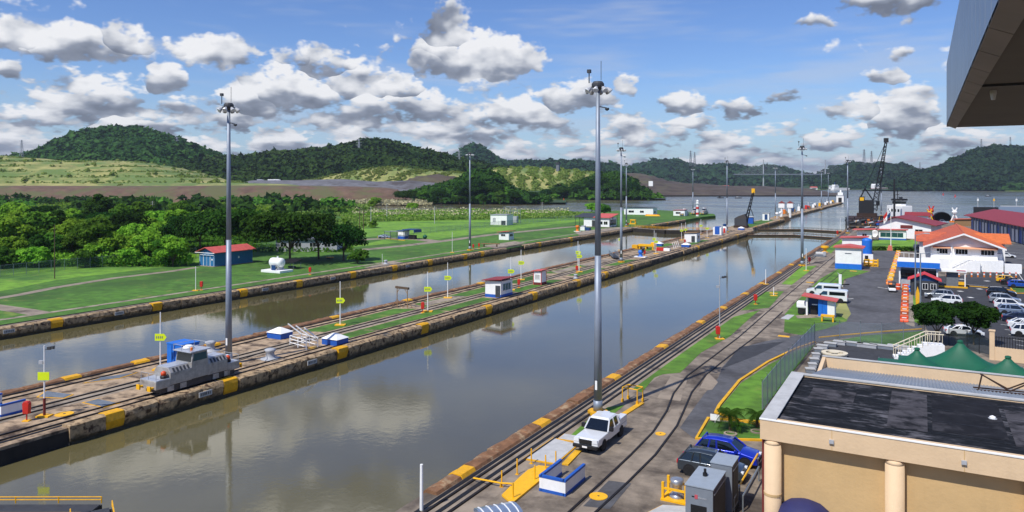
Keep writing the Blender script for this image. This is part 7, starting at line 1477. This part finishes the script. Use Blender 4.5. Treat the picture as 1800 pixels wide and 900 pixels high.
# ================================================================== crane, tug, dock
def barge(label,px0,px1,d0,d1,z,m='black'):
    P=[W(px0,d0),W(px1,d0),W(px1*1.0,d1),W(px0+ (px1-px0)*.05,d1)]; c=sum(P,Vector())/4; t=thing('barge',label,'barge',Vector((c.x,c.y,WATER))); MB().prism([((p-c).x,(p-c).y) for p in P],-1,z).build('hull',m,t); MB().prism([((p-c).x*.96,(p-c).y*.96) for p in P],z,z+.12).build('deck','rust_steel',t)
    for k in range(6):
        p=(P[0]-c).lerp(P[1]-c,k/5); MB().cyl(p+Vector((0,0,z)),p+Vector((0,0,z+1.0)),.25,n=8).build('bitt','black',t)
    return t
barge('black crane barge moored at the far right bank',1487,1562,398,432,2.2); barge('grey service barge alongside the right bank before the crane barge',1486,1546,378,394,2.0,'darkgrey')
def crane():
    t=thing('barge_crane','tall black lattice boom crane standing on the barge','crane',W(1524,415,.9)); 
    MB().bx(-5,5,-4,4,0,2.2).build('crawler','rust_steel',t); MB().bx(-4,3.4,-3,3,2.2,9.5).build('house','black',t); MB().bx(-3.8,-1.0,-3.05,-3,5.0,11.5).build('cab_tower','black',t); MB().bx(-3.4,-1.4,-3.1,-3.05,9.2,11).build('yellow_panel','yellow_clean',t)
    a,b2=Vector((3.5,0,3.5)),Vector((9.6,0,42.4))
    for dx,dy in ((-1.4,-1),(1.4,-1),(1.4,1),(-1.4,1)): MB().bar(a+Vector((dx,dy,0)),b2+Vector((dx*.35,dy*.4,0)),.16).build('boom_chord','black',t)
    c=MB()
    for i in range(18):
        p,q=a.lerp(b2,i/18),a.lerp(b2,(i+1)/18); k0,k1=1-.65*i/18,1-.65*(i+1)/18
        for dy in (-1,1):
            c.bar(p+Vector((-1.4*k0,dy*k0,0)),q+Vector((1.4*k1,dy*k1,0)),.10); c.bar(p+Vector((1.4*k0,dy*k0,0)),q+Vector((-1.4*k1,dy*k1,0)),.10)
    tag(c.build('boom_lacing','black',t),kind='stuff'); MB().bx(8.4,10.8,-.8,.8,41.6,44).build('boom_head','black',t)
    for z in (0,.6): MB().cyl((-3,z,11),b2+Vector((0,z,0)),.10,n=4).build('pendant_line','black',t)
    for x in (0,.8): MB().cyl(b2+Vector((x-.4,0,0)),Vector((5.6+x,0,9)),.09,n=4).build('hoist_line','black',t)
    for (p,q) in (((-4,0,9.5),(-1,0,16)),((-1,0,16),(3,0,9.5))): MB().bar(p,q,.25).build('gantry_leg','black',t)
    MB().bx(4.6,6.4,-.6,.6,6.5,9).build('hook_block','black',t)
crane()
def tug():
    t=thing('tugboat','white tug with black wheelhouse top and funnel behind the quay','tug',W(1581,400,WATER),-.9); 
    MB().add([(-11,-4,-.4),(8,-4,-.4),(13,0,-.4),(8,4,-.4),(-11,4,-.4),(-11.5,-4.4,3),(8.5,-4.4,3.4),(14.5,0,4.4),(8.5,4.4,3.4),(-11.5,4.4,3)],[(4,3,2,1,0),(5,6,7,8,9),(0,1,6,5),(1,2,7,6),(2,3,8,7),(3,4,9,8),(4,0,5,9)]).build('hull','black',t); MB().bx(-6,6,-3.2,3.2,3.2,9.2).build('deckhouse','white',t,bevel=.2)
    MB().prism([(3.6*math.cos(k*math.pi/4+.39),3.4*math.sin(k*math.pi/4+.39)) for k in range(8)],9.2,12.0).build('wheelhouse','white',t); MB().prism([(3.65*math.cos(k*math.pi/4+.39),3.45*math.sin(k*math.pi/4+.39)) for k in range(8)],10.2,11.6).build('wheelhouse_windows','glass',t); MB().prism([(4.3*math.cos(k*math.pi/4+.39),4.0*math.sin(k*math.pi/4+.39)) for k in range(8)],12.0,12.9).build('wheelhouse_roof','black',t)
    MB().cyl((-1.5,0,12.9),(-1.5,0,17.5),.2,n=6).build('mast','black',t); MB().bx(-2.6,-.4,-.1,.1,15,15.3).build('yard','black',t); MB().bx(.5,1.5,-.8,.8,12.9,13.9).build('searchlight','darkgrey',t)
    for k in range(4): windowp(t,-5+k*2.6,-3.6+k*2.6,6,7.4,y=-3.2,frame='ltgrey',mull=0)
tug()
t=thing('mooring_pole','thick black pole rising beside the tug','pole',W(1572,385,0)); MB().cyl((0,0,-3),(0,0,21.6),.55,.45,8).build('shaft','black',t); MB().lathe([(.5,21.6),(.5,22),(.1,22.2)],8).build('cap','black',t)
t=thing('floating_dock','dark floating dock with pale blue side wall right of the tug','dock',W(1765,430,WATER),.12)
MB().bx(-16,45,-6,6,-1,3.0).build('pontoon','darkgrey',t); MB().bx(-16,-4,-6,-3.5,3.0,7.4).build('left_tower','black',t); MB().bx(-3.5,24,-6,-5.2,3.5,7.8).build('side_wall','car_paleblue',t); MB().bx(24.5,45,-6,-3.5,3,7.0).build('right_tower','black',t)
MB().bx(-3,24,-5.9,-5.3,7.8,8.4).build('rail_beam','ltgrey',t)
for x,c in ((-14,'white'),(-6,'yellow_clean'),(5,'white'),(9,'black')): o=MB().cyl((x,-5,7),(x,-5,13),.22,n=6).build('light_mast','ltgrey',t); MB().bx(x-.4,x+.4,-5.3,-4.7,11,12.2).build('lamp_box',c,o)
MB().bx(12,15,-6.4,-6,4,7).build('yellow_locker','yellow_clean',t)
# quay clutter before the crane
clut=[(1500,396,'black',3.0,2.0),(1507,394,'darkgrey',3.2,2.4),(1515,393,'black',4,2.6),(1521,397,'wood',3,1.6),(1527,395,'red',2.6,2.2),(1533,397,'darkgrey',3.4,2.4),(1541,397,'blue',2.6,3.4),(1547,394,'ltgrey',3.2,2.6),(1553,392,'wood',3.4,2.2),(1560,391,'white',3.4,3.0),(1498,402,'rust_steel',3,1.4),(1512,402,'wood',3.2,1.4),(1524,404,'darkgrey',3.6,1.8),(1536,404,'ltgrey',2.6,1.6),(1590,392,'wood',4,2.2),(1584,390,'ltgrey',3.6,3.2),(1645,395,'tent_green',2.4,2.0),(1530,390,'orange',2.6,2.0)]
cw_={'black':'black','darkgrey':'dark grey','wood':'brown timber','red':'dark red','blue':'blue','ltgrey':'pale grey','white':'white','rust_steel':'rusty','tent_green':'green','orange':'orange'}
wherew=['leftmost at the quay edge','second from the quay edge','under the crane boom','low in front of the crane','beside the crane tracks','right of the red one','tall, before the maroon depot','behind the blue one','close to the tug bow','right under the tug','lowest at left on the quay','near the small red roofed hut','behind the small red roofed hut','left of the dish antenna','behind the depot ridge','beside the tug stern','by the black arched tent','on the crane barge']
for i,(px,py,c,w,h) in enumerate(clut):
    t=thing('quay_equipment',f'{cw_[c]} piece of quay equipment, {wherew[i]}','equipment',G(px,py),random.uniform(-.5,.5),'equipment crowded on the quay'); MB().bx(-w/2,w/2,-1,1,.3,h*.7).build('housing',c,t,bevel=.12); MB().cyl((-w*.3,-1.1,h*.55),(w*.3,-1.1,h*.75),h*.18,n=8).build('drum','darkgrey' if c!='darkgrey' else 'ltgrey',t); MB().bx(-w/2-.2,w/2+.2,-1.2,1.2,0,.3).build('skid','rust_steel',t); MB().cyl((w*.3,.4,h*.6),(w*.45,.4,h*1.25),.12,n=6).build('lever','yellow' if i%3==0 else 'black',t)
# ================================================================== visitor centre canopy
def visitor():
    t=thing('roof_overhang','grey panelled roof overhang of the viewing building, upper right','building'); X0,X1,Y1,Z0,Z1=.60,14,24.6,ZC+1.62,ZC+3.4; Y0=3.0
    n=26
    for k in range(n):
        a=Y0+(Y1-Y0)*k/n; b2=Y0+(Y1-Y0)*(k+1)/n; MB().bx(X0,X0+.08,a+.03,b2-.03,Z0,Z1).build('fascia_panel','fascia',t)
    MB().bx(X0+.09,X0+.3,Y0,Y1-.05,Z0+.1,Z1-.02).build('fascia_backing','black',t)
    for k in range(14):
        a=Y0+(Y1-Y0)*k/14; b2=Y0+(Y1-Y0)*(k+1)/14; MB().add([(X0,a+.015,Z0-.005),(X0,b2-.015,Z0-.005),(X0+.22,b2-.015,Z0-.10),(X0+.22,a+.015,Z0-.10),(X0,a+.015,Z0+.04),(X0,b2-.015,Z0+.04),(X0+.22,b2-.015,Z0-.05),(X0+.22,a+.015,Z0-.05)],[(3,2,1,0),(4,5,6,7),(0,1,5,4),(1,2,6,5),(2,3,7,6),(3,0,4,7)]).build('edge_panel','fascia_edge',t)
    MB().bx(X0+.23,X1,Y0,Y1,Z0-.06,Z0+.08).build('soffit','soffit',t); MB().bx(X0+.31,X1,Y0,Y1-.2,Z0+.09,Z1-.1).build('slab','darkgrey',t); MB().bx(X0,X1,Y1,Y1+.1,Z0-.03,Z1).build('end_fascia','fascia',t)
    MB().bx(X0+.23,X1,14,14.06,Z0-.10,Z0-.06).build('joint_strip','black',t); MB().lathe([(.03,-.16),(.05,-.05),(.05,0)],10,(X0+.45,15,Z0-.06)).build('downlight','plate_white',t)
mat('fascia','#8795a6',.4,.35,var=.08,scale=.6,streak=.2); mat('fascia_edge','#6a625e',.6,.1,var=.15,scale=1.0); mat('soffit','#4a4743',.85,var=.12,scale=.8); visitor()
# ------------------------------------------------------------------ thin air between here and the hills
def haze():
    m = bpy.data.materials.new('haze'); m.use_nodes = True; n = m.node_tree; n.nodes.remove(n.nodes['Principled BSDF'])
    v = n.nodes.new('ShaderNodeVolumePrincipled'); v.inputs['Color'].default_value = (.72, .82, 1.0, 1); v.inputs['Density'].default_value = .00006; v.inputs['Anisotropy'].default_value = .2
    n.links.new(v.outputs[0], n.nodes['Material Output'].inputs['Volume']); m.cycles.homogeneous_volume = True
    MATS['haze'] = m; tag(MB().bx(-9500, 9500, -450, 12500, -10, 260).build('haze', m), kind='stuff')
haze()
